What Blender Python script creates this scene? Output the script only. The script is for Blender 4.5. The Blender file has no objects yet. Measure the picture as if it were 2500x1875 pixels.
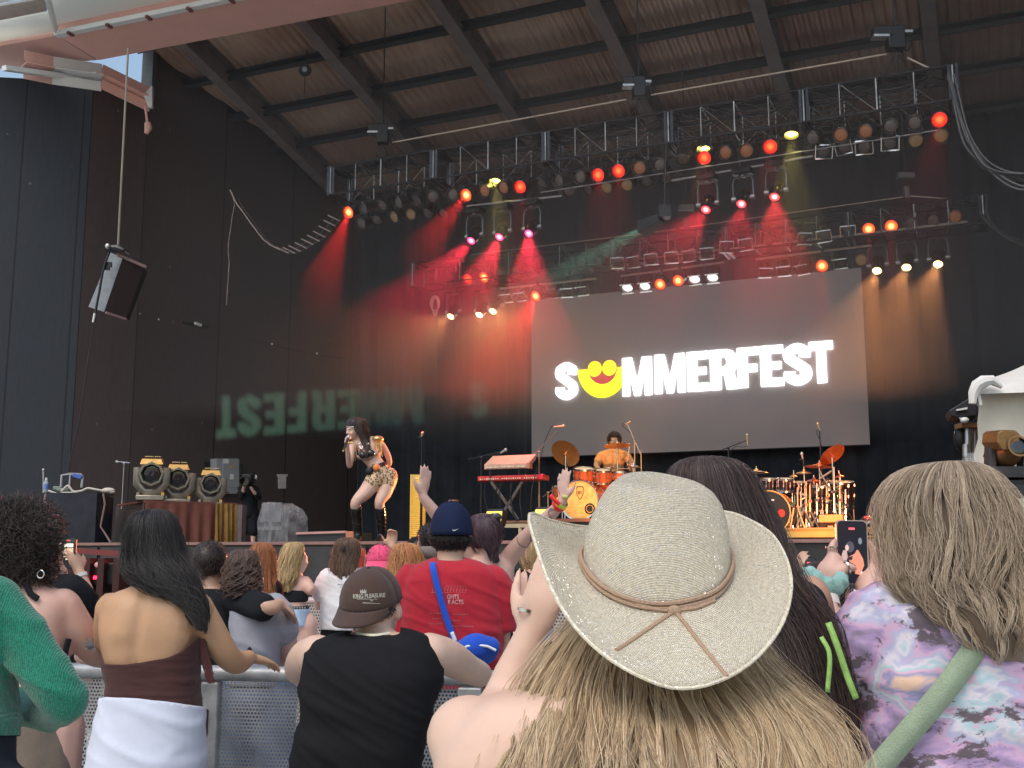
import bpy, bmesh, math, random
import numpy as np
from mathutils import Vector, Matrix
random.seed(7); np.random.seed(7)
scn = bpy.context.scene
COL = scn.collection
# ---------------- camera model of the photograph (2500 x 1875 pixels) ----------------
F = 2660.0; PITCH = math.atan((1352-937.5)/F); TH = math.radians(23.5)
EYE = Vector((0, 0, 1.6)); CP, SP = math.cos(PITCH), math.sin(PITCH)
CT, ST = math.cos(TH), math.sin(TH)
def ray(u, v):
    dx = (u-1250)/F; dy = (937.5-v)/F
    return Vector((dx, CP-dy*SP, dy*CP+SP))
def W(u, v, y):                       # point seen at (u, v) at the forward distance y
    d = ray(u, v); return EYE+d*(y/d.y)
def WS(u, v, ys):                     # point on the stage plane of depth ys
    d = ray(u, v); return EYE+d*(ys/(d.x*ST+d.y*CT))
def WZ(u, v, z):
    d = ray(u, v); return EYE+d*((z-1.6)/d.z)
STG = Matrix.Rotation(-TH, 4, 'Z')    # stage axes -> world axes
def S(x, y, z=0.0): return STG @ Vector((x, y, z))
def toS(p): return STG.inverted() @ p
cam = bpy.data.cameras.new('camera'); camo = bpy.data.objects.new('camera', cam); COL.objects.link(camo)
cam.sensor_width = 36; cam.lens = F/2500*36; cam.clip_start = .05; cam.clip_end = 5000
camo.location = EYE; camo.rotation_euler = (math.pi/2+PITCH, 0, 0); scn.camera = camo
# ---------------- world, sun, exposure ----------------
wd = bpy.data.worlds.new('World'); scn.world = wd; wd.use_nodes = True
nt = wd.node_tree; nt.nodes.clear()
sky = nt.nodes.new('ShaderNodeTexSky'); sky.sky_type = 'NISHITA'; sky.sun_disc = False
sky.sun_elevation = math.radians(58); sky.sun_rotation = math.radians(205); sky.air_density = 1.6; sky.dust_density = 3.0
bg = nt.nodes.new('ShaderNodeBackground'); bg.inputs[1].default_value = .10
wo = nt.nodes.new('ShaderNodeOutputWorld'); nt.links.new(sky.outputs[0], bg.inputs[0]); nt.links.new(bg.outputs[0], wo.inputs[0])
sun = bpy.data.lights.new('sun', 'SUN'); sun.energy = .5; sun.angle = math.radians(30); sun.color = (1, .95, .9)
suno = bpy.data.objects.new('sun', sun); COL.objects.link(suno)
_sd = Vector((math.sin(math.radians(205))*math.cos(math.radians(58)), math.cos(math.radians(205))*math.cos(math.radians(58)), math.sin(math.radians(58))))
suno.rotation_euler = _sd.to_track_quat('Z', 'Y').to_euler(); suno.location = (0, -20, 30)
scn.view_settings.view_transform = 'Standard'; scn.view_settings.look = 'None'
scn.view_settings.exposure = .9; scn.view_settings.gamma = 1; scn.view_settings.use_curve_mapping = False
try:
    scn.cycles.max_bounces = 6; scn.cycles.diffuse_bounces = 3; scn.cycles.glossy_bounces = 3; scn.cycles.volume_bounces = 0
    scn.cycles.transmission_bounces = 4; scn.cycles.transparent_max_bounces = 8
    scn.cycles.sample_clamp_indirect = 4; scn.cycles.caustics_reflective = False; scn.cycles.caustics_refractive = False
except Exception: pass
# ---------------- materials ----------------
MATS = {}
def pm(name, col, rough=.6, metal=0., var=.12, scale=8., bump=0., bscale=60., emi=None, estr=0., spec=.5, alpha=1., stretch=None, trans=0., sheen=0., sss=0., coat=0., col2=None):
    if name in MATS: return MATS[name]
    m = bpy.data.materials.new(name); m.use_nodes = True; n = m.node_tree; b = n.nodes['Principled BSDF']
    tc = n.nodes.new('ShaderNodeTexCoord'); mp = n.nodes.new('ShaderNodeMapping'); n.links.new(tc.outputs['Object'], mp.inputs[0])
    if stretch: mp.inputs['Scale'].default_value = stretch
    ns = n.nodes.new('ShaderNodeTexNoise'); ns.inputs['Scale'].default_value = scale; ns.inputs['Detail'].default_value = 5; ns.inputs['Roughness'].default_value = .65
    n.links.new(mp.outputs[0], ns.inputs['Vector'])
    mr = n.nodes.new('ShaderNodeMapRange'); mr.inputs[1].default_value = .32; mr.inputs[2].default_value = .68
    n.links.new(ns.outputs[0], mr.inputs[0])
    mx = n.nodes.new('ShaderNodeMix'); mx.data_type = 'RGBA'
    c2 = col2 if col2 else tuple(c*(1-var) for c in col); c1 = tuple(min(1, c*(1+var)) for c in col) if not col2 else col
    mx.inputs[6].default_value = (*c1, 1); mx.inputs[7].default_value = (*c2, 1)
    n.links.new(mr.outputs[0], mx.inputs[0]); n.links.new(mx.outputs[2], b.inputs['Base Color'])
    b.inputs['Roughness'].default_value = rough; b.inputs['Metallic'].default_value = metal
    b.inputs['Specular IOR Level'].default_value = spec
    if alpha < 1: b.inputs['Alpha'].default_value = alpha
    if trans: b.inputs['Transmission Weight'].default_value = trans
    if sheen: b.inputs['Sheen Weight'].default_value = sheen
    if coat: b.inputs['Coat Weight'].default_value = coat; b.inputs['Coat Roughness'].default_value = .1
    if sss:
        b.inputs['Subsurface Weight'].default_value = sss; b.inputs['Subsurface Radius'].default_value = (.012, .004, .002); b.inputs['Subsurface Scale'].default_value = 1
    if bump:
        nb = n.nodes.new('ShaderNodeTexNoise'); nb.inputs['Scale'].default_value = bscale; nb.inputs['Detail'].default_value = 3
        n.links.new(mp.outputs[0], nb.inputs['Vector'])
        bp = n.nodes.new('ShaderNodeBump'); bp.inputs['Strength'].default_value = bump; bp.inputs['Distance'].default_value = .01
        n.links.new(nb.outputs[0], bp.inputs['Height']); n.links.new(bp.outputs[0], b.inputs['Normal'])
    if emi: b.inputs['Emission Color'].default_value = (*emi, 1); b.inputs['Emission Strength'].default_value = estr
    MATS[name] = m; return m
def gm(name, build):                   # custom node material
    if name in MATS: return MATS[name]
    m = bpy.data.materials.new(name); m.use_nodes = True; build(m.node_tree, m.node_tree.nodes['Principled BSDF']); MATS[name] = m; return m
# ---------------- mesh builder ----------------
def frame(a, b):                       # matrix whose z axis runs from a to b
    z = (b-a); l = z.length; z = z/l if l > 1e-9 else Vector((0, 0, 1))
    x = Vector((0, 0, 1)).cross(z)
    if x.length < 1e-4: x = Vector((1, 0, 0))
    x.normalize(); y = z.cross(x)
    return Matrix(((x.x, y.x, z.x, a.x), (x.y, y.y, z.y, a.y), (x.z, y.z, z.z, a.z), (0, 0, 0, 1))), l
def catmull(pts, n):
    P = [np.array(p, float) for p in pts]; P = [2*P[0]-P[1]]+P+[2*P[-1]-P[-2]]; out = []
    for i in range(1, len(P)-2):
        for k in range(n):
            t = k/n; a, b, c, d = P[i-1], P[i], P[i+1], P[i+2]
            out.append(.5*((2*b)+(c-a)*t+(2*a-5*b+4*c-d)*t*t+(3*b-a-3*c+d)*t**3))
    out.append(P[-2]); return out
class MB:
    def __init__(s): s.v = []; s.f = []; s.mi = []; s.cur = 0
    def add(s, vs, fs):
        o = len(s.v); s.v.extend([tuple(p) for p in vs]); s.f.extend([tuple(i+o for i in f) for f in fs]); s.mi.extend([s.cur]*len(fs)); return s
    def box(s, c, size, R=None, taper=1.):
        c = Vector(c); hx, hy, hz = [q/2 for q in size]; vs = []
        for z, k in ((-hz, 1), (hz, taper)):
            for x, y in ((-hx, -hy), (hx, -hy), (hx, hy), (-hx, hy)):
                p = Vector((x*k, y*k, z)); vs.append(c+(R.to_3x3() @ p if R else p))
        return s.add(vs, [(3, 2, 1, 0), (4, 5, 6, 7), (0, 1, 5, 4), (1, 2, 6, 5), (2, 3, 7, 6), (3, 0, 4, 7)])
    def beam(s, a, b, w, h, up=None):  # rectangular bar from a to b
        a, b = Vector(a), Vector(b); M, l = frame(a, b)
        vs = [M @ Vector((x*w/2, y*h/2, z)) for z in (0, l) for x, y in ((-1, -1), (1, -1), (1, 1), (-1, 1))]
        return s.add(vs, [(3, 2, 1, 0), (4, 5, 6, 7), (0, 1, 5, 4), (1, 2, 6, 5), (2, 3, 7, 6), (3, 0, 4, 7)])
    def tube(s, pts, r, n=8, cap=True, sy=1.):
        pts = [Vector(p) for p in pts]; m = len(pts); rs = r if hasattr(r, '__len__') else [r]*m
        vs = []; px = None
        for i, p in enumerate(pts):
            t = (pts[min(i+1, m-1)]-pts[max(i-1, 0)])
            if t.length < 1e-9: t = Vector((0, 0, 1))
            t.normalize()
            if px is None:
                px = t.orthogonal().normalized()
                if abs(t.z) < .95: px = Vector((0, 0, 1)).cross(t).normalized()
            px = (px-t*px.dot(t)); px = px.normalized() if px.length > 1e-6 else t.orthogonal().normalized()
            py = t.cross(px)
            for k in range(n):
                a = 2*math.pi*k/n; vs.append(p+px*(math.cos(a)*rs[i])+py*(math.sin(a)*rs[i]*sy))
        fs = [(i*n+k, i*n+(k+1) % n, (i+1)*n+(k+1) % n, (i+1)*n+k) for i in range(m-1) for k in range(n)]
        if cap: fs += [tuple(range(n-1, -1, -1)), tuple(range((m-1)*n, m*n))]
        return s.add(vs, fs)
    def cyl(s, a, b, r, r2=None, n=12): return s.tube([a, b], [r, r if r2 is None else r2], n)
    def lathe(s, prof, M=None, n=20, caps=True, sx=1., sy=1.):
        M = M or Matrix.Identity(4); vs = []; m = len(prof)
        for r, z in prof:
            for k in range(n):
                a = 2*math.pi*k/n; vs.append(M @ Vector((r*math.cos(a)*sx, r*math.sin(a)*sy, z)))
        fs = [(i*n+k, i*n+(k+1) % n, (i+1)*n+(k+1) % n, (i+1)*n+k) for i in range(m-1) for k in range(n)]
        if caps: fs += [tuple(range(n-1, -1, -1)), tuple(range((m-1)*n, m*n))]
        return s.add(vs, fs)
    def ell(s, c, r, R=None, n=14, m=9):
        c = Vector(c); r = r if hasattr(r, '__len__') else (r, r, r); R = R.to_3x3() if R else Matrix.Identity(3)
        vs = [c+R @ Vector((0, 0, -r[2]))]
        for i in range(1, m):
            p = -math.pi/2+math.pi*i/m
            for k in range(n):
                a = 2*math.pi*k/n; vs.append(c+R @ Vector((r[0]*math.cos(p)*math.cos(a), r[1]*math.cos(p)*math.sin(a), r[2]*math.sin(p))))
        vs.append(c+R @ Vector((0, 0, r[2]))); L = len(vs)-1
        fs = [(0, 1+(k+1) % n, 1+k) for k in range(n)]
        for i in range(m-2):
            for k in range(n): fs.append((1+i*n+k, 1+i*n+(k+1) % n, 1+(i+1)*n+(k+1) % n, 1+(i+1)*n+k))
        fs += [(1+(m-2)*n+k, 1+(m-2)*n+(k+1) % n, L) for k in range(n)]
        return s.add(vs, fs)
    def prism(s, pts, d):              # closed 3-d outline extruded by the vector d
        pts = [Vector(p) for p in pts]; n = len(pts); d = Vector(d)
        return s.add(pts+[p+d for p in pts], [tuple(range(n-1, -1, -1)), tuple(range(n, 2*n))]+[(k, (k+1) % n, n+(k+1) % n, n+k) for k in range(n)])
    def sheet(s, grid):                # grid[i][j] of points
        a, b = len(grid), len(grid[0])
        return s.add([p for r in grid for p in r], [(i*b+j, i*b+j+1, (i+1)*b+j+1, (i+1)*b+j) for i in range(a-1) for j in range(b-1)])
    def mesh(s, name, inv=None):
        me = bpy.data.meshes.new(name); V = np.array(s.v, dtype=np.float64).reshape(-1, 3)
        if inv is not None:
            A = np.array(inv); V = V @ A[:3, :3].T+A[:3, 3]
        me.from_pydata(V.tolist(), [], s.f)
        if max(s.mi or [0]): me.polygons.foreach_set('material_index', s.mi)
        return me
    def build(s, name, mat, parent=None, smooth=True, world=True, bev=0, solid=0, sub=0, ang=35):
        inv = PINV.get(parent.name) if (parent is not None and world) else None
        me = s.mesh(name, inv); return put(me, name, mat, parent, smooth, bev, solid, sub, ang)
PINV = {}                              # world -> local matrix of each thing
def put(me, name, mat, parent=None, smooth=True, bev=0, solid=0, sub=0, ang=35):
    o = bpy.data.objects.new(name, me); COL.objects.link(o)
    for m in (mat if isinstance(mat, (list, tuple)) else [mat]): me.materials.append(m)
    if smooth:
        me.polygons.foreach_set('use_smooth', [True]*len(me.polygons)); 
        if ang:
            me.update(); bm = bmesh.new(); bm.from_mesh(me); c = math.radians(ang)
            for e in bm.edges:
                if len(e.link_faces) == 2 and e.calc_face_angle(0) > c: e.smooth = False
            bm.to_mesh(me); bm.free()
    if solid: md = o.modifiers.new('s', 'SOLIDIFY'); md.thickness = solid; md.offset = 0
    if bev: md = o.modifiers.new('b', 'BEVEL'); md.width = bev; md.segments = 2; md.limit_method = 'ANGLE'
    if sub: md = o.modifiers.new('u', 'SUBSURF'); md.levels = md.render_levels = sub
    if parent is not None:
        o.parent = parent; PINV[o.name] = PINV.get(parent.name)
    return o
def tag(o, label=None, cat=None, group=None, kind=None):
    if label: o['label'] = label
    if cat: o['category'] = cat
    if group: o['group'] = group
    if kind: o['kind'] = kind
    return o
def thing(name, label, cat, loc=(0, 0, 0), rz=0., group=None):
    o = bpy.data.objects.new(name, None); COL.objects.link(o); o.empty_display_size = .1
    o.location = loc; o.rotation_euler = (0, 0, rz); tag(o, label, cat, group)
    PINV[o.name] = (Matrix.Translation(Vector(loc)) @ Matrix.Rotation(rz, 4, 'Z')).inverted(); return o
def sthing(name, label, cat, x, y, z=0., rz=0., group=None):   # a thing in stage coordinates
    return thing(name, label, cat, S(x, y, z), rz-TH, group)
def struct(name, mb, mat, **k): return tag(mb.build(name, mat, None, **k), kind='structure')
def dup(src, label=None):              # copy of a thing with its parts and sub-parts
    def rec(o, par):
        c = o.copy(); COL.objects.link(c)
        if par is not None: c.parent = par
        for ch in KIDS.get(o.name, []): rec(ch, c)
        return c
    c = rec(src, None)
    if label: c['label'] = label
    return c
KIDS = {}
def learn(o):                          # remember children once, before copying
    ch = [q for q in bpy.data.objects if q.parent == o]
    KIDS[o.name] = ch
    for q in ch: learn(q)
# text and flat lettering
def outline_mesh(loops, depth=0.):     # filled 2-d outlines with holes -> mesh in xy
    cu = bpy.data.curves.new('o', 'CURVE'); cu.dimensions = '2D'; cu.fill_mode = 'BOTH' if depth else 'BOTH'; cu.extrude = depth
    for lp in loops:
        sp = cu.splines.new('POLY'); sp.points.add(len(lp)-1); sp.use_cyclic_u = True
        for i, p in enumerate(lp): sp.points[i].co = (p[0], p[1], 0, 1)
    o = bpy.data.objects.new('o', cu); COL.objects.link(o); dg = bpy.context.evaluated_depsgraph_get()
    me = bpy.data.meshes.new_from_object(o.evaluated_get(dg)); bpy.data.objects.remove(o); return me
def text_mesh(txt, size=1., depth=0., bold=0., align='CENTER', sx=1.):
    cu = bpy.data.curves.new('t', 'FONT'); cu.body = txt; cu.size = size; cu.extrude = depth; cu.offset = bold; cu.align_x = align; cu.align_y = 'CENTER'; cu.resolution_u = 3
    o = bpy.data.objects.new('t', cu); COL.objects.link(o); dg = bpy.context.evaluated_depsgraph_get()
    me = bpy.data.meshes.new_from_object(o.evaluated_get(dg)); bpy.data.objects.remove(o)
    if sx != 1: me.transform(Matrix.Diagonal((sx, 1, 1, 1)))
    return me
def put_at(me, M, name, mat, parent=None):
    A = (PINV.get(parent.name) if parent is not None else None); me.transform((A @ M) if A is not None else M)
    return put(me, name, mat, parent, False)
# ================= setting: ground, stage house =================
BACK = 27.0; EDGE = 9.5; FLOOR = 1.70
def RZ(ys): return 18.3-.2365*ys                     # height of the sloping stage roof
g = MB(); g.sheet([[(-300, -300, 0), (300, -300, 0)], [(-300, 300, 0), (300, 300, 0)]])
struct('ground', g, pm('asphalt', (.5, .49, .46), .9, var=.2, scale=3, bump=.3), smooth=False)
m_dark = pm('black_paint', (.018, .019, .022), .55, var=.3)
m_black = pm('black_metal', (.022, .023, .026), .38, .3, var=.2)
m_chrome = pm('bright_metal', (.62, .62, .62), .22, 1., var=.1)
m_alu = pm('aluminium', (.5, .5, .52), .38, .9, var=.15)
m_trussm = pm('truss_metal', (.05, .052, .058), .33, .75, var=.3)
m_skin_d = None
# --- left stage wall, painted panels ---
A = Vector((-9.71, 23.9, 0)); B = Vector((-4.45, 31.4, 0)); C = Vector((-14.2, 21.6, 0))
def wallmat(name, col, seam, width, sc):
    def f(n, b):
        tc = n.nodes.new('ShaderNodeTexCoord'); sx = n.nodes.new('ShaderNodeSeparateXYZ'); n.links.new(tc.outputs['UV'], sx.inputs[0])
        w = n.nodes.new('ShaderNodeMath'); w.operation = 'PINGPONG'; w.inputs[1].default_value = width/2; n.links.new(sx.outputs[0], w.inputs[0])
        lt = n.nodes.new('ShaderNodeMath'); lt.operation = 'LESS_THAN'; lt.inputs[1].default_value = .018; n.links.new(w.outputs[0], lt.inputs[0])
        mp = n.nodes.new('ShaderNodeMapping'); mp.inputs['Scale'].default_value = (6, 1.1, 1); n.links.new(tc.outputs['UV'], mp.inputs[0])
        ns = n.nodes.new('ShaderNodeTexNoise'); ns.inputs['Scale'].default_value = sc; ns.inputs['Detail'].default_value = 8; ns.inputs['Roughness'].default_value = .7
        n.links.new(mp.outputs[0], ns.inputs['Vector'])
        mx = n.nodes.new('ShaderNodeMix'); mx.data_type = 'RGBA'; mx.inputs[6].default_value = (*[c*.7 for c in col], 1); mx.inputs[7].default_value = (*[c*1.35 for c in col], 1)
        n.links.new(ns.outputs[0], mx.inputs[0])
        m2 = n.nodes.new('ShaderNodeMix'); m2.data_type = 'RGBA'; m2.inputs[7].default_value = (*seam, 1); n.links.new(lt.outputs[0], m2.inputs[0]); n.links.new(mx.outputs[2], m2.inputs[6])
        # small scuffs
        vo = n.nodes.new('ShaderNodeTexVoronoi'); vo.inputs['Scale'].default_value = 1.3; n.links.new(tc.outputs['UV'], vo.inputs['Vector'])
        l2 = n.nodes.new('ShaderNodeMath'); l2.operation = 'LESS_THAN'; l2.inputs[1].default_value = .045; n.links.new(vo.outputs['Distance'], l2.inputs[0])
        n3 = n.nodes.new('ShaderNodeMath'); n3.operation = 'MULTIPLY'; n3.inputs[1].default_value = .25; n.links.new(l2.outputs[0], n3.inputs[0])
        m3 = n.nodes.new('ShaderNodeMix'); m3.data_type = 'RGBA'; m3.inputs[7].default_value = (.4, .36, .34, 1); n.links.new(n3.outputs[0], m3.inputs[0]); n.links.new(m2.outputs[2], m3.inputs[6])
        n.links.new(m3.outputs[2], b.inputs['Base Color']); b.inputs['Roughness'].default_value = .75
    return gm(name, f)
def wall(name, a, b, z0a, z1a, z0b, z1b, mat, label, thick=.25, n=1):
    d = (b-a); l = d.length; nrm = Vector((d.y, -d.x, 0)).normalized()
    mb = MB(); mb.prism([a+Vector((0, 0, z0a)), b+Vector((0, 0, z0b)), b+Vector((0, 0, z1b)), a+Vector((0, 0, z1a))], -nrm*thick)
    o = mb.build(name, mat, None, smooth=False); me = o.data
    uv = me.uv_layers.new(name='UVMap')
    for lp in me.loops:
        p = me.vertices[lp.vertex_index].co; uv.data[lp.index].uv = ((p-a).dot(d)/l, p.z)
    if label: tag(o, label, 'wall')
    return o
roofA, roofB = RZ(toS(A).y), RZ(27.1)
A2 = Vector((-8.79, 25.0, 0))                                      # where the full-height wall starts (u=370)
m_wl = wallmat('brown_black_panel', (.075, .055, .055), (.012, .011, .012), 2.44, 2.)
m_wg = wallmat('slate_panel', (.030, .036, .047), (.012, .015, .02), 1.22, 2.)
zt = W(245, 200, A.y).z
wall('stage_wall', A, A2, 0, zt, 0, W(365, 250, A2.y).z, m_wl, 'low strip of dark brown stage wall below the sloping white steel beam')
wall('stage_wall', A2, B, 0, roofA+.5, 0, roofB+.3, m_wl, 'tall dark brown side wall of the stage with faint green reflected letters')
wall('wing_wall', C+(C-A)*.0, A, 0, W(10, 168, C.y).z, 0, zt, m_wg, 'blue grey panelled wing wall at the far left of the stage')
# grey corner tower strip against the sky
t = MB(); q = A2-(B-A).normalized()*.01
wa, wb = W(346, 120, A2.y-.3), W(371, 120, A2.y-.3)
t.beam((wa.x+.1, wa.y+.3, W(371, 240, A2.y).z), (wa.x+.1, wa.y+.3, roofA+.4), .26, .26)
tag(t.build('corner_post', pm('grey_panel', (.13, .15, .17), .6), smooth=False), 'narrow grey steel post against the sky at the top of the side wall', 'post')
# back curtain with folds
cm = MB(); rows = []
for z in np.linspace(FLOOR-.1, 12.2, 12):
    rows.append([S(x, BACK+.05*math.sin(x*9+math.sin(x*2.3)*1.5)*(1-.3*math.sin(z*.5+x))+.02*math.sin(x*23), z) for x in np.arange(-16.6, 7.5, .07)])
cm.sheet(rows)
tag(cm.build('backdrop_curtain', pm('black_drape', (.024, .029, .040), .95, var=.3, scale=2, sheen=.2)), 'dark blue black pleated curtain across the back of the stage', 'curtain')
bw = MB(); bw.prism([S(-17, BACK+.4, 0), S(12, BACK+.4, 0), S(12, BACK+.4, 12.2), S(-17, BACK+.4, 12.2)], S(0, .3, 0))
tag(bw.build('back_wall', m_dark, smooth=False), 'black rear wall of the stage house behind the curtain', 'wall')
rw = MB(); rw.prism([S(10.5, 12, 0), S(7.6, BACK+.4, 0), S(7.6, BACK+.4, 12.2), S(10.5, 12, 15.3)], S(.3, 0, 0))
tag(rw.build('side_wall', m_dark, smooth=False), 'black right side wall of the stage beyond the hanging cable bundle', 'wall')
# roof: deck > , beams, purlins
rf = sthing('stage_roof', 'sloping corrugated stage roof with dark beams and purlins over the stage', 'roof', 0, 20, 0)
d = MB(); X = []; x = -18.1
while x < 12: X += [(x, 0), (x+.05, .05), (x+.11, .05), (x+.16, 0)]; x += .22
Y0 = 13.5
d.sheet([[S(px, yy, RZ(yy)+pz) for px, pz in X] for yy in (Y0, BACK+.4)])
def deckm(n, b):
    tc = n.nodes.new('ShaderNodeTexCoord'); ns = n.nodes.new('ShaderNodeTexNoise'); ns.inputs['Scale'].default_value = .55; ns.inputs['Detail'].default_value = 6
    n.links.new(tc.outputs['Object'], ns.inputs['Vector'])
    r = n.nodes.new('ShaderNodeValToRGB'); r.color_ramp.elements[0].color = (.42, .25, .18, 1); r.color_ramp.elements[1].color = (.62, .46, .36, 1)
    r.color_ramp.elements[0].position = .35; r.color_ramp.elements[1].position = .65
    n.links.new(ns.outputs[0], r.inputs[0]); n.links.new(r.outputs[0], b.inputs['Base Color']); b.inputs['Roughness'].default_value = .5; b.inputs['Metallic'].default_value = .2
d.build('deck', gm('rusty_deck', deckm), rf, smooth=False)
top = MB(); top.prism([S(-18.1, Y0, RZ(Y0)+.15), S(12, Y0, RZ(Y0)+.15), S(12, BACK+.7, RZ(BACK+.7)+.15), S(-18.1, BACK+.7, RZ(BACK+.7)+.15)], (0, 0, .25))
top.build('roof_cover', m_dark, rf, smooth=False)
m_beam = pm('brown_grey_steel', (.21, .17, .165), .6, .1, var=.25, scale=3)
m_purl = pm('dark_blue_steel', (.035, .037, .045), .6, .1)
for k in range(0, 9):
    x = -16.5+3.2*k; bm_ = MB()
    for off, w, h in ((-.62, .30, .04), (-.34, .03, .52), (-.06, .30, .04)):
        bm_.prism([S(x-w/2, Y0, RZ(Y0)+off-h/2), S(x+w/2, Y0, RZ(Y0)+off-h/2), S(x+w/2, Y0, RZ(Y0)+off+h/2), S(x-w/2, Y0, RZ(Y0)+off+h/2)], S(0, BACK-Y0, 0)+Vector((0, 0, RZ(BACK)-RZ(Y0))))
    bm_.build('beam', m_beam, rf, smooth=False)
for k in range(-4, 4):
    ys = 21.94+1.47*k; pb = MB(); z = RZ(ys)
    for k2 in range(-1, 8):
        x0 = -16.5+3.2*k2+.02; x1 = x0+3.16; x0 = max(x0, -18.)
        pb.beam(S(x0, ys, z-.19), S(x1, ys, z-.19), .30, .03)
        pb.beam(S(x0, ys-.06, z-.33), S(x1, ys-.06, z-.33), .02, .12)
    pb.build('purlin', m_purl, rf, smooth=False)
# --- stage floor and front ---
st = sthing('stage', 'raised black stage with low front and dark skirt facing the crowd', 'stage', -4, EDGE, 0)
f = MB(); f.prism([S(-13.2, EDGE, FLOOR-.25), S(8.5, EDGE, FLOOR-.25), S(7.9, BACK+.3, FLOOR-.25), S(-14, BACK+.3, FLOOR-.25)], (0, 0, .25))
f.build('deck', pm('stage_floor', (.03, .03, .032), .35, var=.3, scale=5), st, smooth=False)
k_ = MB(); k_.prism([S(-13.0, EDGE+.05, 0), S(8.4, EDGE+.05, 0), S(8.4, EDGE+.05, FLOOR-.26), S(-13., EDGE+.05, FLOOR-.26)], S(0, .1, 0))
k_.build('skirt', pm('stage_skirt', (.03, .03, .034), .85, var=.3, scale=6), st, smooth=False)
r_ = MB(); r_.beam(S(-13, EDGE-.02, FLOOR+.008), S(8, EDGE-.02, FLOOR+.008), .035, .03)
r_.build('edge_strip', pm('edge_strip', (.35, .2, .18), .4, .5), st, smooth=False)  # red glow along the stage edge put into the strip colour
for i, x in enumerate((-11.4, -10.2, -9.05, -7.9, -6.75, -5.6)):
    p = MB(); p.prism([S(x, EDGE-.12, .55), S(x+1.1, EDGE-.12, .55), S(x+1.1, EDGE-.12, FLOOR-.03), S(x, EDGE-.12, FLOOR-.03)], S(0, .03, 0))
    p.build('front_panel', pm('clear_grey_panel', (.030, .030, .035), .3, var=.4, scale=4, coat=.4), st, smooth=False)
# --- canopy over the audience, top left ---
m_salmon = pm('salmon_bounce', (.86, .50, .42), .6, var=.05, scale=1.2)  # pink stage light bounce put into the steel colour
m_salmon2 = pm('salmon_bounce_dark', (.74, .45, .39), .65, var=.08, scale=1.2)  # darker copy of the same bounce tint
m_white = pm('white_paint', (.78, .80, .78), .5, var=.05, scale=2)
def glow(n, b):
    t_ = n.nodes.new('ShaderNodeBsdfTranslucent'); t_.inputs[0].default_value = (.93, .95, .9, 1); ms = n.nodes.new('ShaderNodeMixShader'); ms.inputs[0].default_value = .75
    b.inputs['Base Color'].default_value = (.8, .82, .76, 1); b.inputs['Roughness'].default_value = .4
    o = n.nodes['Material Output']; n.links.new(b.outputs[0], ms.inputs[1]); n.links.new(t_.outputs[0], ms.inputs[2]); n.links.new(ms.outputs[0], o.inputs[0])
m_poly = gm('translucent_roof_sheet', glow)
cn = thing('audience_canopy', 'salmon and white steel canopy edge with translucent roof sheets, top left', 'canopy', WZ(240, 147, 12.5))
def slab(name, px, z, th, mat, par): mb = MB(); mb.prism([WZ(u, v, z) for u, v in px][::-1], (0, 0, th)); return mb.build(name, mat, par, smooth=False)
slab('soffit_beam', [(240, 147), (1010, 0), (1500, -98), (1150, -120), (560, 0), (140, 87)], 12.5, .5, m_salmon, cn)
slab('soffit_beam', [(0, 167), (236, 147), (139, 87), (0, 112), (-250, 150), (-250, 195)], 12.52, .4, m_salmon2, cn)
g_ = MB(); a_, b_ = WZ(138, 84, 12.45), WZ(1150, -124, 12.45)
g_.beam(a_, b_, .14, .10); g_.build('gutter', m_white, cn, smooth=False)
g_ = MB()
for i in range(12):
    p = a_.lerp(b_, (i+.35)/9.5); q = a_.lerp(b_, (i+.42)/9.5); g_.beam(p+Vector((0, -.02, -.065)), q+Vector((0, -.02, -.065)), .16, .05)
g_.build('gutter_bracket', pm('rust', (.22, .1, .08), .8), cn, smooth=False)
slab('roof_sheet', [(134, 78), (1150, -132), (900, -420), (96, -40)], 12.75, .03, m_poly, cn)
slab('edge_rail', [(139, 82), (134, 82), (96, -40), (108, -40)], 12.4, .2, m_white, cn)
slab('roof_sheet', [(-250, 98), (0, 53), (116, 30), (132, 76), (0, 102), (-250, 146)], 12.6, .03, m_poly, cn)
slab('roof_sheet', [(-250, 60), (0, 15), (112, -4), (114, 29), (0, 52), (-250, 95)], 13.2, .05, pm('grey_sheet', (.35, .35, .33), .7), cn)
slab('edge_rail', [(-250, 40), (0, 8), (106, -14), (106, -20), (0, 0), (-250, 32)], 13.0, .08, m_white, cn)
# bent steel beam running down along the wing wall
bb = thing('steel_beam', 'weathered white and salmon steel beam bent along the top of the wing wall', 'beam', W(250, 185, 23.3))
def ib(name, pa, pb, h, mat, par, w=.22):
    mb = MB(); 
    for o1, ww, hh in ((0, w, .03), (h/2, .03, h-.03), (h, w, .03)):
        mb.beam(pa+Vector((0, 0, -h+o1)), pb+Vector((0, 0, -h+o1)), hh, ww)
    return mb.build(name, mat, par, smooth=False)
P0, P1, P2, P3 = W(60, 135, 22.2), W(130, 150, 22.6), W(249, 168, 23.2), W(368, 226, 24.0)
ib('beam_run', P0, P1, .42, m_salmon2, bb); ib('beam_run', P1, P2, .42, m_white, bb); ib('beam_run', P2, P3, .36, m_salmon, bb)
mb = MB(); mb.beam(P2+Vector((-.42, -.13, -.25)), P2+Vector((0, -.13, -.22)), .34, .03); mb.build('splice_plate', m_white, bb, smooth=False)
mb = MB(); pr = [W(u, v, 23.8) for u, v in ((350, 232), (371, 208), (371, 262), (362, 262))]; mb.prism(pr, (0, .1, 0)); mb.build('end_bracket', m_white, bb, smooth=False)
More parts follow.
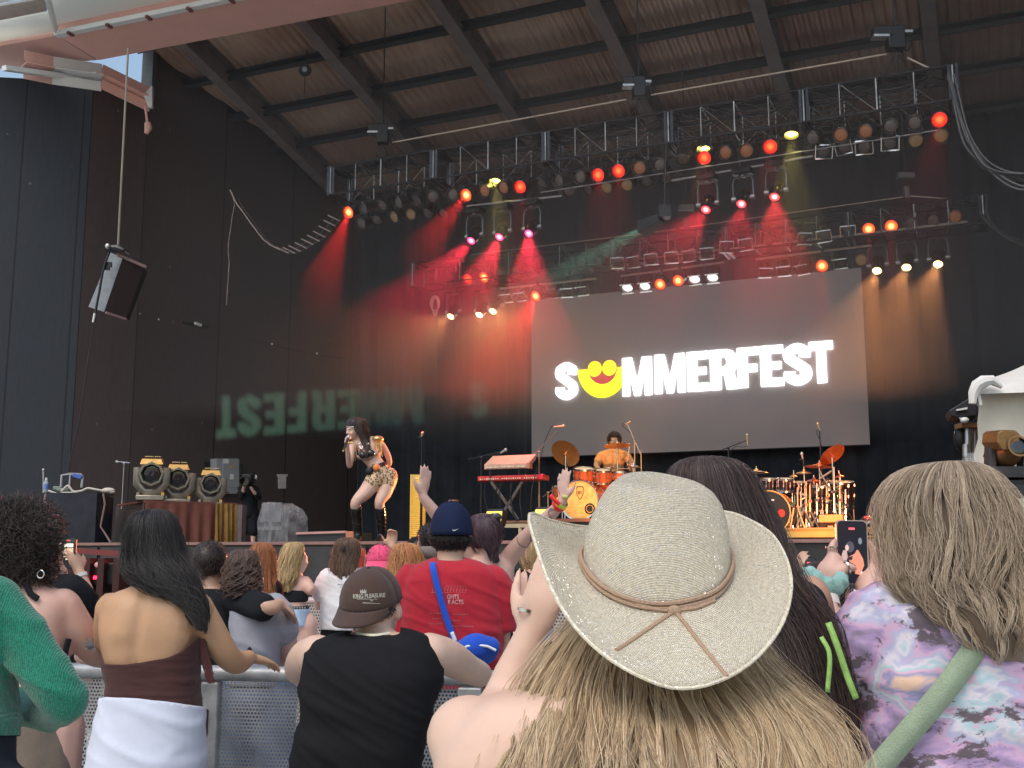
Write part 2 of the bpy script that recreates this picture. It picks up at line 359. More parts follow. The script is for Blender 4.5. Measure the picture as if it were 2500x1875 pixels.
mb = MB(); mb.tube([W(u, v, 23.8) for u, v in ((355, 262), (358, 285), (360, 303))], [.03, .03, .03]); mb.tube([W(u, v, 23.8) for u, v in ((360, 300), (362, 312), (357, 326))], [.07, .09, .05]); mb.build('hook', m_salmon, bb)
tr = MB(); tr.beam(C+Vector((.02, -.05, 0)), C+Vector((.02, -.05, W(10, 168, C.y).z+.3)), .12, .12); tr.beam(W(10, 166, 21.5), W(250, 200, 23.7), .14, .1)
tag(tr.build('wall_trim', m_white, smooth=False), 'white metal trim framing the top and left edge of the wing wall', 'trim')
SPK = 1.7
ORD = 'first second third fourth fifth sixth seventh eighth ninth tenth eleventh twelfth thirteenth fourteenth fifteenth'.split()
def spot(name, loc, target, energy, col, ang, blend=.3, rad=.06, parent=None):
    l = bpy.data.lights.new(name, 'SPOT'); l.energy = energy*SPK; l.color = col; l.spot_size = math.radians(ang); l.spot_blend = blend; l.shadow_soft_size = rad
    o = bpy.data.objects.new(name, l); COL.objects.link(o)
    loc = Vector(loc); q = (loc-Vector(target)).to_track_quat('Z', 'Y')
    M = Matrix.Translation(loc) @ q.to_matrix().to_4x4()
    if parent is not None: o.parent = parent; M = PINV[parent.name] @ M
    o.matrix_basis = M; return o
def lensmat(name, c, e, core=None, ce=0, bump=True):
    def f(n, b):
        tc = n.nodes.new('ShaderNodeTexCoord'); vl = n.nodes.new('ShaderNodeVectorMath'); vl.operation = 'LENGTH'; n.links.new(tc.outputs['Object'], vl.inputs[0])
        mr = n.nodes.new('ShaderNodeMapRange'); mr.inputs[1].default_value = .0; mr.inputs[2].default_value = .07; n.links.new(vl.outputs['Value'], mr.inputs[0])
        mx = n.nodes.new('ShaderNodeMix'); mx.data_type = 'RGBA'; mx.inputs[6].default_value = (*(core or c), 1); mx.inputs[7].default_value = (*c, 1)
        n.links.new(mr.outputs[0], mx.inputs[0]); n.links.new(mx.outputs[2], b.inputs['Emission Color'])
        ms = n.nodes.new('ShaderNodeMapRange'); ms.inputs[1].default_value = .0; ms.inputs[2].default_value = .08; ms.inputs[3].default_value = ce or e; ms.inputs[4].default_value = e
        n.links.new(vl.outputs['Value'], ms.inputs[0]); n.links.new(ms.outputs[0], b.inputs['Emission Strength'])
        b.inputs['Base Color'].default_value = (*[min(1, q*.5+.02) for q in c], 1); b.inputs['Roughness'].default_value = .15
    return gm(name, f)
L_red = lensmat('red_gel', (1, .012, .005), 1.6, (1, .12, .02), 2.4)
L_org = lensmat('orange_red_gel', (1, .05, .01), 2.2, (1, .45, .12), 4.5)
L_yel = lensmat('yellow_lamp', (1, .85, .12), 3., (1, .95, .4), 5)
L_pink = lensmat('magenta_lens', (1, .03, .16), 1.8, (1, .45, .6), 3.2)
L_rose = lensmat('rose_lens', (1, .03, .05), 1.6, (1, .5, .45), 3.)
L_amb = lensmat('amber_lens', (1, .62, .22), 4., (1, .9, .6), 8)
def darklens(nm, c, e=0):
    return pm(nm, c, .18, 0, var=.5, scale=60, bump=.5, bscale=90, emi=c if e else None, estr=e, coat=.6)
L_off = darklens('unlit_lens', (.13, .11, .10)); L_brn = darklens('brown_gel', (.30, .11, .045), .10); L_tan = darklens('tan_gel', (.28, .17, .07), .10)  # unlit brown and tan gels given a faint glow by emission
L_wht = lensmat('pale_lens', (.9, .9, .82), 1., (1, 1, .95), 1.2)
def par_template(name, pitch, lens, open_frame=False, long=.3):
    r = thing(name, 'par can', 'stage light', (0, 0, 0)); PINV[r.name] = None
    R = Matrix.Rotation(math.radians(90+pitch), 4, 'X')       # local +z -> forward (-y) and down
    c = MB(); c.lathe([(.108, .035), (.112, .03), (.104, -.02), (.098, -.03), (.096, -long*.62), (.07, -long*.85), (.045, -long)], R, 18, caps=False)
    c.lathe([(.04, -long-.02), (.046, -long+.01)], R, 12)
    c.build('can', m_canm, r, world=False, solid=.004)
    l = MB(); l.lathe([(.0005, .012), (.05, .01), (.09, .002), (.098, -.006)], R, 18, caps=False); l.build('lens', lens, r, world=False)
    y = MB(); hz = .26
    for sx in (-1, 1): 
        y.tube([R @ Vector((sx*.118, 0, -.12)), Vector((sx*.118, .06, .12)), Vector((sx*.10, .07, hz-.05))], [.011]*3, 6)
    y.tube([(-.10, .07, hz-.05), (0, .07, hz-.03), (.10, .07, hz-.05)], [.011]*3, 6); y.cyl((0, .07, hz-.04), (0, .07, hz+.05), .022, n=8)
    y.build('yoke', m_black, r, world=False)
    if open_frame:
        y = MB(); s_ = .125
        P4 = [R @ Vector((a*s_, b*s_, .045)) for a, b in ((-1, -.8), (1, -.8), (1, .8), (-1, .8))]
        for i in range(4): y.beam(P4[i], P4[(i+1) % 4], .014, .02)
        y.build('gel_frame', m_chrome2, r, world=False)
    learn(r); return r
m_canm = pm('can_metal', (.16, .155, .15), .28, .85, var=.4, scale=30)
m_chrome2 = pm('shiny_edge', (.75, .72, .68), .18, 1.)
FT, RT = 19.0, 22.5
TPL = {}
def par(u, v, ys, lens, pitch, heading, label, group, opened=False, target=None, energy=0, col=None, ang=14, soft=.3):
    key = (lens.name, pitch, opened)
    if key not in TPL: TPL[key] = par_template('par_can', pitch, lens, opened); o = TPL[key]
    else: o = dup(TPL[key])
    p = WS(u, v, ys); o.location = p; o.rotation_euler = (0, 0, -TH+math.radians(heading)); tag(o, label, 'stage light', group)
    o.scale = (1.18,)*3
    if energy:
        PINV[o.name] = (Matrix.Translation(p) @ Matrix.Rotation(-TH+math.radians(heading), 4, 'Z')).inverted()
        t = Vector(target); spot('light_source', p+(t-p).normalized()*.06, t, energy, col, ang, soft, .05, o)
    return o
RED = (1, .02, .02); ORG = (1, .28, .06); AMB = (1, .38, .12)
gF, gR = 'par cans along the front lighting truss', 'par cans along the rear lighting truss'
# lit front lamps: u, v, lens, where it aims (pixel, stage depth), energy
lf = [(852, 518, L_org, (740, 820, 14), 520, 'glowing orange red par can at the far left end of the front truss'),
      (1139, 476, L_org, (1010, 640, 15), 420, 'glowing red par can above the left trio of moving lights throwing a short beam'),
      (1271, 456, L_red, (1270, 900, 15), 60, 'bright red par can beside the yellow lamp on the front truss'),
      (1461, 427, L_red, (1500, 1300, 13), 60, 'bright red par can left of its red neighbour, mid front truss'),
      (1511, 417, L_red, (1500, 1300, 13), 60, 'bright red par can right of its red neighbour, mid front truss'),
      (1720, 385, L_red, (1700, 1300, 13), 60, 'bright red par can directly under a small yellow lamp'),
      (1881, 358, L_red, (1800, 1300, 13), 60, 'bright red par can above the right trio of moving lights'),
      (2294, 292, L_red, (2100, 1300, 13), 60, 'bright red par can at the far right end of the front truss')]
for u, v, ln, (tu, tv, ty), en, lab in lf:
    par(u, v, FT-.3, ln, 28, -8, lab, None, target=WS(tu, tv, ty), energy=en if en > 100 else en*.4, col=RED, ang=11 if en > 100 else 24)
for u, v, lab in ((1210, 440, 'small yellow glowing lamp left of a red par on the front truss'), (1718, 361, 'small yellow glowing lamp above a red par on the front truss'), (1932, 326, 'wider yellow glowing lamp right of the last middle red par on the front truss')):
    o = par(u, v, FT-.1, L_yel, 75, 0, lab, None, target=WS(u, v+300, FT-.5), energy=90, col=(1, .8, .2), ang=40)
for i, (u, v) in enumerate(((1183, 465), (1229, 458), (1561, 410), (1771, 372), (1822, 368), (2052, 329), (2113, 320))):
    par(u, v, FT-.3, L_brn, 28, random.uniform(-20, 12), 'unlit brown orange gelled par can on the front truss, %s from the left' % ORD[i], gF)
for i, (u, v) in enumerate(((888, 507), (934, 502), (973, 494), (1018, 488), (1056, 480), (1105, 476), (1322, 446), (1365, 441), (1416, 432), (1611, 402), (1667, 389), (1983, 337), (2174, 307), (2233, 299))):
    par(u, v, FT-.3, L_off, random.choice((28, 50)), random.uniform(-30, 20), 'dark unlit par can, upper row of the front truss, %s from the left' % ORD[i], gF)
for i, (u, v) in enumerate(((882, 545), (920, 537), (1044, 521), (1083, 521), (1390, 466), (1435, 462), (1578, 443), (1626, 435), (1975, 372))):
    par(u, v, FT+.2, L_off, random.choice((28, 50)), random.uniform(-40, 20), 'dark unlit par can, lower row of the front truss, %s from the left' % ORD[i], gF)
for i, (u, v) in enumerate(((962, 529), (1003, 523), (1481, 457), (1530, 451), (2236, 342), (2297, 331))):
    par(u, v, FT+.2, L_tan, 28, random.uniform(-20, 10), 'tan gelled par can, lower row of the front truss, %s from the left' % ORD[i], gF)
for i, (u, v) in enumerate(((2010, 370), (2062, 359), (2110, 359), (2172, 350))):
    par(u, v, FT+.2, L_off, 28, random.uniform(-20, 20), 'square framed par can right on the front truss, %s from the left' % ORD[i], gF, True)
# rear truss
lr = [(1143, 681, L_red, (1143, 900, 20), 60, 'left one of two red par cans in the smoky left end of the rear truss'),
      (1182, 677, L_org, (1182, 900, 20), 90, 'right one of two red par cans in the smoky left end of the rear truss'),
      (1308, 723, L_org, (1215, 900, 18), 600, 'red par can on the low rear bar throwing a narrow beam to the left'),
      (1612, 694, L_org, (1612, 1100, 20), 60, 'red par can beside the left pair of white lenses on the rear bar'),
      (1656, 685, L_org, (1656, 1100, 20), 60, 'square red orange par can left of a white lens on the rear bar'),
      (2007, 649, L_org, (2007, 1000, 20), 120, 'orange par can right of three clear framed lamps on the rear bar'),
      (2121, 559, L_org, (2121, 900, 20), 60, 'left of two orange par cans high on the right of the rear truss'),
      (2176, 552, L_org, (2176, 900, 20), 60, 'right of two orange par cans high on the right of the rear truss')]
for u, v, ln, (tu, tv, ty), en, lab in lr:
    par(u, v, RT-.3, ln, 28, -8, lab, None, target=WS(tu, tv, ty), energy=en, col=RED, ang=16)
for i, (u, v) in enumerate(((1222, 670), (1258, 664), (1295, 665), (1374, 653), (1418, 649), (1459, 643), (1873, 590), (1923, 582), (2226, 545), (2277, 539))):
    par(u, v, RT-.3, L_off, 28, random.uniform(-25, 25), 'dark unlit par can, upper row of the rear truss, %s from the left' % ORD[i], gR)
par(2332, 529, RT-.3, L_brn, 28, 0, 'unlit brown gelled par can at the far right of the rear truss', None)
for i, (u, v) in enumerate(((1508, 641), (1549, 639), (1591, 632), (1640, 628), (1683, 624), (1726, 618), (1773, 602), (1822, 596), (1963, 582), (2013, 576), (2070, 565))):
    par(u, v, RT-.3, L_off, 28, random.uniform(-25, 25), 'shiny framed par can, upper row of the rear truss, %s from the left' % ORD[i], gR, True)
for i, (u, v) in enumerate(((1237, 726), (1274, 722), (1347, 714), (1384, 712), (1422, 708), (1868, 663), (1914, 659), (1960, 655), (2052, 641))):
    par(u, v, RT+.1, L_off, 50, random.uniform(-25, 25), 'open framed par can hanging from the low rear bar, %s from the left' % ORD[i], gR, True)
par(2102, 635, RT+.1, L_tan, 28, 0, 'tan gelled par can at the right end of the low rear bar', None)
for i, (u, v) in enumerate(((1532, 702), (1575, 698), (1696, 681), (1740, 677))):
    par(u, v, RT+.1, L_wht, 50, 0, 'white lensed par can on the low rear bar, %s from the left' % ORD[i], 'white lensed par cans on the rear bar', True)
# moving heads
def mover_template(lens, pitch):
    r = thing('moving_head', 'm', 'stage light'); PINV[r.name] = None
    b = MB(); b.box((0, 0, .50), (.36, .26, .11)); b.box((0, 0, .575), (.12, .1, .06)); b.cyl((0, 0, .57), (0, 0, .70), .025)
    b.build('base', m_black, r, world=False, bev=.02)
    y = MB(); y.tube([(-.19, 0, -.02), (-.19, 0, .30), (-.15, 0, .41), (.15, 0, .41), (.19, 0, .30), (.19, 0, -.02)], [.024]*6, 8)
    y.cyl((0, 0, .40), (0, 0, .46), .07); y.build('yoke', pm('mover_yoke', (.12, .125, .13), .3, .6), r, world=False, bev=.004)
    R = Matrix.Rotation(math.radians(90+pitch), 4, 'X'); h = MB()
    h.lathe([(.02, -.20), (.10, -.19), (.135, -.12), (.14, .05), (.115, .14), (.10, .19), (.108, .20), (.108, .215), (.09, .215)], R @ Matrix.Translation((0, 0, 0)), 20, caps=False)
    h.build('head', pm('glossy_black', (.012, .012, .014), .08, 0, coat=1.), r, world=False)
    for sx in (-1, 1):
        k = MB(); k.cyl((sx*.14, 0, 0), (sx*.215, 0, 0), .045); k.build('pivot', m_alu, r, world=False)
    l = MB(); l.lathe([(.0005, .0), (.05, -.003), (.092, -.012)], Matrix.Identity(4), 20, caps=False)
    lo = l.build('lens', lens, r, world=False); lo.matrix_basis = R @ Matrix.Translation((0, 0, .205))
    learn(r); return r
MT = {}
def mover(u, v, ys, lens, pitch, heading, label, group=None, target=None, energy=0, col=None, ang=18):
    key = (lens.name, pitch)
    if key not in MT: MT[key] = mover_template(lens, pitch); o = MT[key]
    else: o = dup(MT[key])
    p = WS(u, v, ys); Rz = Matrix.Rotation(-TH+math.radians(heading), 4, 'Z')
    off = Rz @ (Matrix.Rotation(math.radians(90+pitch), 4, 'X') @ Vector((0, 0, .205)))
    loc = p-off; o.location = loc; o.rotation_euler = (0, 0, -TH+math.radians(heading)); tag(o, label, 'stage light', group)
    if energy:
        PINV[o.name] = (Matrix.Translation(loc) @ Rz).inverted(); t = Vector(target)
        spot('light_source', p+(t-p).normalized()*.05, t, energy, col, ang, .25, .07, o)
    return o
for i, (u, v, tu, tv) in enumerate(((1150, 588, 1030, 720), (1219, 579, 1150, 740), (1291, 570, 1290, 740))):
    mover(u, v, FT+.1, L_pink, 48, -6, ['left', 'middle', 'right'][i]+' one of three moving lights with magenta lenses on the left of the front truss', target=WS(tu, tv, 17.0), energy=680, col=(1, .03, .06), ang=22)
for i, (u, v, tu, tv) in enumerate(((1723, 512, 1640, 620), (1810, 498, 1800, 640), (1891, 481, 1895, 640))):
    mover(u, v, FT+.1, L_rose, 48, -6, ['left', 'middle', 'right'][i]+' one of three moving lights with rosy lenses on the right of the front truss', target=WS(tu, tv, 17.0), energy=[210, 130, 280][i], col=(1, .03, .05), ang=24)
for i, (u, v, tu, tv, en) in enumerate(((1100, 773, 900, 900, 240), (1170, 769, 1080, 950, 110), (1203, 760, 1290, 900, 380))):
    mover(u, v, RT, L_amb, 48, -6, ['left', 'middle', 'right'][i]+' one of three amber moving lights under the left end of the rear truss', target=WS(tu, tv, 18.5), energy=en*.5, col=AMB, ang=36)
for i, (u, v) in enumerate(((2141, 661), (2213, 653), (2290, 645))):
    mover(u, v, RT, L_amb, 48, -6, ['left', 'middle', 'right'][i]+' one of three amber moving lights under the right end of the rear truss', target=WS(u-120, v+300, 18.5), energy=220, col=AMB, ang=26)
# trusses
def truss(name, label, x0, x1, ys, z0, z1, w, bay):
    t = sthing(name, label, 'truss', (x0+x1)/2, ys, z0)
    for dy in (-w/2, w/2):
        for z in (z0, z1):
            c = MB(); c.cyl(S(x0, ys+dy, z), S(x1, ys+dy, z), .026, n=8); c.build('chord', m_trussm, t)
    n = max(1, round((x1-x0)/bay)); L = MB()
    for i in range(n*2+1):
        x = x0+(x1-x0)*i/(n*2); r = .022 if i % 2 == 0 else .013
        for dy in (-w/2, w/2): L.cyl(S(x, ys+dy, z0), S(x, ys+dy, z1), r, n=6)
        for z in (z0, z1): L.cyl(S(x, ys-w/2, z), S(x, ys+w/2, z), .013, n=6)
        if i < n*2:
            x2 = x0+(x1-x0)*(i+1)/(n*2); a, b = (z1, z0) if i % 2 else (z0, z1)
            L.cyl(S(x, ys+w/2, a), S(x2, ys+w/2, b), .010, n=6)
            if i % 4 == 1: L.cyl(S(x, ys-w/2, a), S(x2, ys-w/2, b), .012, n=6)
            L.cyl(S(x, ys-w/2, z1), S(x2, ys+w/2, z1), .012, n=6); L.cyl(S(x, ys+w/2, z1), S(x2, ys+w/2, z0), .014, n=6)
    L.build('lattice', pm('lattice_metal', (.22, .215, .205), .26, .95, var=.5, scale=3), t)
    for i in range(0, n+1, 2):
        x = x0+(x1-x0)*i/n
        for dx in (-.06, .06):
            e = MB()
            for a, b in (((-w/2, z0), (-w/2, z1)), ((w/2, z0), (w/2, z1)), ((-w/2, z0), (w/2, z0)), ((-w/2, z1), (w/2, z1))):
                e.beam(S(x+dx, ys+a[0], a[1]), S(x+dx, ys+b[0], b[1]), .05, .05)
            e.build('section_frame', m_trussm, t, smooth=False)
    return t
xl, xr = toS(WS(830, 490, FT)).x, toS(WS(2330, 250, FT)).x
ft = truss('lighting_truss', 'long black box truss hung across the front of the stage', xl, xr, FT, 9.05, 9.65, .75, 1.2)
xl2, xr2 = toS(WS(1022, 710, RT)).x, toS(WS(2398, 495, RT)).x
rt = truss('lighting_truss', 'long black box truss hung across the rear of the stage above the screen', xl2, xr2, RT, 7.9, 8.45, .6, 1.2)
# cable runs lying in the front truss
for j in range(7):
    c = MB(); 
    for q in range(5):
        x0, x1 = -8.7+j*1.18, -8.7+(j+1)*1.18
        pts = [S(x0+(x1-x0)*t_, FT-.2+.08*q, 9.62-(.16+.05*q)*math.sin(math.pi*t_)-.02*q) for t_ in np.linspace(0, 1, 9)]
        c.tube(pts, .012, 5)
    tag(c.build('power_cable', m_black), 'black cables sagging inside the front truss, %s bay from the left' % ORD[j], 'cable', 'cable swags in the front truss')
def bar(name, label, p, q, ys, r=.026, mat=None):
    a, b = WS(*p, ys), WS(*q, ys); m = MB(); m.cyl(a, b, r, n=8); o = m.build(name, mat or m_alu); return tag(o, label, 'pipe')
bar('lamp_bar', 'thin silver pipe under the left of the front truss holding moving lights', (1140, 503), (1372, 478), FT+.2)
bar('lamp_bar', 'thin silver pipe under the right of the front truss holding moving lights', (1640, 441), (1985, 381), FT+.2)
bar('lamp_bar', 'silver pipe along the lower edge of the front truss lamps', (1320, 470), (2290, 318), FT+.1, .014)
m_bar = pm('warm_pipe', (.62, .56, .50), .3, .9)
bar('lamp_bar', 'long bright pipe carrying the upper row of rear lamps', (1060, 692), (2362, 541), RT-.25, .026, m_bar)
bar('lamp_bar', 'short bright pipe under the left end of the rear truss', (1222, 705), (1455, 680), RT+.1, .028, m_bar)
bar('lamp_bar', 'bright pipe above the screen holding white lensed lamps', (1515, 674), (1768, 640), RT+.1, .028, m_bar)
bar('lamp_bar', 'bright pipe above the right half of the screen', (1845, 633), (2128, 599), RT+.1, .028, m_bar)
m_cream = pm('cream_rod', (.65, .52, .42), .45, .3)
for p, q, ys, r, lab in (((958, 348), (1530, 243), FT+.1, .018, 'pale taut line between the left and middle hoists'), ((1590, 232), (2165, 132), FT+.1, .018, 'pale taut line between the middle and right hoists'),
                     ((1150, 622), (1650, 560), RT, .012, 'thin wire sloping over the left of the rear truss'), ((1660, 557), (2205, 481), RT, .012, 'thin wire sloping over the right of the rear truss'),
                     ((2215, 141), (2272, 168), FT+.1, .018, 'short pale line right of the right hoist'), ((2215, 478), (2322, 486), RT, .012, 'short thin wire at the right end of the rear truss')):
    o = bar('steel_line', lab, p, q, ys, r, m_cream); o['category'] = 'wire'
def hoist(u, v, ys, lab, big=1.):
    p = WS(u, v, ys); q = toS(p); t = thing('chain_hoist', lab, 'hoist', p)
    b = MB(); b.box(p, (.24*big, .22, .42)); b.box(p+Vector((-.14*big, 0, .12)), (.34*big, .2, .16)); b.build('motor_body', m_black, t, bev=.02)
    b = MB(); b.box(p+Vector((-.19*big, -.02, .02)), (.26*big, .18, .05)); b.build('metal_trim', m_alu, t, bev=.005); b = MB(); b.box(p+Vector((.17*big, -.02, .10)), (.12*big, .16, .05)); b.build('metal_trim', m_alu, t, bev=.005)
    b = MB(); b.tube([p+Vector((.2+.07*math.cos(a), 0, -.07+.15*math.sin(a))) for a in np.linspace(0, 6.28, 14)], .012, 6); b.tube([p+Vector((.2+.04*math.cos(a), 0.02, -.1+.1*math.sin(a))) for a in np.linspace(0, 6.28, 12)], .01, 6); b.build('cable_coil', m_black, t)
    b = MB(); b.cyl(p+Vector((0, 0, .2)), Vector((p.x, p.y, RZ(q.y)-.6)), .014, n=6); b.build('chain', m_black, t)
    b = MB(); zt_ = 9.68; b.cyl(p+Vector((0, 0, -.2)), S(q.x-.25, ys, zt_), .014, n=6); b.cyl(p+Vector((0, 0, -.2)), S(q.x+.2, ys, zt_), .014, n=6); b.build('sling', m_trussm, t)
hoist(935, 328, FT, 'black chain hoist above the left end of the front truss')
hoist(1560, 215, FT, 'black chain hoist with silver trim above the middle of the front truss')
hoist(2185, 95, FT, 'large black chain hoist above the right end of the front truss', 1.25)
for (u, v, u2, lab) in ((1676, 553, 1676, 'small grey hoist hook on a thin pole above the middle of the rear truss'), (2213, 478, 2220, 'small grey hoist hook on a thin pole above the right of the rear truss')):
    p = WS(u, v, RT); t = thing('hoist_hook', lab, 'hoist', p)
    b = MB(); b.box(p+Vector((0, 0, .06)), (.1, .1, .26)); b.box(p+Vector((0, 0, .42)), (.34, .12, .12)); b.build('hook_body', pm('dull_grey', (.16, .15, .15), .5, .5), t, bev=.01)
    b = MB(); b.cyl(p+Vector((0, 0, .4)), Vector((p.x, p.y, RZ(RT)-.6)), .014, n=6); b.build('chain', m_black, t)
p = W(745, 172, 24); t = thing('pulley', 'small round grey pulley hanging from the roof at the upper left', 'pulley', p)
b = MB(); b.lathe([(.04, -.05), (.13, -.05), (.15, 0), (.13, .05), (.04, .05)], Matrix.Translation(p) @ Matrix.Rotation(math.pi/2, 4, 'X'), 18); b.build('wheel', m_dark, t)
b = MB(); b.lathe([(.03, -.07), (.06, -.07), (.06, .07), (.03, .07)], Matrix.Translation(p) @ Matrix.Rotation(math.pi/2, 4, 'X'), 14); b.build('hub', m_alu, t)
b = MB(); b.cyl(p+Vector((0, 0, .12)), p+Vector((.03, 0, .5)), .02); b.cyl(p+Vector((0, 0, -.12)), p+Vector((0, 0, -.6)), .01); b.build('hook', m_dark, t)
# cable ladder swag
lad = [(567, 475), (578, 497), (595, 520), (620, 555), (650, 590), (690, 611), (720, 607), (750, 590), (780, 572), (805, 545), (825, 520)]
sw = thing('cable_ladder', 'sagging cable ladder with pale rungs between the side wall and the front truss', 'cable', W(567, 475, 22.3))
P = [Vector(q) for q in catmull([W(u, v, 22.3+.0*i) for i, (u, v) in enumerate(lad)], 4)]
b = MB(); b.tube(P, .012, 5); b.tube([q+Vector((.05, .3, .03)) for q in P], .012, 5); b.build('side_rope', pm('dark_rope', (.07, .05, .05), .8), sw)
b = MB()
for i in range(0, len(P)-1, 2):
    t_ = (P[i+1]-P[i]).normalized(); q = P[i]
    dd = (Vector((.26, 0, -.13)) if i > 16 else t_*.24); b.cyl(q-dd*.5, q+dd*.5, .014, n=6)
b.build('rung', pm('pale_rung', (.42, .34, .3), .6), sw)
vt = [(567, 470), (573, 500), (567, 530), (563, 560), (558, 590), (557, 615), (560, 640), (556, 700), (553, 745)]
b = MB(); P = [W(u, v, 22.35) for u, v in vt]; b.tube(P, .01, 5)
for i, q in enumerate(P[:-1]): b.cyl(q, q+(P[i+1]-q)*.4, .016, n=5)
b.build('hanging_tail', pm('dull_rung', (.22, .17, .16), .6), sw)
# right hand cable bundle
for k, (pts, ys, lab) in enumerate((([(2318, 175), (2340, 260), (2365, 330), (2400, 385), (2450, 412), (2520, 420), (2600, 410)], 18., 'thick black cable bundle sweeping from the right end of the front truss'),
                          ([(2395, 510), (2420, 545), (2455, 572), (2510, 590), (2600, 600)], 22., 'thin black cable bundle sweeping from the right end of the rear truss'))):
    t = thing('cable_bundle', lab, 'cable', WS(*pts[0], ys)); C_ = [Vector(q) for q in catmull([WS(u, v, ys) for u, v in pts], 6)]
    for j in range(7 if k == 0 else 3):
        b = MB(); o_ = Vector((.05*math.sin(j*2.1), .05*math.cos(j*1.7), -.035*j)); b.tube([q+o_*(1+.5*math.sin(i*.3+j)) for i, q in enumerate(C_)], .019, 6); b.build('cable', pm('cable_rubber', (.07, .07, .075), .4), t)
# white rope coil under the rear truss
t = WS(1062, 740, RT); b = MB()
for j in range(5): b.tube([t+Vector((.11*math.cos(a)*(1-.1*j), .02*j, .18*math.sin(a)*(1+.05*j)-.02*j)) for a in np.linspace(0, 6.28, 20)], .013, 6)
tag(b.build('rope_coil', pm('white_rope', (.6, .55, .5), .8)), 'coil of white rope hanging under the left end of the rear truss', 'rope')
# hanging loudspeaker on the left
sp = thing('hanging_speaker', 'grey rectangular loudspeaker tilted on a cable in front of the side wall', 'speaker', W(285, 690, 19))
def qd(pts, y): return [W(u, v, y) for u, v in pts]
b = MB(); fr = qd([(271, 606), (297, 640), (256, 762), (215, 748)], 18.6); fr = [W(270, 617, 18.6), W(300, 628, 18.5), W(254, 761, 18.5), W(216, 749, 18.6)]
b.prism([W(276, 624, 19.0), W(349, 655, 19.2), W(304, 775, 19.2), W(222, 746, 19.0)], (0, .25, 0)); b.build('box', m_dark, sp, smooth=False)
b = MB(); b.prism(fr, (.0, .04, .0)); b.build('side_panel', pm('grey_speaker', (.20, .22, .24), .6, var=.2), sp, smooth=False)
fr2 = [W(300.5, 628, 18.47), W(352, 650, 18.9), W(308, 778, 18.9), W(254.5, 761, 18.47)]
b = MB(); b.prism(fr2, (0, .04, 0)); b.build('grille', pm('speaker_grille', (.055, .036, .036), .8, var=.3, scale=40), sp, smooth=False)
b = MB(); b.beam(W(286, 622, 18.4), W(356, 652, 18.8), .03, .05); b.build('edge_trim', pm('brown_trim', (.3, .2, .18), .5), sp); b = MB(); b.beam(W(258, 763, 18.4), W(308, 779, 18.8), .02, .04); b.build('edge_trim', pm('brown_trim', (.3, .2, .18), .5), sp)
b = MB(); b.tube([W(u, v, 18.3) for u, v in ((262, 606), (285, 606), (303, 612))], [.05, .07, .04], 8); b.tube([W(u, v, 18.3) for u, v in ((268, 612), (258, 640), (250, 668), (243, 710), (236, 745), (230, 790))], .022, 6)
b.box(W(266, 646, 18.35), (.1, .05, .08)); b.box(W(262, 655, 18.35), (.08, .05, .06)); b.tube([W(u, v, 18.3) for u, v in ((300, 612), (316, 622), (316, 632), (300, 628))], .012, 6); b.build('rigging', m_black, sp)
b = MB(); b.ell(W(263, 601, 18.2), .05); b.cyl(W(231, 765, 18.2), W(227, 787, 18.2), .02); b.build('shackle', m_chrome, sp)
b = MB(); b.cyl(W(288, 604, 18.3), W(313, 118, 18.3), .02, n=6); b.build('hanging_cable', pm('tan_rope', (.24, .21, .17), .8), sp)
b = MB(); b.tube([W(u, v, 18.3) for u, v in ((229, 785), (212, 900), (195, 1020), (170, 1130))], .011, 6); b.build('pull_rope', m_dark, sp)
# horizontal cable along the side wall
def onwall(u, v, off=.06):
    d_ = ray(u, v); n_ = Vector((B.y-A.y, -(B.x-A.x), 0)).normalized(); tt = (A-EYE).dot(n_)/d_.dot(n_); p_ = EYE+d_*tt; return p_+n_*(off if n_.y < 0 else -off)*(1)
b = MB(); q_ = [onwall(u, v) for u, v in ((310, 764), (400, 786), (480, 800), (560, 818), (660, 843), (770, 866), (835, 876))]; b.tube(q_, .012, 5)
wc = b.build('wall_cable', m_dark); tag(wc, 'thin dark cable clipped across the side wall', 'cable')
b = MB()
for u, v in ((334, 767), (380, 781), (658, 841), (768, 864)): b.ell(onwall(u, v, .09), .035)
b.build('clip', m_white, wc)
p = onwall(475, 795, .12); t = thing('wall_lamp', 'small black bracket with a pale tip on the wall cable', 'bracket', p)
b = MB(); b.beam(onwall(440, 787, .1), onwall(500, 799, .1), .12, .05); b.build('arm', m_dark, t); b = MB(); b.beam(onwall(463, 791, .2), onwall(478, 797, .2), .07, .06); b.build('tip', m_white, t)
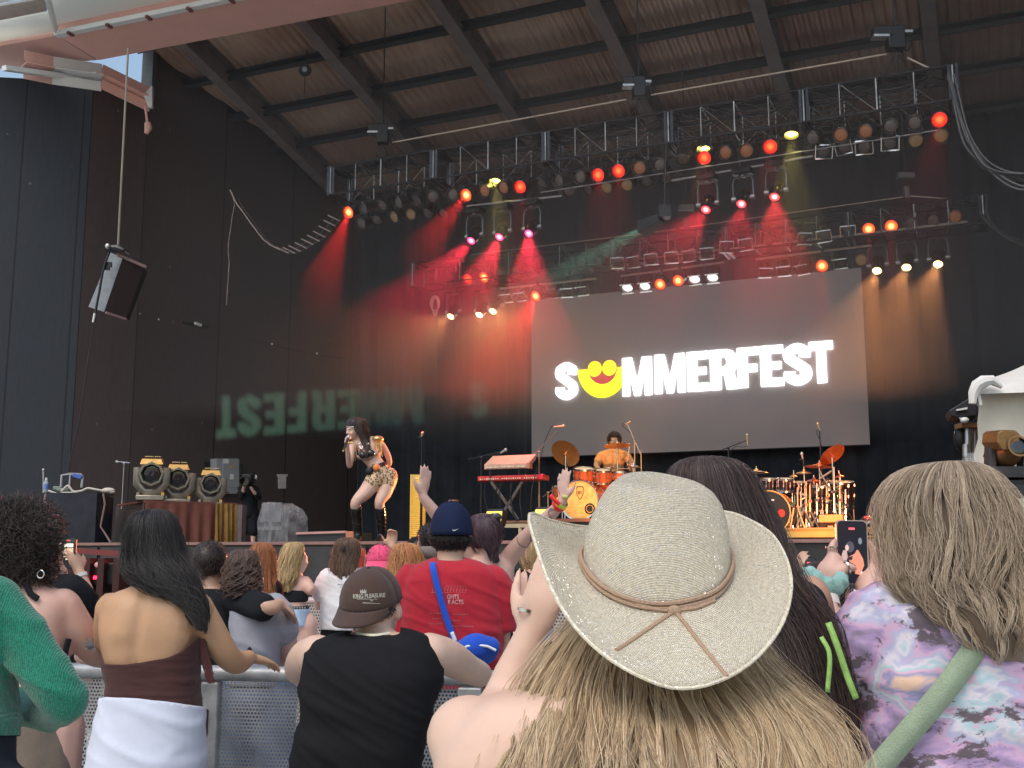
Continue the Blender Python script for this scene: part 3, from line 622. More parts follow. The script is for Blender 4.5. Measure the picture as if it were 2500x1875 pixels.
# ================= screen, projected letters, stage gear =================
def arc(cx, cy, rx, ry, a0, a1, n): return [(cx+rx*math.cos(math.radians(a0+(a1-a0)*i/n)), cy+ry*math.sin(math.radians(a0+(a1-a0)*i/n))) for i in range(n+1)]
def sglyph():
    c = catmull([(.47, .66), (.475, .80), (.30, .885), (.13, .80), (.14, .645), (.31, .51), (.475, .37), (.48, .20), (.31, .115), (.13, .20), (.125, .34)], 5); L, R_ = [], []
    for i, p in enumerate(c):
        t = np.array(c[min(i+1, len(c)-1)])-np.array(c[max(i-1, 0)]); t = t/np.linalg.norm(t); w = .13 if abs(t[0]) < .6 else .118
        L.append((p[0]-t[1]*w, p[1]+t[0]*w)); R_.append((p[0]+t[1]*w, p[1]-t[0]*w))
    return [L+R_[::-1]], .62
GL = {'E': ([[(0, 0), (.6, 0), (.6, .2), (.28, .2), (.28, .41), (.54, .41), (.54, .6), (.28, .6), (.28, .8), (.6, .8), (.6, 1), (0, 1)]], .62),
      'F': ([[(0, 0), (.28, 0), (.28, .38), (.54, .38), (.54, .58), (.28, .58), (.28, .8), (.6, .8), (.6, 1), (0, 1)]], .6),
      'T': ([[(.21, 0), (.49, 0), (.49, .79), (.7, .79), (.7, 1), (0, 1), (0, .79), (.21, .79)]], .7),
      'M': ([[(0, 0), (.23, 0), (.23, .58), (.36, 0), (.56, 0), (.69, .58), (.69, 0), (.92, 0), (.92, 1), (.61, 1), (.46, .40), (.31, 1), (0, 1)]], .92),
      'R': ([[(0, 0), (.28, 0), (.28, .37), (.35, .37), (.41, 0), (.70, 0), (.61, .43), (.67, .52), (.69, .68), (.67, .84), (.59, .95), (.44, 1), (0, 1)], [(.28, .56), (.36, .57), (.41, .62), (.42, .69), (.41, .76), (.36, .81), (.28, .81)]], .70),
      'S': sglyph()}
SY = BACK-.45
p0, p1, p2 = toS(WS(1298, 1118, SY)), toS(WS(2124, 1087, SY)), toS(WS(1298, 733, SY))
sx0, sx1, sz0, sz1 = p0.x, p1.x, p0.z, p2.z
scr = sthing('projection_screen', 'large grey projection screen showing white festival lettering with a yellow smile', 'screen', (sx0+sx1)/2, SY, sz0)
b = MB(); b.prism([S(sx0, SY, sz0), S(sx1, SY, sz0), S(sx1, SY, sz1), S(sx0, SY, sz1)], S(0, .02, 0))
b.build('screen_sheet', pm('screen_grey', (.30, .285, .29), .85, var=.08, scale=.35, emi=(.58, .43, .40), estr=.06), scr, smooth=False)
b = MB(); b.cyl(S(sx0, SY-.02, sz0), S(sx1, SY-.02, sz0), .02, n=8); b.build('hem_bar', m_dark, scr)
m_lw = pm('lit_white', (.8, .8, .8), .8, emi=(1, .98, 1), estr=2.4); m_ly = pm('lit_yellow', (.5, .5, .02), .8, emi=(.95, .9, .0), estr=1.15); m_lr = pm('lit_dark_red', (.2, .01, .02), .8, emi=(.85, .04, .06), estr=.5)
MS = Matrix(((CT, 0, ST, 0), (-ST, 0, CT, 0), (0, 1, 0, 0), (0, 0, 0, 1)))   # xy drawing -> stage wall plane, z -> depth
def plate(loops, ys, mat, name, par):
    me = outline_mesh(loops); M = STG @ Matrix(((1, 0, 0, 0), (0, 0, 1, ys), (0, 1, 0, 0), (0, 0, 0, 1))); return put_at(me, M, name, mat, par)
def sc(u, v): p = toS(WS(u, v, SY-.04)); return p.x, p.z
wtxt = [('S', 1357, 1410, 885, 976), ('M', 1520, 1592, 872, 966), ('M', 1599, 1673, 864, 960), ('E', 1679, 1732, 858, 955), ('R', 1735, 1801, 853, 951), ('F', 1802, 1854, 848, 946), ('E', 1858, 1915, 843, 943), ('S', 1916, 1981, 838, 941), ('T', 1978, 2035, 833, 935)]
for ch, ua, ub, va, vb in wtxt:
    xa, zb = sc(ua, vb); xb, _ = sc(ub, (va+vb)/2); _, za = sc((ua+ub)/2, va); _, zb = sc((ua+ub)/2, vb)
    lp, w = GL[ch]; plate([[(xa+x/w*(xb-xa), zb+y*(za-zb)) for x, y in l] for l in lp], SY-.04, m_lw, 'letter', scr)
cx, cz = sc(1471, 899); k = abs(sc(1481, 899)[0]-sc(1471, 899)[0])/10
kk = k*1.02
plate([arc(cx, cz, 60*kk, 68*kk, 180, 360, 30)+arc(cx, cz, 35*kk, 37*kk, 360, 180, 24)], SY-.04, m_ly, 'smile', scr)
plate([arc(cx, cz, 34*kk, 36*kk, 180, 360, 24)], SY-.03, m_lr, 'mouth', scr)
for s_ in (-1, 1):
    plate([arc(cx+s_*17.5*kk, cz-1*kk, 18.6*kk, 19.4*kk, 0, 350, 28)], SY-.06, m_lr, 'eye_ring', scr)
    plate([arc(cx+s_*17.5*kk, cz-1*kk, 16.8*kk, 17.8*kk, 0, 350, 28)], SY-.08, m_ly, 'eye', scr)
# added projector stands in for the screen's reflection, throwing reversed letters through a plate
LP = S(-5.2, 18.6, 7.6); wn = Vector((B.y-A.y, -(B.x-A.x), 0)).normalized(); wt = (B-A).normalized()
def wallpt(u, v): return onwall(u, v, 0.) if u < 873 else WS(u, v, BACK-.05)
PD = (wallpt(760, 1000)-LP).dot(wn)*.03
def plate_pt(P_): return LP+(P_-LP)*(PD/(P_-LP).dot(wn))
o0 = plate_pt(wallpt(800, 1000))
def uvp(u, v):
    q = plate_pt(wallpt(u, v))-o0; return (q.dot(wt)*40, q.z*40)
loops = [[(-24, -20), (24, -20), (24, 20), (-24, 20)]]
for ch, ua, ub in (('T', 523, 572), ('S', 576, 633), ('E', 639, 692), ('F', 698, 747), ('R', 759, 818), ('E', 822, 872), ('M', 877, 952), ('M', 958, 1036), ('S', 1146, 1195)):
    lp, w = GL[ch]
    for l in lp:
        q = []
        for x, y in l:
            fx = 1-x/w; fy = 1-y; u = ua+(ub-ua)*fx; vt_ = 971-.0655*(u-523); vb_ = 1074-.085*(u-523); q.append(uvp(u, vb_+(vt_-vb_)*fy))
        loops.append(q)
pj = thing('added_projector', 'small black added projector under the front truss throwing the reflected letters', 'projector', LP)
MP = Matrix(((wt.x, 0, wn.x, o0.x), (wt.y, 0, wn.y, o0.y), (0, 1, 0, o0.z), (0, 0, 0, 1)))
mbp = MB(); LPS = [np.array(l) for l in loops[1:]]; ax0 = min(l[:, 0].min() for l in LPS)-.1; ax1 = max(l[:, 0].max() for l in LPS)+.1; ay0 = min(l[:, 1].min() for l in LPS)-.05; ay1 = max(l[:, 1].max() for l in LPS)+.05
def hole_spans(y):
    xs = []
    for l in LPS:
        for i in range(len(l)):
            (xa_, ya_), (xb_, yb_) = l[i], l[(i+1) % len(l)]
            if (ya_ > y) != (yb_ > y): xs.append(xa_+(y-ya_)/(yb_-ya_)*(xb_-xa_))
    return sorted(xs)
def rq(x0, x1, y0, y1): mbp.add([(x0, y0, 0), (x1, y0, 0), (x1, y1, 0), (x0, y1, 0)], [(0, 1, 2, 3)])
rq(ax0-3, ax1+3, ay0-3, ay0); rq(ax0-3, ax1+3, ay1, ay1+3); rq(ax0-3, ax0, ay0, ay1); rq(ax1, ax1+3, ay0, ay1); NR = 110
for i in range(NR):
    y0 = ay0+(ay1-ay0)*i/NR; y1 = ay0+(ay1-ay0)*(i+1)/NR; xs = [ax0]+hole_spans((y0+y1)/2)+[ax1]
    for j in range(0, len(xs)-1, 2): rq(xs[j], xs[j+1], y0, y1)
put_at(mbp.mesh('letter_plate'), MP @ Matrix.Diagonal((.025, .025, 1, 1)), 'letter_plate', m_dark, pj)
so2 = spot('light_source', LP, wallpt(850, 1000), 2800, (.35, 1, .66), 88, .05, .0026, pj)
bx0, bx1, by0, by1 = [q/40 for q in (ax0-3, ax1+3, ay0-3, ay1+3)]; b = MB(); fr_ = [MP @ Vector((x, y, 0)) for x, y in ((bx0, by0), (bx1, by0), (bx1, by1), (bx0, by1))]; bk_ = [LP+(q-LP)*.02-(o0-LP)*.25+(q-o0)*.5 for q in fr_]
b.add(fr_+bk_, [(0, 1, 5, 4), (1, 2, 6, 5), (2, 3, 7, 6), (3, 0, 4, 7), (4, 5, 6, 7)]); b.build('light_box', m_black, pj, smooth=False, solid=.004)
b = MB(); b.box(LP+Vector((.1, -.16, .1)), (.22, .2, .22)); b.cyl(LP+Vector((.1, -.16, .1)), S(-5.0, 18.6, 9.05), .02); b.build('housing', m_black, pj)
# ---- helpers for hardware ----
m_wood = pm('orange_lacquer', (.50, .10, .03), .18, 0, var=.3, scale=12, coat=.7, stretch=(1, 1, 8))
m_brass = pm('brass_cymbal', (.72, .40, .16), .28, .9, var=.15, scale=40)
m_headw = pm('cream_head', (.85, .68, .42), .5, var=.1); m_black2 = pm('gloss_black', (.015, .015, .016), .12, coat=.6)
def rod(mb, pts, ys, r=.012): mb.tube([WS(u, v, ys) for u, v in pts], r, 6)
def cymbal(u, v, ys, r, tiltx, tilty, foot, label, mat=None, group=None):
    p = WS(u, v, ys); t = thing('cymbal', label, 'cymbal', p, 0, group)
    M = Matrix.Translation(p) @ Matrix.Rotation(math.radians(tilty), 4, 'Y') @ Matrix.Rotation(math.radians(tiltx), 4, 'X')
    b = MB(); b.lathe([(r, -.012), (r*.97, -.006), (r*.6, .008), (r*.22, .02), (r*.2, .035), (r*.1, .048), (.002, .05)], M, 26, caps=False); b.lathe([(.002, -.004), (r*.6, .0), (r, -.0125)], M, 26, caps=False)
    b.build('plate', mat or m_brass, t); b = MB(); b.cyl(M @ Vector((0, 0, -.05)), M @ Vector((0, 0, .085)), .009, n=6); b.cyl(p-Vector((0, 0, .04)), Vector((p.x, p.y, foot+.35)), .011, n=6); b.cyl(Vector((p.x, p.y, p.z*.5+foot*.5)), Vector((p.x, p.y, foot+.2)), .017, n=6)
    for a in (0.4, 2.5, 4.6): b.tube([(p.x, p.y, foot+.38), (p.x+.16*math.cos(a), p.y+.16*math.sin(a), foot+.2), (p.x+.28*math.cos(a), p.y+.28*math.sin(a), foot+.01)], .009, 5)
    b.build('stand', m_chrome, t); return t
def drum(u, v, ys, r, h, M3, label, shell, head, foot=None, name='drum', par=None, lugs=8, front=None):
    p = WS(u, v, ys); t = par or thing(name, label, 'drum', p); M = Matrix.Translation(p) @ M3
    b = MB(); b.lathe([(r, -h/2), (r, h/2)], M, 26, caps=False); b.build('shell', shell, t)
    b = MB(); b.lathe([(.001, h/2+.004), (r*.6, h/2+.004), (r, h/2)], M, 26, caps=False); b.build('drum_head', head, t)
    b = MB(); b.lathe([(.001, -h/2-.004), (r*.6, -h/2-.004), (r, -h/2)], M, 26, caps=False); b.build('bottom_head', m_headw, t)
    for s_ in (1, -1):
        b = MB(); b.lathe([(r+.002, s_*h/2-.015), (r+.014, s_*h/2-.015), (r+.014, s_*h/2+.015), (r-.004, s_*h/2+.012)], M, 26, caps=False); b.build('hoop', front or m_chrome, t)
    b = MB()
    for k in range(lugs):
        a = 2*math.pi*k/lugs+.3; c_, s_ = math.cos(a)*(r+.012), math.sin(a)*(r+.012)
        b.cyl(M @ Vector((c_, s_, -h/2)), M @ Vector((c_, s_, h/2)), .005, n=5); b.cyl(M @ Vector((c_, s_, -.02)), M @ Vector((c_, s_, .02)), .013, n=6)
        b.cyl(M @ Vector((c_, s_, h/2-.05)), M @ Vector((c_, s_, h/2-.01)), .012, n=6)
    b.build('lug', m_chrome, t)
    if foot is not None:
        b = MB()
        for a in (.3, 2.4, 4.5): b.cyl((p.x+math.cos(a)*(r+.02), p.y+math.sin(a)*(r+.02), p.z), (p.x+math.cos(a)*(r+.03), p.y+math.sin(a)*(r+.03), foot), .008, n=5)
        b.build('leg', m_chrome, t)
    return t, M
Rkick = Matrix.Rotation(-TH, 4, 'Z') @ Matrix.Rotation(math.radians(90), 4, 'X')     # drum axis toward the crowd
RIS1, RIS2 = 2.12, 1.95
# ---- risers ----
K1 = 16.0
def sx(u, v, ys): return toS(WS(u, v, ys)).x
xa, xb = sx(1340, 1270, K1-.6), sx(1610, 1270, K1-.6)
t = sthing('drum_riser', 'black drum riser with an orange brown top edge under the wooden drum kit', 'riser', (xa+xb)/2, K1+.6, FLOOR)
b = MB(); b.prism([S(xa, K1-.6, FLOOR+.02), S(xb, K1-.6, FLOOR+.02), S(xb, K1-.6, RIS1-.05), S(xa, K1-.6, RIS1-.05)], S(0, 2.9, 0)); b.build('body', m_dark, t, smooth=False)
b = MB(); b.prism([S(xa-.02, K1-.62, RIS1-.05), S(xb, K1-.62, RIS1-.05), S(xb, K1-.62, RIS1), S(xa-.02, K1-.62, RIS1)], S(0, 2.94, 0)); b.build('top', pm('riser_carpet', (.34, .13, .07), .8), t, smooth=False)
xa, xb = sx(1228, 1275, K1-.9), sx(1335, 1275, K1-.9); zz = WS(1260, 1271, K1-.9).z
t = sthing('platform', 'low cream framed platform with a brown top left of the drum riser', 'riser', (xa+xb)/2, K1-.5, FLOOR)
b = MB(); b.prism([S(xa, K1-.9, zz-.03), S(xb, K1-.9, zz-.03), S(xb, K1-.9, zz), S(xa, K1-.9, zz)], S(0, 1.6, 0)); b.build('top', pm('brown_top', (.36, .17, .1), .7), t, smooth=False)
m_cr = pm('cream_frame', (.72, .55, .36), .5)
b = MB(); b.beam(S(xa+.03, K1-.88, zz-.075), S(xb, K1-.88, zz-.075), .06, .06); b.build('frame', m_cr, t, smooth=False)
for x in (xa+.27, xb-.3, xa+.3, xb-.3):
    b = MB(); b.beam(S(x, K1-.88+(1.2 if x == xa+.3 else 0), zz-.1), S(x, K1-.88+(1.2 if x == xa+.3 else 0), FLOOR), .05, .05); b.build('leg', m_cr, t, smooth=False)
K2 = 16.0
xa, xb = sx(1890, 1300, K2-.7), sx(2170, 1300, K2-.7)
t = sthing('drum_riser', 'low yellow edged drum riser under the crowded red lit drum kit', 'riser', (xa+xb)/2, K2+.6, FLOOR)
b = MB(); b.prism([S(xa, K2-.7, RIS2-.13), S(xb, K2-.7, RIS2-.13), S(xb, K2-.7, RIS2-.025), S(xa, K2-.7, RIS2-.025)], S(0, 2.8, 0)); b.build('yellow_frame', pm('yellow_frame', (.85, .52, .12), .45, var=.12, scale=3), t, smooth=False)
b = MB(); b.prism([S(xa, K2-.72, RIS2-.025), S(xb, K2-.72, RIS2-.025), S(xb, K2-.72, RIS2), S(xa, K2-.72, RIS2)], S(0, 2.84, 0)); b.build('top', pm('yellow_edge', (.62, .34, .12), .5), t, smooth=False)
b = MB(); b.prism([S(xa+.1, K2-.5, FLOOR), S(xb-.1, K2-.5, FLOOR), S(xb-.1, K2-.5, RIS2-.13), S(xa+.1, K2-.5, RIS2-.13)], S(0, 2.4, 0)); b.build('base', m_dark, t, smooth=False)
# ---- kit 1 ----
t, M = drum(1425.8, 1222.8, K1, .30, .42, Rkick, 'large bass drum with a mottled cream front head, small shield mark and round port', m_wood, pm('mottled_cream', (.86, .56, .20), .45, var=.3, scale=14, col2=(.60, .34, .09)), None, 'bass_drum', front=m_chrome)
o_ = toS(WS(1439.5, 1242, K1-.23)); k_c = toS(WS(1425.8, 1222.8, K1)); ry = K1-.222
def disc(mb, x, z, y, ra, rb, n=24): pass
plate([arc(o_.x, o_.z, .085, .085, 0, 350, 28), arc(o_.x, o_.z, .062, .062, 0, 350, 28)], ry, m_black2, 'port_ring', t)
plate([arc(o_.x, o_.z, .05, .05, 0, 350, 24)], ry-.002, m_black2, 'port_hole', t)
q = toS(WS(1415.5, 1203, K1-.23)); shp = [(-.06, .08), (-.04, .1), (.04, .1), (.06, .08), (.055, -.02), (.02, -.09), (0, -.105), (-.02, -.09), (-.055, -.02)]
plate([[(q.x+x, q.z+y) for x, y in shp], [(q.x+x*.84, q.z+y*.88) for x, y in shp]], ry-.001, m_black2, 'shield_mark', t)
me = text_mesh('SJC', .058, 0, .001); put_at(me, STG @ Matrix(((1, 0, 0, q.x), (0, 0, 1, ry-.001), (0, 1, 0, q.z+.005), (0, 0, 0, 1))), 'shield_letters', m_black2, t)
R0 = Matrix.Rotation(math.radians(14), 4, 'X')
drum(1425, 1160, K1+.05, .155, .20, R0, 'left of the two small orange rack toms on top of the bass drum', m_wood, m_headw, None, 'rack_tom')
drum(1472, 1163, K1+.15, .125, .19, R0, 'right of the two small orange rack toms on top of the bass drum', m_wood, m_headw, None, 'rack_tom')
drum(1378, 1215, K1+.35, .19, .34, Matrix.Identity(4), 'orange floor drum at the left of the cream headed bass drum', m_wood, m_headw, RIS1, 'floor_tom')
drum(1492, 1212, K1+.45, .21, .38, Matrix.Identity(4), 'orange floor drum at the right of the cream headed bass drum', m_wood, m_headw, RIS1, 'floor_tom')
drum(1512, 1165, K1+.5, .17, .13, Matrix.Identity(4), 'snare drum with chrome hoops in front of the drummer', m_wood, m_headw, RIS1, 'snare_drum')
cymbal(1381, 1106, K1+.3, .245, -42, 36, RIS1, 'large brass cymbal steeply tilted at the left of the wooden kit')
cymbal(1507, 1087, K1+.5, .22, -6, -2, RIS1, 'brass cymbal hiding the chin of the seated drummer', pm('orange_brass', (.8, .34, .12), .3, .8))
cymbal(1546, 1138, K1+.6, .12, 0, 6, RIS1, 'small flat cymbal at the right of the wooden kit', pm('silvery_cymbal', (.7, .55, .5), .3, .9))
def micstand(label, base_u, base_v, top, foot, ys, boom=None, mic=None, mat=None, ball=False, r=.011):
    p = WS(*top, ys); t = thing('microphone_stand', label, 'mic stand', (p.x, p.y, foot)); m = mat or m_trussm
    b = MB(); b.cyl((p.x, p.y, foot+.02), p, r, n=6); b.cyl((p.x, p.y, foot+.02), (p.x, p.y, foot+(p.z-foot)*.55), r*1.5, n=6); b.build('upright', m, t)
    b = MB()
    for a in (.3, 2.4, 4.5): b.cyl((p.x, p.y, foot+.12), (p.x+.25*math.cos(a), p.y+.25*math.sin(a), foot+.01), .008, n=5)
    b.build('tripod', m, t)
    if boom:
        b = MB(); b.cyl(WS(*boom[0], ys), WS(*boom[1], ys), .009, n=6); b.ell(p, .022); b.build('boom', m, t)
        pb = WS(*boom[1], ys)
    if mic:
        a_, b_ = WS(*mic[0], ys), WS(*mic[1], ys); d_ = (b_-a_).normalized(); b = MB(); b.tube([a_, b_], [.012, .02], 8); b.ell(b_, .028 if ball else .022, n=10, m=6); b.build('microphone', m_alu if ball else m_brass2, t)
        b = MB(); b.tube([Vector(q) for q in catmull([a_, a_+Vector((-.05, 0, -.02)), p+Vector((.03, 0, -.1)), Vector((p.x, p.y, foot+.3))], 5)], .005, 5); b.build('cable', m_black, t)
    return t
m_brass2 = pm('champagne_mic', (.7, .5, .28), .3, .8)
m_std = pm('tan_chrome', (.55, .42, .28), .3, .9)
micstand('overhead mic boom rising to the right above the left cymbal', 0, 0, (1316, 1104), FLOOR, K1-.3, ((1292, 1122), (1360, 1053)), ((1352, 1043), (1376, 1041)), m_std)
micstand('overhead mic boom leaning left behind the drummer', 0, 0, (1549, 1078), FLOOR, K1+.9, ((1563, 1108), (1531, 1036)), ((1527, 1036), (1538, 1030)), m_std)
micstand('straight mic stand behind the drummer at the right', 0, 0, (1565, 1100), FLOOR, K1+1.0, None, None, m_std)
micstand('black boom mic stand with a round mic over the keyboards', 0, 0, (1175, 1118), FLOOR, 15.4, ((1144, 1122), (1224, 1103)), ((1222, 1106), (1234.5, 1098)), m_trussm, True)
micstand('straight black mic stand with an empty clip right of the singer', 0, 0, (1030.5, 1070), FLOOR, 12.3, None, ((1029.5, 1066), (1031, 1058)), m_black)
micstand('thin mic stand with a pencil mic on the side stage near the big lights', 0, 0, (303, 1131), FLOOR, 15.5, ((317, 1130), (288, 1127)), ((290, 1128), (285, 1127)), m_alu, True, .008)
micstand('boom mic stand in front of the screen left of the second kit', 0, 0, (1778, 1094), FLOOR, K2+.6, ((1763, 1098), (1824, 1075)), ((1825, 1088), (1824, 1062)), m_trussm)
micstand('tall mic stand rising above the red cymbals of the second kit', 0, 0, (2002, 1090), FLOOR, K2+.3, ((2003, 1095), (2001, 1050)), ((2002, 1052), (1996, 1035)), m_trussm)
micstand('short mic with a pink ball head above the second kit', 0, 0, (1961, 1120), FLOOR, K2+.3, None, ((1960, 1120), (1957.5, 1108)), m_trussm, True)
t = micstand('low boom mic aimed at the bass drum from the left', 0, 0, (1338, 1203), RIS1-.4, K1-.7, ((1325, 1213), (1367, 1182)), None, m_std)
# ---- keyboards ----
KY = 15.2
t = sthing('keyboard_stand', 'black crossed keyboard stand carrying two keyboards', 'stand', sx(1236, 1260, KY), KY, FLOOR)
b = MB()
for a, c in (((1200, 1177), (1264, 1268)), ((1275, 1177), (1222, 1262))):
    for dy in (-.12, .25): b.beam(WS(*a, KY+dy), WS(*c, KY+dy), .028, .04)
b.build('crossed_legs', pm('stand_tube', (.14, .12, .11), .35, .7), t, smooth=False)
b = MB(); b.cyl(WS(1198, 1160, KY), WS(1198, 1140, KY), .016); b.cyl(WS(1267, 1160, KY), WS(1267, 1140, KY), .016); b.cyl(WS(1198, 1178, KY-.1), WS(1196, 1150, KY-.1), .016); b.build('tier_arm', m_trussm, t)
def keyboard(name, lab, u0, u1, v0, v1, body, dz, tilt, endm=None):
    p, q = WS(u0, (v0+v1)/2, KY-.1), WS(u1, (v0+v1)/2-.5*(u1-u0)/100, KY-.1); q.z = p.z; t = thing(name, lab, 'keyboard', (p+q)/2); h = (v1-v0)/2660*14
    d_ = (q-p).normalized(); bk = Vector((ST, CT, 0))*.32+Vector((0, 0, tilt))
    b = MB(); b.prism([p-Vector((0, 0, h*.5)), q-Vector((0, 0, h*.5)), q+Vector((0, 0, h*.5)), p+Vector((0, 0, h*.5))], bk); b.build('body', body, t, smooth=False, bev=.006)
    b = MB(); nrm = Vector((-ST, -CT, 0))*.012
    for i in range(26):
        if i in (9, 19): continue
        c_ = p.lerp(q, .05+.9*i/26)+nrm-Vector((0, 0, h*.12)); b.box(c_, (.02, .012, .016 if i % 3 else .026))
    b.build('knob', pm('cream_knob', (.85, .7, .5), .4), t, smooth=False)
    if endm: b = MB(); b.box(q+d_*.02, (.05, .1, h*1.15), Matrix.Rotation(-TH, 4, 'Z')); b.build('end_cap', endm, t, bev=.005)
    return t
keyboard('stage_keyboard', 'long red stage keyboard on the lower tier', 1166, 1322, 1162, 1176, pm('red_keys', (.62, .03, .03), .35), 0, .0, pm('bright_red', (.9, .02, .05), .3))
keyboard('synthesizer', 'pale synthesizer tilted up on the upper tier', 1182, 1290, 1133, 1148, pm('pinkish_wood', (.62, .36, .26), .45), 0, .16, pm('wood_end', (.55, .22, .12), .4))
t = sthing('cable_group', 'loose black cables hanging from the keyboards', 'cable', sx(1230, 1200, KY), KY, FLOOR)
for (a, c) in (((1185, 1178), (1190, 1245)), ((1219, 1178), (1205, 1235)), ((1247, 1178), (1257, 1262)), ((1273, 1178), (1275, 1266)), ((1250, 1178), (1252, 1255)), ((1312, 1140), (1295, 1245)), ((1224, 1178), (1222, 1240))):
    b = MB(); m_ = ((a[0]+c[0])/2-5, (a[1]+c[1])/2); b.tube([WS(*q, KY-.15) for q in catmull([a, m_, c], 5)], .007, 5); b.build('cable', m_black, t)
# ---- amber lit boxes ----
m_ylit = pm('yellow_lit_panel', (.9, .66, .12), .5, emi=(1, .72, .12), estr=.55)
for u0, u1, v0, v1, lab in ((1086, 1131, 1248, 1266, 'left amber lit floor light box with the dark post behind it'), (1182, 1229, 1249, 1270, 'middle amber lit floor light box under the keyboards'), (1303, 1336, 1246, 1264, 'right amber lit floor light box beside the drum riser')):
    ys = 14.6; p = WS((u0+u1)/2, v1, ys); t = thing('floor_light', lab, 'stage light', (p.x, p.y, FLOOR)); w = (u1-u0)/2660*14.8; h = (v1-v0)/2660*14.8+.1
    Rm = Matrix.Rotation(-TH, 4, 'Z') @ Matrix.Rotation(math.radians(-18), 4, 'X')
    b = MB(); b.box(p+Vector((.04, .10, h*.2)), (w, .16, h), Rm); b.build('case', m_black, t, bev=.01)
    b = MB(); b.box(p+Vector((0, 0, h*.2)), (w*.92, .02, h*.8), Rm); b.build('lit_panel', m_ylit, t, smooth=False)
    b = MB(); b.box(p+Vector((0, -.012, h*.02)), (w*.6, .02, h*.55), Rm); b.build('dark_baffle', m_black, t, smooth=False)
    b = MB(); b.cyl((p.x, p.y+.1, FLOOR), (p.x, p.y+.1, p.z), .03); b.build('foot', m_black, t)
p = WS(1107.5, 1252, 14.9); t = thing('bin_post', 'dark brown post with a flared cap behind an amber light box', 'post', (p.x, p.y, FLOOR))
b = MB(); b.lathe([(.055, FLOOR-p.z), (.055, .15)], Matrix.Translation(p), 14); b.build('body', pm('brown_post', (.09, .06, .04), .5), t)
b = MB(); b.lathe([(.055, .15), (.085, .175), (.085, .19), (.05, .195)], Matrix.Translation(p), 14); b.build('cap', pm('copper_cap', (.35, .2, .12), .4), t)
# yellow slatted panel
m_slat = pm('yellow_slat', (.88, .60, .14), .4, var=.1, emi=(1, .65, .12), estr=.10)  # faint yellow glow put into slats that are no lamp
p = WS(1014, 1330, 13.0); t = thing('slatted_panel', 'tall narrow yellow slatted panel standing at the stage centre', 'panel', (p.x, p.y, FLOOR))
for i, (ua, ub, ut) in enumerate(((1002, 1025, 1159), (1028, 1037, 1200))):
    pa, pb = WS(ua, 1325, 13.0+.3*i), WS(ub, 1325, 13.0+.3*i); w = (pb-pa).length; zt_ = WS(ua, ut, 13.0).z; c_ = (pa+pb)/2
    b = MB(); b.box((c_.x, c_.y+.03, (FLOOR+zt_)/2), (w, .04, zt_-FLOOR)); b.build('back_board', pm('yellow_board', (.75, .5, .12), .5), t, smooth=False)
    b = MB(); n_ = 34
    for j in range(n_): b.box((c_.x, c_.y-.0, FLOOR+.03+(zt_-FLOOR-.06)*j/n_), (w*.86, .03, (zt_-FLOOR)/n_*.55), Matrix.Rotation(.5, 4, 'X'))
    b.build('slat', m_slat, t, smooth=False)
    for s_ in (-1, 1): b = MB(); b.box((c_.x+s_*w*.47, c_.y-.01, (FLOOR+zt_)/2), (w*.07, .05, zt_-FLOOR)); b.build('side_rail', m_slat, t, smooth=False)
# low case left of the singer
pa, pb = WS(725, 1300, 12.6), WS(845, 1296, 12.0); t = thing('stage_box', 'low dark box with a pink top edge left of the singer', 'box', ((pa+pb)/2).xy.to_3d()+Vector((0, 0, FLOOR)))
b = MB(); z1 = 1.6+(1352-1293)/2660*12.4; b.prism([(pa.x, pa.y, FLOOR), (pb.x, pb.y, FLOOR), (pb.x, pb.y, z1), (pa.x, pa.y, z1)], (.25, .6, 0)); b.build('body', pm('dark_case', (.04, .043, .045), .5), t, smooth=False)
b = MB(); b.beam((pa.x, pa.y-.02, z1), (pb.x, pb.y-.02, z1), .025, .03); b.build('top_edge', pm('pinkish_edge', (.65, .35, .32), .4), t)
b = MB(); b.box((pb.x+.05, pb.y+.02, z1-.05), (.10, .1, .11)); b.build('corner_block', pm('orange_block', (.62, .25, .14), .5), t, bev=.006)
# ---- kit 2: red lit ----
m_redc = pm('red_lit_cymbal', (.75, .20, .08), .3, .75, var=.2); m_sh = pm('black_glitter', (.03, .03, .035), .15, .4, var=.5, scale=60, coat=1)  # red stage light put into the cymbal colour
t, M = drum(1883, 1252.5, K2, .305, .44, Rkick, 'black headed bass drum with a yellow hoop and a red beater patch', m_sh, pm('black_head', (.02, .022, .022), .25), None, 'bass_drum', front=pm('yellow_hoop', (.75, .5, .15), .35))
q = toS(WS(1908, 1253, K2-.23)); plate([arc(q.x, q.z, .05, .055, 0, 350, 20)], K2-.235, pm('red_patch', (.75, .05, .03), .5), 'red_patch', t)
q = toS(WS(1885, 1221, K2-.23)); plate([[(q.x-.03, q.z-.01), (q.x+.03, q.z-.01), (q.x+.03, q.z+.012), (q.x-.03, q.z+.012)]], K2-.235, m_white, 'badge', t)
for i, (u, v, r, h, lab) in enumerate(((1876, 1184, .11, .17, 'left black rack tom with chrome hoops on the second kit'), (1918, 1184, .11, .17, 'right black rack tom with chrome hoops on the second kit'), (1955, 1190, .12, .14, 'dark snare drum in the middle of the second kit'), (2005, 1215, .17, .34, 'tall floor drum with a red patch on the second kit'), (2052, 1208, .18, .36, 'floor drum at the right end of the second kit'))):
    drum(u, v, K2+.1+.15*(i > 1), r, h, Matrix.Rotation(math.radians(10), 4, 'X'), lab, m_sh, m_headw, RIS2 if i > 1 else None, 'drum')
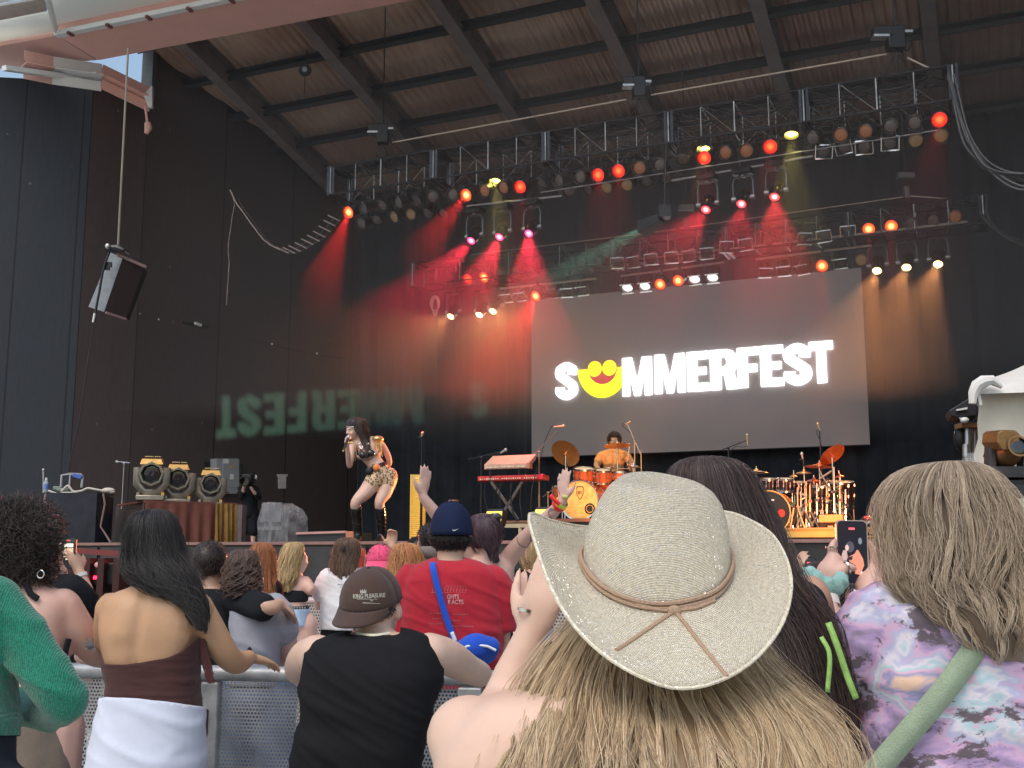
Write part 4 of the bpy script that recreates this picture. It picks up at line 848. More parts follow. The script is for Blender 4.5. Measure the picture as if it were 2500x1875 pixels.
for i, (u, v, r, tx, ty) in enumerate(((1815, 1144, .12, 0, 5), (1846, 1152, .19, 0, 3), (1938, 1162, .06, 0, 0), (1963, 1154, .11, 0, 0), (2000, 1138, .21, 0, 3), (1987, 1174, .13, 0, 0), (2031, 1109, .20, -35, -28), (2050, 1163, .07, 0, -8))):
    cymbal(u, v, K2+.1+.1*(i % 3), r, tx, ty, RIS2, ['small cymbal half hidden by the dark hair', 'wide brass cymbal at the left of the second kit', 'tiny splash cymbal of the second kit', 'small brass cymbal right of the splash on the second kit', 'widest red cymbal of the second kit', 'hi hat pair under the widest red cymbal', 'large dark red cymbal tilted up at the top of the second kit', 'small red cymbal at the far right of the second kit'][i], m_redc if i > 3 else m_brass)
t = sthing('drum_rack', 'tangle of chrome drum hardware around the second kit', 'drum hardware', sx(1980, 1250, K2), K2, RIS2)
for i, (u, v0, v1) in enumerate(((1947, 1190, 1288), (1955, 1200, 1285), (1977, 1185, 1262), (1994, 1180, 1262), (2018, 1175, 1258), (2036, 1140, 1262), (2050, 1180, 1262), (2064, 1195, 1270), (1968, 1175, 1290))):
    b = MB(); b.cyl(WS(u, v0, K2-.15), WS(u+1, v1, K2-.15), .013, n=6); b.cyl(WS(u, (v0+v1)/2, K2-.15), WS(u+1, v1, K2-.15), .019, n=6); b.box(WS(u, (v0+v1)/2, K2-.17), (.05, .05, .04)); b.build('tube', m_chrome if i % 2 else m_std, t)
rng = random.Random(4)
for i in range(34):
    u, v = rng.uniform(1935, 2070), rng.uniform(1180, 1285); a = rng.uniform(-1, 1)*1.3; L_ = rng.uniform(8, 24); b = MB()
    b.cyl(WS(u, v, K2-.2+rng.uniform(-.1, .3)), WS(u+L_*math.sin(a), v-L_*math.cos(a), K2-.2+rng.uniform(-.1, .3)), rng.uniform(.008, .014), n=5); b.build('clamp_arm', [m_chrome, m_std, m_alu, m_black][i % 4], t)
for a, c in (((1945, 1285), (1962, 1245)), ((1965, 1290), (1948, 1240)), ((1930, 1290), (1938, 1240)), ((1975, 1290), (1995, 1262)), ((2000, 1290), (1980, 1250)), ((1960, 1240), (1985, 1285)), ((2000, 1170), (2030, 1150)), ((2000, 1150), (2028, 1198))):
    b = MB(); b.cyl(WS(*a, K2-.3), WS(*c, K2-.3), .014, n=6); b.build('strut', m_std, t)
p0, p1 = WS(2000, 1279, K2-.4), WS(2057, 1256, K2-.4); t = thing('wooden_box', 'yellow wooden box on the right of the low drum riser', 'box', (p0.x+.15, p0.y, RIS2))
b = MB(); b.prism([(p0.x, p0.y, p0.z+.02), (p1.x, p1.y, p0.z+.02), (p1.x, p1.y, p1.z), (p0.x, p0.y, p1.z)], (.1, .25, 0)); b.build('body', pm('yellow_wood', (.75, .44, .12), .5), t, smooth=False, bev=.006)
b = MB(); b.box((p0.x+.2, p0.y+.12, (RIS2+p0.z)/2), (.36, .2, p0.z-RIS2+.04)); b.build('base', m_dark, t)
b = MB(); b.box(WS(2027, 1288, K2-.5), (.07, .02, .05)); b.build('label_plate', pm('brown_label', (.5, .35, .2), .5), t)
# ---- side stage left ----
def draped(name, lab, cat, pts, y0, dy, z0, z1, mat, fold=.02, n=60, dirx=None): pass
t = thing('equipment_table', 'black draped table with a bottle and cables on top at far left', 'table', W(170, 1340, 17.5).xy.to_3d()+Vector((0, 0, FLOOR)))
pa, pb, pc = W(67, 1204, 17.2), W(237, 1204, 17.2), W(278, 1208, 18.6); zt_ = pa.z
m_cloth = pm('navy_black_cloth', (.022, .025, .036), .85, var=.3, scale=4)
def cloth_side(a, c, z0, z1, amp, par, name, mat, n=50, sag=0., fr=60, seed=0):
    g_ = []; nrm = Vector((c.y-a.y, -(c.x-a.x), 0)).normalized()
    for j in range(9):
        f = j/8; row = []
        for i in range(n+1):
            s_ = i/n; w_ = (math.sin(s_*fr+seed)+.6*math.sin(s_*fr*.43+1+seed))*amp*(.15+f); p = a.lerp(c, s_)+nrm*w_; row.append((p.x, p.y, z1+(z0-z1)*f-sag*math.sin(s_*math.pi)*(1-f)))
        g_.append(row)
    b = MB(); b.sheet(g_); return b.build(name, mat, par)
cloth_side(pa, pb, FLOOR, zt_, .008, t, 'front_cloth', m_cloth, fr=18)
cloth_side(pb, pc, FLOOR, zt_, .008, t, 'side_cloth', m_cloth, fr=18)
b = MB(); b.prism([pa+Vector((0, .01, -.01)), pb+Vector((0, .01, -.01)), pc+Vector((0, 0, -.01)), pa+Vector((.5, 1.6, -.01))], (0, 0, .02)); b.build('top', m_cloth, t, smooth=False)
b = MB(); b.tube([W(u, v, 17.0) for u, v in ((112, 1205), (108, 1225), (116, 1232), (112, 1255), (95, 1290))], .02, 6); b.build('hanging_cable', pm('pink_cable', (.30, .2, .19), .6), t); b = MB(); b.tube([W(u, v, 17.3) for u, v in ((252, 1205), (256, 1230), (245, 1285), (258, 1305), (270, 1325))], .015, 6); b.build('hanging_cable', pm('pink_cable', (.30, .2, .19), .6), t)
p = W(111, 1202, 17.6); o = thing('water_bottle', 'clear water bottle with a blue label on the black table', 'bottle', p)
b = MB(); b.lathe([(.035, 0), (.038, .02), (.038, .16), (.015, .2), (.014, .21)], Matrix.Translation(p), 14); b.build('bottle_body', pm('bottle_plastic', (.45, .5, .55), .1, alpha=.75), o)
b = MB(); b.lathe([(.04, .05), (.04, .13)], Matrix.Translation(p), 14, caps=False); b.build('label', pm('blue_label', (.12, .22, .5), .5), o); b = MB(); b.lathe([(.018, .2), (.018, .235)], Matrix.Translation(p), 10); b.build('cap', m_white, o)
o = thing('metal_frame', 'grey tubular metal frame with a blue strap on the black table', 'frame', W(175, 1200, 17.7))
b = MB(); b.tube([W(u, v, 17.7) for u, v in ((148, 1202), (151, 1160), (170, 1157), (198, 1158), (202, 1164), (199, 1190))], .02, 6); b.tube([W(u, v, 17.7) for u, v in ((168, 1202), (172, 1158))], .016, 6); b.build('tube', m_alu, o)
b = MB(); b.beam(W(180, 1160, 17.65), W(200, 1166, 17.65), .07, .05); b.build('blue_strap', pm('blue_strap', (.06, .13, .5), .5), o)
for (px, lab) in (([(150, 1200), (165, 1186), (172, 1192), (180, 1200), (200, 1198), (215, 1192), (240, 1196), (275, 1200)], 'loose white cable on the black table'), ([(118, 1198), (140, 1205), (160, 1203), (190, 1204)], 'short pale cable by the bottle on the black table')):
    b = MB(); b.tube([Vector(q) for q in catmull([W(u, v, 17.6) for u, v in px], 4)], .018, 6); tag(b.build('loose_cable', pm('pale_cable', (.6, .56, .5), .6)), lab, 'cable')
b = MB(); b.ell(W(264, 1198, 17.6), (.11, .08, .05)); b.ell(W(272, 1201, 17.6), (.06, .06, .04)); tag(b.build('white_pouch', pm('pale_pouch', (.62, .55, .48), .7)), 'small pale pouch at the right end of the black table', 'pouch')
b = MB(); b.box(W(142, 1192, 17.7), (.14, .1, .06)); b.box(W(156, 1196, 17.7), (.2, .12, .05)); tag(b.build('control_box', pm('grey_green_box', (.2, .24, .2), .5), bev=.01), 'small grey green control box behind the bottle', 'box')
b = MB(); b.cyl(W(106, 1203, 17.7), W(106, 1150, 17.7), .012, n=6); b.ell(W(106, 1147, 17.7), .022); tag(b.build('thin_antenna', m_alu), 'thin upright rod behind the bottle on the black table', 'rod')
# red draped table
t = thing('draped_table', 'long table draped in red and ochre cloth carrying three big beam lights', 'table', W(460, 1340, 17.8).xy.to_3d()+Vector((0, 0, FLOOR)))
pa, pb, pc = W(355, 1226, 17.6), W(555, 1238, 18.4), W(578, 1239, 18.5); pl = W(285, 1228, 19.0)
pb.z = pa.z; pc.z = pa.z; pl.z = pa.z
cloth_side(pa, pb, FLOOR, pa.z, .03, t, 'red_cloth', pm('red_cloth', (.17, .055, .038), .8, var=.2, scale=5), fr=42)
cloth_side(pb.lerp(pa, .14)+Vector((0, -.05, 0)), pc, FLOOR, pa.z+.01, .05, t, 'ochre_cloth', pm('ochre_cloth', (.26, .14, .03), .8, var=.25, scale=6), fr=26, n=30)
cloth_side(pl, pa, FLOOR, pa.z, .05, t, 'brown_cloth', pm('brown_cloth', (.06, .042, .038), .85, var=.25), fr=14, sag=.1)
b = MB(); b.prism([pa, pc, pc+Vector((.0, .3, 0)), pl+Vector((.4, .6, 0)), pl], (0, 0, .03)); b.build('top', pm('red_cloth', (1, 1, 1)), t, smooth=False)
b = MB(); b.prism([pc+Vector((.01, 0, -pc.z+FLOOR)), pc+Vector((.09, .02, -pc.z+FLOOR)), pc+Vector((.09, .02, 0)), pc+Vector((.01, 0, 0))], (.0, .3, 0)); b.build('end_panel', pm('grey_brown', (.16, .12, .12), .6), t, smooth=False)
m_bl = pm('beam_light_metal', (.30, .27, .22), .38, .6, var=.25); m_hood = pm('yellow_lit_hood', (.62, .36, .10), .35, .3, var=.25, scale=15)  # yellow light on the hoods put into their colour
def beamlight(u, v, y, k, head, label):
    p = W(u, v, y); t = thing('beam_light', label, 'stage light', p, head)
    def L(x, y_, z): return Vector((x*k, y_*k, z*k))
    b = MB(); b.box((0, 0, .04*k), (.46*k, .34*k, .09*k)); b.build('base', m_bl, t, world=False, bev=.015)
    for s_ in (-1, 1): b = MB(); b.box((s_*.2*k, 0, .11*k), (.05*k, .2*k, .05*k)); b.build('base_handle', m_hood if s_ > 0 else m_bl, t, world=False)
    b = MB(); b.tube([L(-.235, 0, .56), L(-.235, 0, .28), L(-.11, 0, .13), L(.11, 0, .13), L(.235, 0, .28), L(.235, 0, .56)], [.05*k]*6, 8, sy=1.6); b.build('yoke', m_bl, t, world=False)
    R = Matrix.Translation(L(0, 0, .46)) @ Matrix.Rotation(math.radians(97), 4, 'X'); b = MB()
    b.lathe([(.05, -.32*k), (.16*k, -.3*k), (.21*k, -.12*k), (.215*k, .12*k), (.20*k, .15*k), (.17*k, .15*k), (.165*k, .02*k)], R, 8, caps=False); b.build('head', m_bl, t, world=False)
    b = MB(); b.lathe([(.001, .03*k), (.1*k, .04*k), (.168*k, .02*k)], R, 20, caps=False); b.build('lens', pm('dark_glass', (.01, .01, .012), .06, coat=1), t, world=False)
    b = MB()
    b.prism([L(-.19, -.17, .60), L(.19, -.17, .60), L(.16, -.13, .70), L(-.16, -.13, .70)], L(0, .3, .03)); b.build('hood', m_hood, t, world=False, smooth=False, bev=.01)
    b = MB(); b.box((-.05*k, -.02*k, .745*k), (.14*k, .14*k, .01)); b.box((.09*k, -.02*k, .745*k), (.1*k, .14*k, .01)); b.build('label_sticker', pm('pale_sticker', (.7, .55, .3), .6), t, world=False)
    return t
beamlight(367, 1222, 17.9, .96, .25, 'left one of three big beam lights on the red draped table')
beamlight(432, 1230, 18.2, .92, .3, 'middle one of three big beam lights on the red draped table')
beamlight(512, 1237, 18.4, .86, .3, 'right one of three big beam lights on the red draped table')
# cabinet, paper tray, outlet on the side wall
p = onwall(534, 1206, .14); t = thing('electrical_cabinet', 'grey electrical cabinet with stickers on the side wall behind the beam lights', 'cabinet', p)
def wq(u0, v0, u1, v1, off): return [onwall(u0, v1, off), onwall(u1, v1, off), onwall(u1, v0, off), onwall(u0, v0, off)]
nn = onwall(534, 1206, .14)-onwall(534, 1206, 0)
m_cab = pm('grey_cabinet', (.33, .34, .36), .5, var=.06)
b = MB(); b.prism(wq(508, 1121, 560, 1202, .32), -nn*2.2); b.build('box', m_cab, t, smooth=False)
b = MB(); b.prism(wq(521, 1122, 561, 1190, .35), -nn*.15); b.build('door', m_cab, t, smooth=False)
b = MB(); b.prism(wq(541, 1188, 557, 1206, .33), -nn*1.5); b.build('conduit_box', m_cab, t, smooth=False)
b = MB(); b.prism(wq(522, 1122, 535, 1133, .36), -nn*.03); b.prism(wq(538, 1159, 547, 1172, .36), -nn*.03); b.build('white_sticker', m_white, t, smooth=False)
b = MB(); b.prism(wq(537, 1139, 548, 1144, .36), -nn*.03); b.build('coloured_sticker', pm('sticker_col', (.6, .4, .2), .5, var=.5, scale=30), t, smooth=False)
b = MB(); b.beam(onwall(563, 1135, .4), onwall(564, 1168, .4), .04, .04); b.build('lever', m_dark, t)
b = MB(); b.prism(wq(494, 1128, 506, 1200, .1), -nn*.5); tag(b.build('wall_box', m_dark, smooth=False), 'narrow black box fixed left of the grey cabinet', 'box')
p = onwall(684, 1180, .05); b = MB(); b.prism([onwall(u, v, .08) for u, v in ((676, 1193), (693, 1193), (694, 1164), (697, 1163), (697, 1158), (673, 1158), (673, 1163), (675, 1164))], -nn*.3)
tag(b.build('paper_holder', pm('pale_paper', (.66, .60, .62), .6), smooth=False), 'pale paper holder fixed to the dark side wall', 'paper')
b = MB(); p = WS(978, 1239, BACK-.6); b.prism([onwall(u, v, .06) for u, v in ((975, 1245), (981, 1245), (981, 1233), (975, 1233))], -nn*.2); tag(b.build('wall_outlet', pm('outlet_grey', (.45, .42, .42), .5), smooth=False), 'small pale outlet low on the wall right of the singer', 'outlet')
# plastic wrapped gear
def plast(n, b):
    b.inputs['Base Color'].default_value = (.75, .75, .78, 1); b.inputs['Roughness'].default_value = .12; b.inputs['Alpha'].default_value = .17; b.inputs['Specular IOR Level'].default_value = .9
m_pl = gm('clear_plastic', plast)
t = thing('wrapped_equipment', 'stack of chairs wrapped in crumpled clear plastic behind the camera operator', 'wrapped gear', W(668, 1340, 17).xy.to_3d()+Vector((0, 0, FLOOR)))
from mathutils import noise as mn
def crumple(pts_px, y, dy, name):
    bm_ = bmesh.new(); P = [W(u, v, y) for u, v in pts_px]; P2 = [q+Vector((.1, dy, 0)) for q in P]
    vs = [bm_.verts.new(q) for q in P+P2]; n_ = len(P); bm_.faces.new(vs[:n_]); bm_.faces.new(vs[n_:][::-1])
    for i in range(n_): bm_.faces.new((vs[i], vs[n_+i], vs[n_+(i+1) % n_], vs[(i+1) % n_]))
    bmesh.ops.triangulate(bm_, faces=bm_.faces[:]); 
    for _ in range(4): bmesh.ops.subdivide_edges(bm_, edges=bm_.edges[:], cuts=1, use_grid_fill=True)
    bmesh.ops.recalc_face_normals(bm_, faces=bm_.faces[:]); bm_.normal_update()
    for v_ in bm_.verts: v_.co += v_.normal*(mn.noise(v_.co*6)*.04+abs(mn.noise(Vector((v_.co.x*22, v_.co.y*9, v_.co.z*5))))*.03)
    me = bpy.data.meshes.new(name); bm_.to_mesh(me); bm_.free(); me.transform(PINV[t.name]); return put(me, name, m_pl, t, False)
crumple([(628, 1335), (700, 1335), (708, 1262), (696, 1240), (670, 1226), (640, 1232), (630, 1262)], 16.6, .9, 'plastic_wrap')
b = MB(); b.box(W(665, 1270, 17.1), (.32, .3, .06)); b.box(W(664, 1290, 17.1), (.36, .34, .05)); b.box(W(664, 1305, 17.1), (.05, .3, .5)); b.box(W(648, 1300, 17.0), (.03, .03, .55)); b.box(W(683, 1300, 17.0), (.03, .03, .55)); b.box(W(664, 1250, 17.2), (.3, .05, .3)); b.build('chair_stack', pm('grey_chair', (.12, .12, .13), .5), t)
# ---- right side: tent, moving light, wedge ----
TY = 11.0
t = thing('white_tent', 'white fabric tent with a peaked roof and warm tinted walls at the far right', 'tent', W(2450, 1340, TY).xy.to_3d())
m_tent = pm('tent_fabric', (.66, .60, .50), .8, var=.06, scale=3, sss=0)  # yellow inner light put into the warm wall colour
def sheetpx(rows, name, mat, par, y, amp=.03, seed=0):
    g_ = []; m_ = 26
    for j, (pts) in enumerate(rows):
        row = []
        for i in range(m_+1):
            s_ = i/m_; u = pts[0][0]+(pts[1][0]-pts[0][0])*s_; v = pts[0][1]+(pts[1][1]-pts[0][1])*s_; yy = y+(pts[2] if len(pts) > 2 else 0)+amp*math.sin(s_*19+j*.35+seed)*(.4+.1*j); row.append(W(u, v, yy))
        g_.append(row)
    b = MB(); b.sheet(g_); return b.build(name, mat, par)
sheetpx([((2402, 950), (2760, 900)), ((2392, 985), (2760, 985)), ((2386, 1030), (2760, 1040)), ((2388, 1070), (2760, 1080)), ((2377, 1110), (2760, 1120)), ((2383, 1150), (2760, 1160)), ((2392, 1200), (2760, 1200)), ((2392, 1340), (2760, 1340)), ((2392, 1800), (2760, 1800))], 'side_wall', m_tent, t, TY, .035)
sheetpx([((2420, 928), (2790, 760), 1.6), ((2400, 930), (2780, 800), .8), ((2384, 945), (2770, 905), -.15), ((2376, 962), (2765, 950), -.2), ((2371, 985), (2420, 990), -.2)][:4], 'roof', pm('tent_roof', (.74, .72, .68), .8, var=.05), t, TY, .02)
b = MB(); 
for a, c in (((2376, 962), (2371, 985)), ((2384, 948), (2392, 990))): b.beam(W(*a, TY-.2), W(*c, TY-.2), .06, .03)
b.tube([W(u, v, TY-.25) for u, v in ((2374, 986), (2376, 960), (2384, 942), (2400, 932), (2422, 928), (2446, 945))], [.035, .05, .06, .065, .05, .02], 8); b.build('gathered_corner', pm('tent_roof', (1, 1, 1)), t)
b = MB(); b.cyl(W(2385, 953, TY-.1), W(2412, 962, TY-.1), .02); b.cyl(W(2386, 978, TY-.1), W(2408, 945, TY-.1), .02); b.build('frame_tube', m_alu, t)
b = MB(); b.cyl(W(2395, 970, TY+.05), W(2395, 1800, TY+.05), .025); b.build('tent_pole', m_alu, t)
b = MB(); b.cyl(W(2730, 900, TY+.05), W(2730, 1800, TY+.05), .025); b.build('tent_pole', m_alu, t)
b = MB(); b.sheet([[W(2760, 900, TY), W(2780, 800, TY+2.5)], [W(2760, 1800, TY), W(2700, 1700, TY+2.5)]]); b.build('end_wall', m_tent, t)
# wedge speaker on stand
t = thing('side_monitor', 'dark angular speaker box with a silver badge beside the white tent', 'speaker', W(2365, 1340, 12.5).xy.to_3d()+Vector((0, 0, FLOOR)))
b = MB(); b.prism([W(u, v, 12.2) for u, v in ((2317, 1002), (2322, 1015), (2340, 1020), (2386, 1014), (2386, 985), (2366, 972))][::-1], (.15, .5, 0)); b.build('cabinet', pm('dark_speaker', (.035, .035, .04), .5), t, smooth=False, bev=.01)
b = MB(); b.prism([W(u, v, 12.17) for u, v in ((2336, 999), (2336, 1003), (2362, 999), (2362, 994))], (0, .02, 0)); b.build('badge', m_white, t, smooth=False)
b = MB(); b.box(W(2364, 1040, 12.4), (.24, .2, .06)); b.build('brown_shelf', pm('brown_shelf', (.35, .18, .08), .5), t, bev=.008)
b = MB(); b.ell(W(2355, 1026, 12.2), (.05, .04, .035)); b.tube([W(2343, 1020, 12.2), W(2348, 1025, 12.2), W(2352, 1026, 12.2)], .01, 5); b.build('white_cable_tangle', m_white, t)
b = MB(); b.cyl(W(2363, 1045, 12.4), W(2363, 1130, 12.4), .035); b.cyl(W(2380, 1045, 12.5), W(2380, 1130, 12.5), .03); b.cyl(W(2360, 1085, 12.35), W(2360, 1115, 12.35), .045); b.build('stand', m_alu, t)
b = MB(); b.ell(W(2348, 1070, 12.5), (.09, .08, .16)); b.cyl(W(2363, 1130, 12.4), Vector((W(2363, 1130, 12.4).x, 12.4, FLOOR)), .05); b.build('cable_bundle', m_black, t)
# right moving light on case
t = thing('followspot_head', 'large bronze moving light on a black case in front of the tent', 'stage light', W(2458, 1158, 8.6))
def Lp(u, v, dy=0): return W(u, v, 8.6+dy)
c = Lp(2460, 1105); R = Matrix.Translation(c) @ Matrix.Rotation(math.radians(80), 4, 'X')
b = MB(); b.lathe([(.06, -.22), (.10, -.2), (.115, -.05), (.10, .05), (.075, .09), (.078, .17), (.085, .20), (.07, .2)], R, 20, caps=False); b.lathe([(.12, -.18), (.13, -.12), (.12, -.02)], R @ Matrix.Translation((0, .02, 0)), 8, caps=False)
b.build('head', pm('bronze_head', (.28, .15, .06), .35, .7, var=.2), t)
b = MB(); b.prism([Lp(u, v, -.18) for u, v in ((2436, 1056), (2446, 1049), (2480, 1050), (2492, 1062), (2488, 1092), (2474, 1100), (2446, 1098), (2434, 1080))][::-1], (0, .28, .02)); b.build('top_cover', pm('bronze_cover', (.22, .12, .045), .3, .5, var=.3), t, smooth=False, bev=.01)
b = MB(); b.lathe([(.001, .185), (.04, .19), (.072, .18)], R, 20, caps=False); b.build('lens', pm('dark_glass', (0, 0, 0)), t)
for s_ in (0, 1):
    u0 = 2418 if s_ == 0 else 2494; b = MB(); b.prism([Lp(u, v, -.02) for u, v in ((u0, 1078), (u0+10, 1080), (u0+(16 if s_ == 0 else 6), 1140), (u0+(22 if s_ == 0 else -2), 1156), (u0+(6 if s_ == 0 else 10), 1152), (u0-(1 if s_ == 0 else -10), 1140))], (0, .12, 0)); b.build('yoke_arm', pm('dark_yoke', (.05, .045, .05), .4), t, smooth=False, bev=.006)
    b = MB(); b.ell(Lp(u0+4, 1081, 0), .025); b.build('pivot', m_brass, t)
b = MB(); b.prism([Lp(u, v, -.06) for u, v in ((2424, 1138), (2498, 1138), (2502, 1160), (2428, 1160))], (0, .2, 0)); b.build('base', pm('dark_yoke', (1, 1, 1)), t, smooth=False, bev=.006)
t = thing('flight_case', 'black cloth covered case under the bronze moving light', 'case', W(2460, 1300, 8.6).xy.to_3d())
pa, pb = W(2392, 1165, 8.5), W(2620, 1165, 8.5)
cloth_side(pa, pb, 0, pa.z, .03, t, 'cloth', pm('case_cloth', (.03, .026, .03), .6, var=.3), fr=16, sag=.06)
b = MB(); b.prism([pa, pb, pb+Vector((0, .8, 0)), pa+Vector((0, .8, 0))], (0, 0, .02)); b.build('top', pm('case_cloth', (1, 1, 1)), t, smooth=False)
b = MB(); b.prism([pa+Vector((.03, .03, -pa.z)), pb+Vector((0, .03, -pa.z)), pb+Vector((0, .78, -pa.z)), pa+Vector((.03, .78, -pa.z))], (0, 0, pa.z-.02)); b.build('box', m_dark, t, smooth=False)
b = MB(); b.ell(W(2372, 1165, 9.6), (.10, .10, .22)); tag(b.build('plastic_bag', m_pl), 'crumpled clear plastic bag left of the case by the tent', 'bag')
# pit gear under the stage edge, red light put into its colours
t = thing('pit_rack', 'dark red lit equipment rack in the pit at the left', 'rack', W(250, 1400, 10.4).xy.to_3d())
for i, u in enumerate((196, 228, 262, 300)):
    a = W(u, 1352, 10.4); b = MB(); b.box((a.x, a.y, .78), (.06, .3, 1.56)); b.build('post', pm('red_lit_metal', (.05, .015, .015), .4, .4), t, smooth=False)
b = MB(); b.beam(W(190, 1345, 10.4), W(330, 1355, 10.4), .04, .05); b.build('shelf', pm('red_lit_rail', (.18, .03, .03), .4), t, smooth=False)
b = MB(); b.box(W(240, 1400, 10.5), (.5, .3, .2)); b.build('equipment_box', m_black, t, bev=.01)
b = MB(); b.ell(W(243, 1379, 10.3), (.05, .03, .03)); b.build('lamp_glass', pm('pale_pink', (.7, .4, .4), .3), t)
b = MB(); b.box(W(235, 1410, 10.3), (.05, .02, .03)); b.build('red_indicator', pm('red_led', (.8, .02, .05), .4, emi=(1, .02, .08), estr=2), t)
# ================= people: builders =================
def inv_px(co):                        # world point -> photograph pixel
    d = co-EYE; f = d.y*CP+d.z*SP; return 1250+F*d.x/f, 937.5-F*(-d.y*SP+d.z*CP)/f
def V(p): return W(*p[:3]) if not isinstance(p, Vector) else p
class Body(MB):
    def limb(s, pts, n=14, sub=5, sy=1.):
        P = [list(V(p))+[p[3]] for p in pts]; C_ = catmull(P, sub) if len(P) > 2 else [np.array(q) for q in P]
        s.tube([Vector(c[:3]) for c in C_], [max(.003, c[3]) for c in C_], n, sy=sy); s.ell(Vector(C_[0][:3]), C_[0][3]*.98, n=12, m=8); s.ell(Vector(C_[-1][:3]), C_[-1][3]*.98, n=12, m=8); return s
    def wlimb(s, pts, **k):            # points given as (Vector, r)
        class Q(Vector): pass
        P = [list(p)+[r] for p, r in pts]; C_ = catmull(P, 5) if len(P) > 2 else [np.array(q) for q in P]
        s.tube([Vector(c[:3]) for c in C_], [max(.003, c[3]) for c in C_], 12); s.ell(Vector(C_[0][:3]), C_[0][3]*.98, n=10, m=7); s.ell(Vector(C_[-1][:3]), C_[-1][3]*.98, n=10, m=7); return s
    def loft(s, rows, infl=0., n=28, pw=2.5, sub=3):
        R = []
        for r in rows:
            v, ul, ur, y, th = r[:5]; a, b = W(ul, v, y), W(ur, v, y); c = (a+b)/2; R.append([c.x, c.y, c.z, (b-a).length/2+infl, th/2+infl])
        R = catmull(R, sub); vs = []; m = len(R)
        for c in R:
            for k in range(n):
                a = 2*math.pi*k/n; ca, sa = math.cos(a), math.sin(a); q = 2/pw
                vs.append((c[0]+c[3]*math.copysign(abs(ca)**q, ca), c[1]+c[4]*math.copysign(abs(sa)**q, sa), c[2]))
        fs = [(i*n+k, (i+1)*n+k, (i+1)*n+(k+1) % n, i*n+(k+1) % n) for i in range(m-1) for k in range(n)]+[tuple(range(n)), tuple(range(m*n-1, (m-1)*n-1, -1))]
        return s.add(vs, fs)
    def head(s, c, yaw=0., pitch=0., roll=0., k=1., ears=True):
        R = Matrix.Rotation(math.radians(-yaw), 4, 'Z') @ Matrix.Rotation(math.radians(pitch), 4, 'X') @ Matrix.Rotation(math.radians(roll), 4, 'Y'); H = Matrix.Translation(c) @ R
        def e(p, r): s.ell(H @ (Vector(p)*k), [q*k for q in r], R, 16, 10)
        e((0, -.012, .03), (.077, .096, .087)); e((0, .028, -.025), (.064, .068, .088)); e((0, .05, -.082), (.036, .036, .03)); e((0, .03, -.06), (.052, .05, .045))
        e((0, .103, -.022), (.013, .02, .016)); e((0, .094, .0), (.009, .014, .03)); e((0, .084, .022), (.046, .018, .011)); e((0, .088, -.058), (.024, .015, .011))
        for x in (-1, 1):
            e((x*.040, .072, -.03), (.022, .024, .022))
            if ears: e((x*.079, -.002, -.012), (.009, .020, .032))
        return H
    def hand(s, wrist, d, pn, side=1, k=1., curl=(.3, .3, .3, .3), thumb=.5, spread=.25, fr=.0085):
        d = Vector(d).normalized(); pn = Vector(pn); pn = (pn-d*pn.dot(d)).normalized(); ac = d.cross(pn)*side
        R = Matrix((ac, d, pn)).transposed().to_4x4()
        s.ell(wrist+d*.05*k, (.039*k, .052*k, .017*k), R, 14, 8); s.ell(wrist+d*.02*k, (.03*k, .035*k, .02*k), R, 12, 7)
        for i, L_ in enumerate((.070, .078, .073, .056)):
            o = (i-1.5)*-.0205*k; p = wrist+d*(.088-.004*abs(i-1.3))*k+ac*o; f = (d+ac*(-(i-1.5)*spread*.3)).normalized(); pts = [(p-f*.02*k, fr*1.15*k), (p, fr*1.1*k)]
            for j, sg in enumerate((.46, .30, .24)):
                a = curl[i]*(.5+.5*j); f = (f*math.cos(a)+pn*math.sin(a)).normalized(); p = p+f*L_*sg*k; pts.append((p, fr*(1-.1*j)*k))
            s.wlimb(pts)
        t = wrist+d*.02*k+ac*.028*k; f = (ac*.8+d*.75+pn*.25*thumb).normalized(); p1 = t+f*.035*k; f2 = (f*.6+d*.6+pn*thumb*.5).normalized()
        s.wlimb([(t, .013*k), (p1, .0115*k), (p1+f2*.028*k, .010*k), (p1+f2*.05*k, .008*k)]); return s
    def fin(s, name, mat, parent, vox=.008, sm=5, wr=None, cut=None, solid=0, keep=None, drape=None):
        me = s.mesh(name); o = bpy.data.objects.new(name, me); COL.objects.link(o)
        md = o.modifiers.new('r', 'REMESH'); md.mode = 'VOXEL'; md.voxel_size = vox; md.use_smooth_shade = True
        if sm: m2 = o.modifiers.new('s', 'SMOOTH'); m2.factor = .6; m2.iterations = sm
        dg = bpy.context.evaluated_depsgraph_get(); m3 = bpy.data.meshes.new_from_object(o.evaluated_get(dg)); bpy.data.objects.remove(o); bpy.data.meshes.remove(me); m3.name = name
        if wr: wrinkle(m3, *wr)
        if cut:
            bm = bmesh.new(); bm.from_mesh(m3); kill = [v for v in bm.verts if cut(v.co)]; bmesh.ops.delete(bm, geom=kill, context='VERTS')
            for _ in range(14):
                nw = {}
                for v in bm.verts:
                    if v.is_boundary:
                        nb = [e.other_vert(v) for e in v.link_edges if e.is_boundary]
                        if len(nb) == 2: nw[v] = v.co*.4+(nb[0].co+nb[1].co)*.3
                for v, c in nw.items(): v.co = c
            bm.to_mesh(m3); bm.free()
        A_ = PINV.get(parent.name)
        if A_ is not None: m3.transform(A_)
        o = put(m3, name, mat, parent, True, 0, solid, 0, 0)
        return o
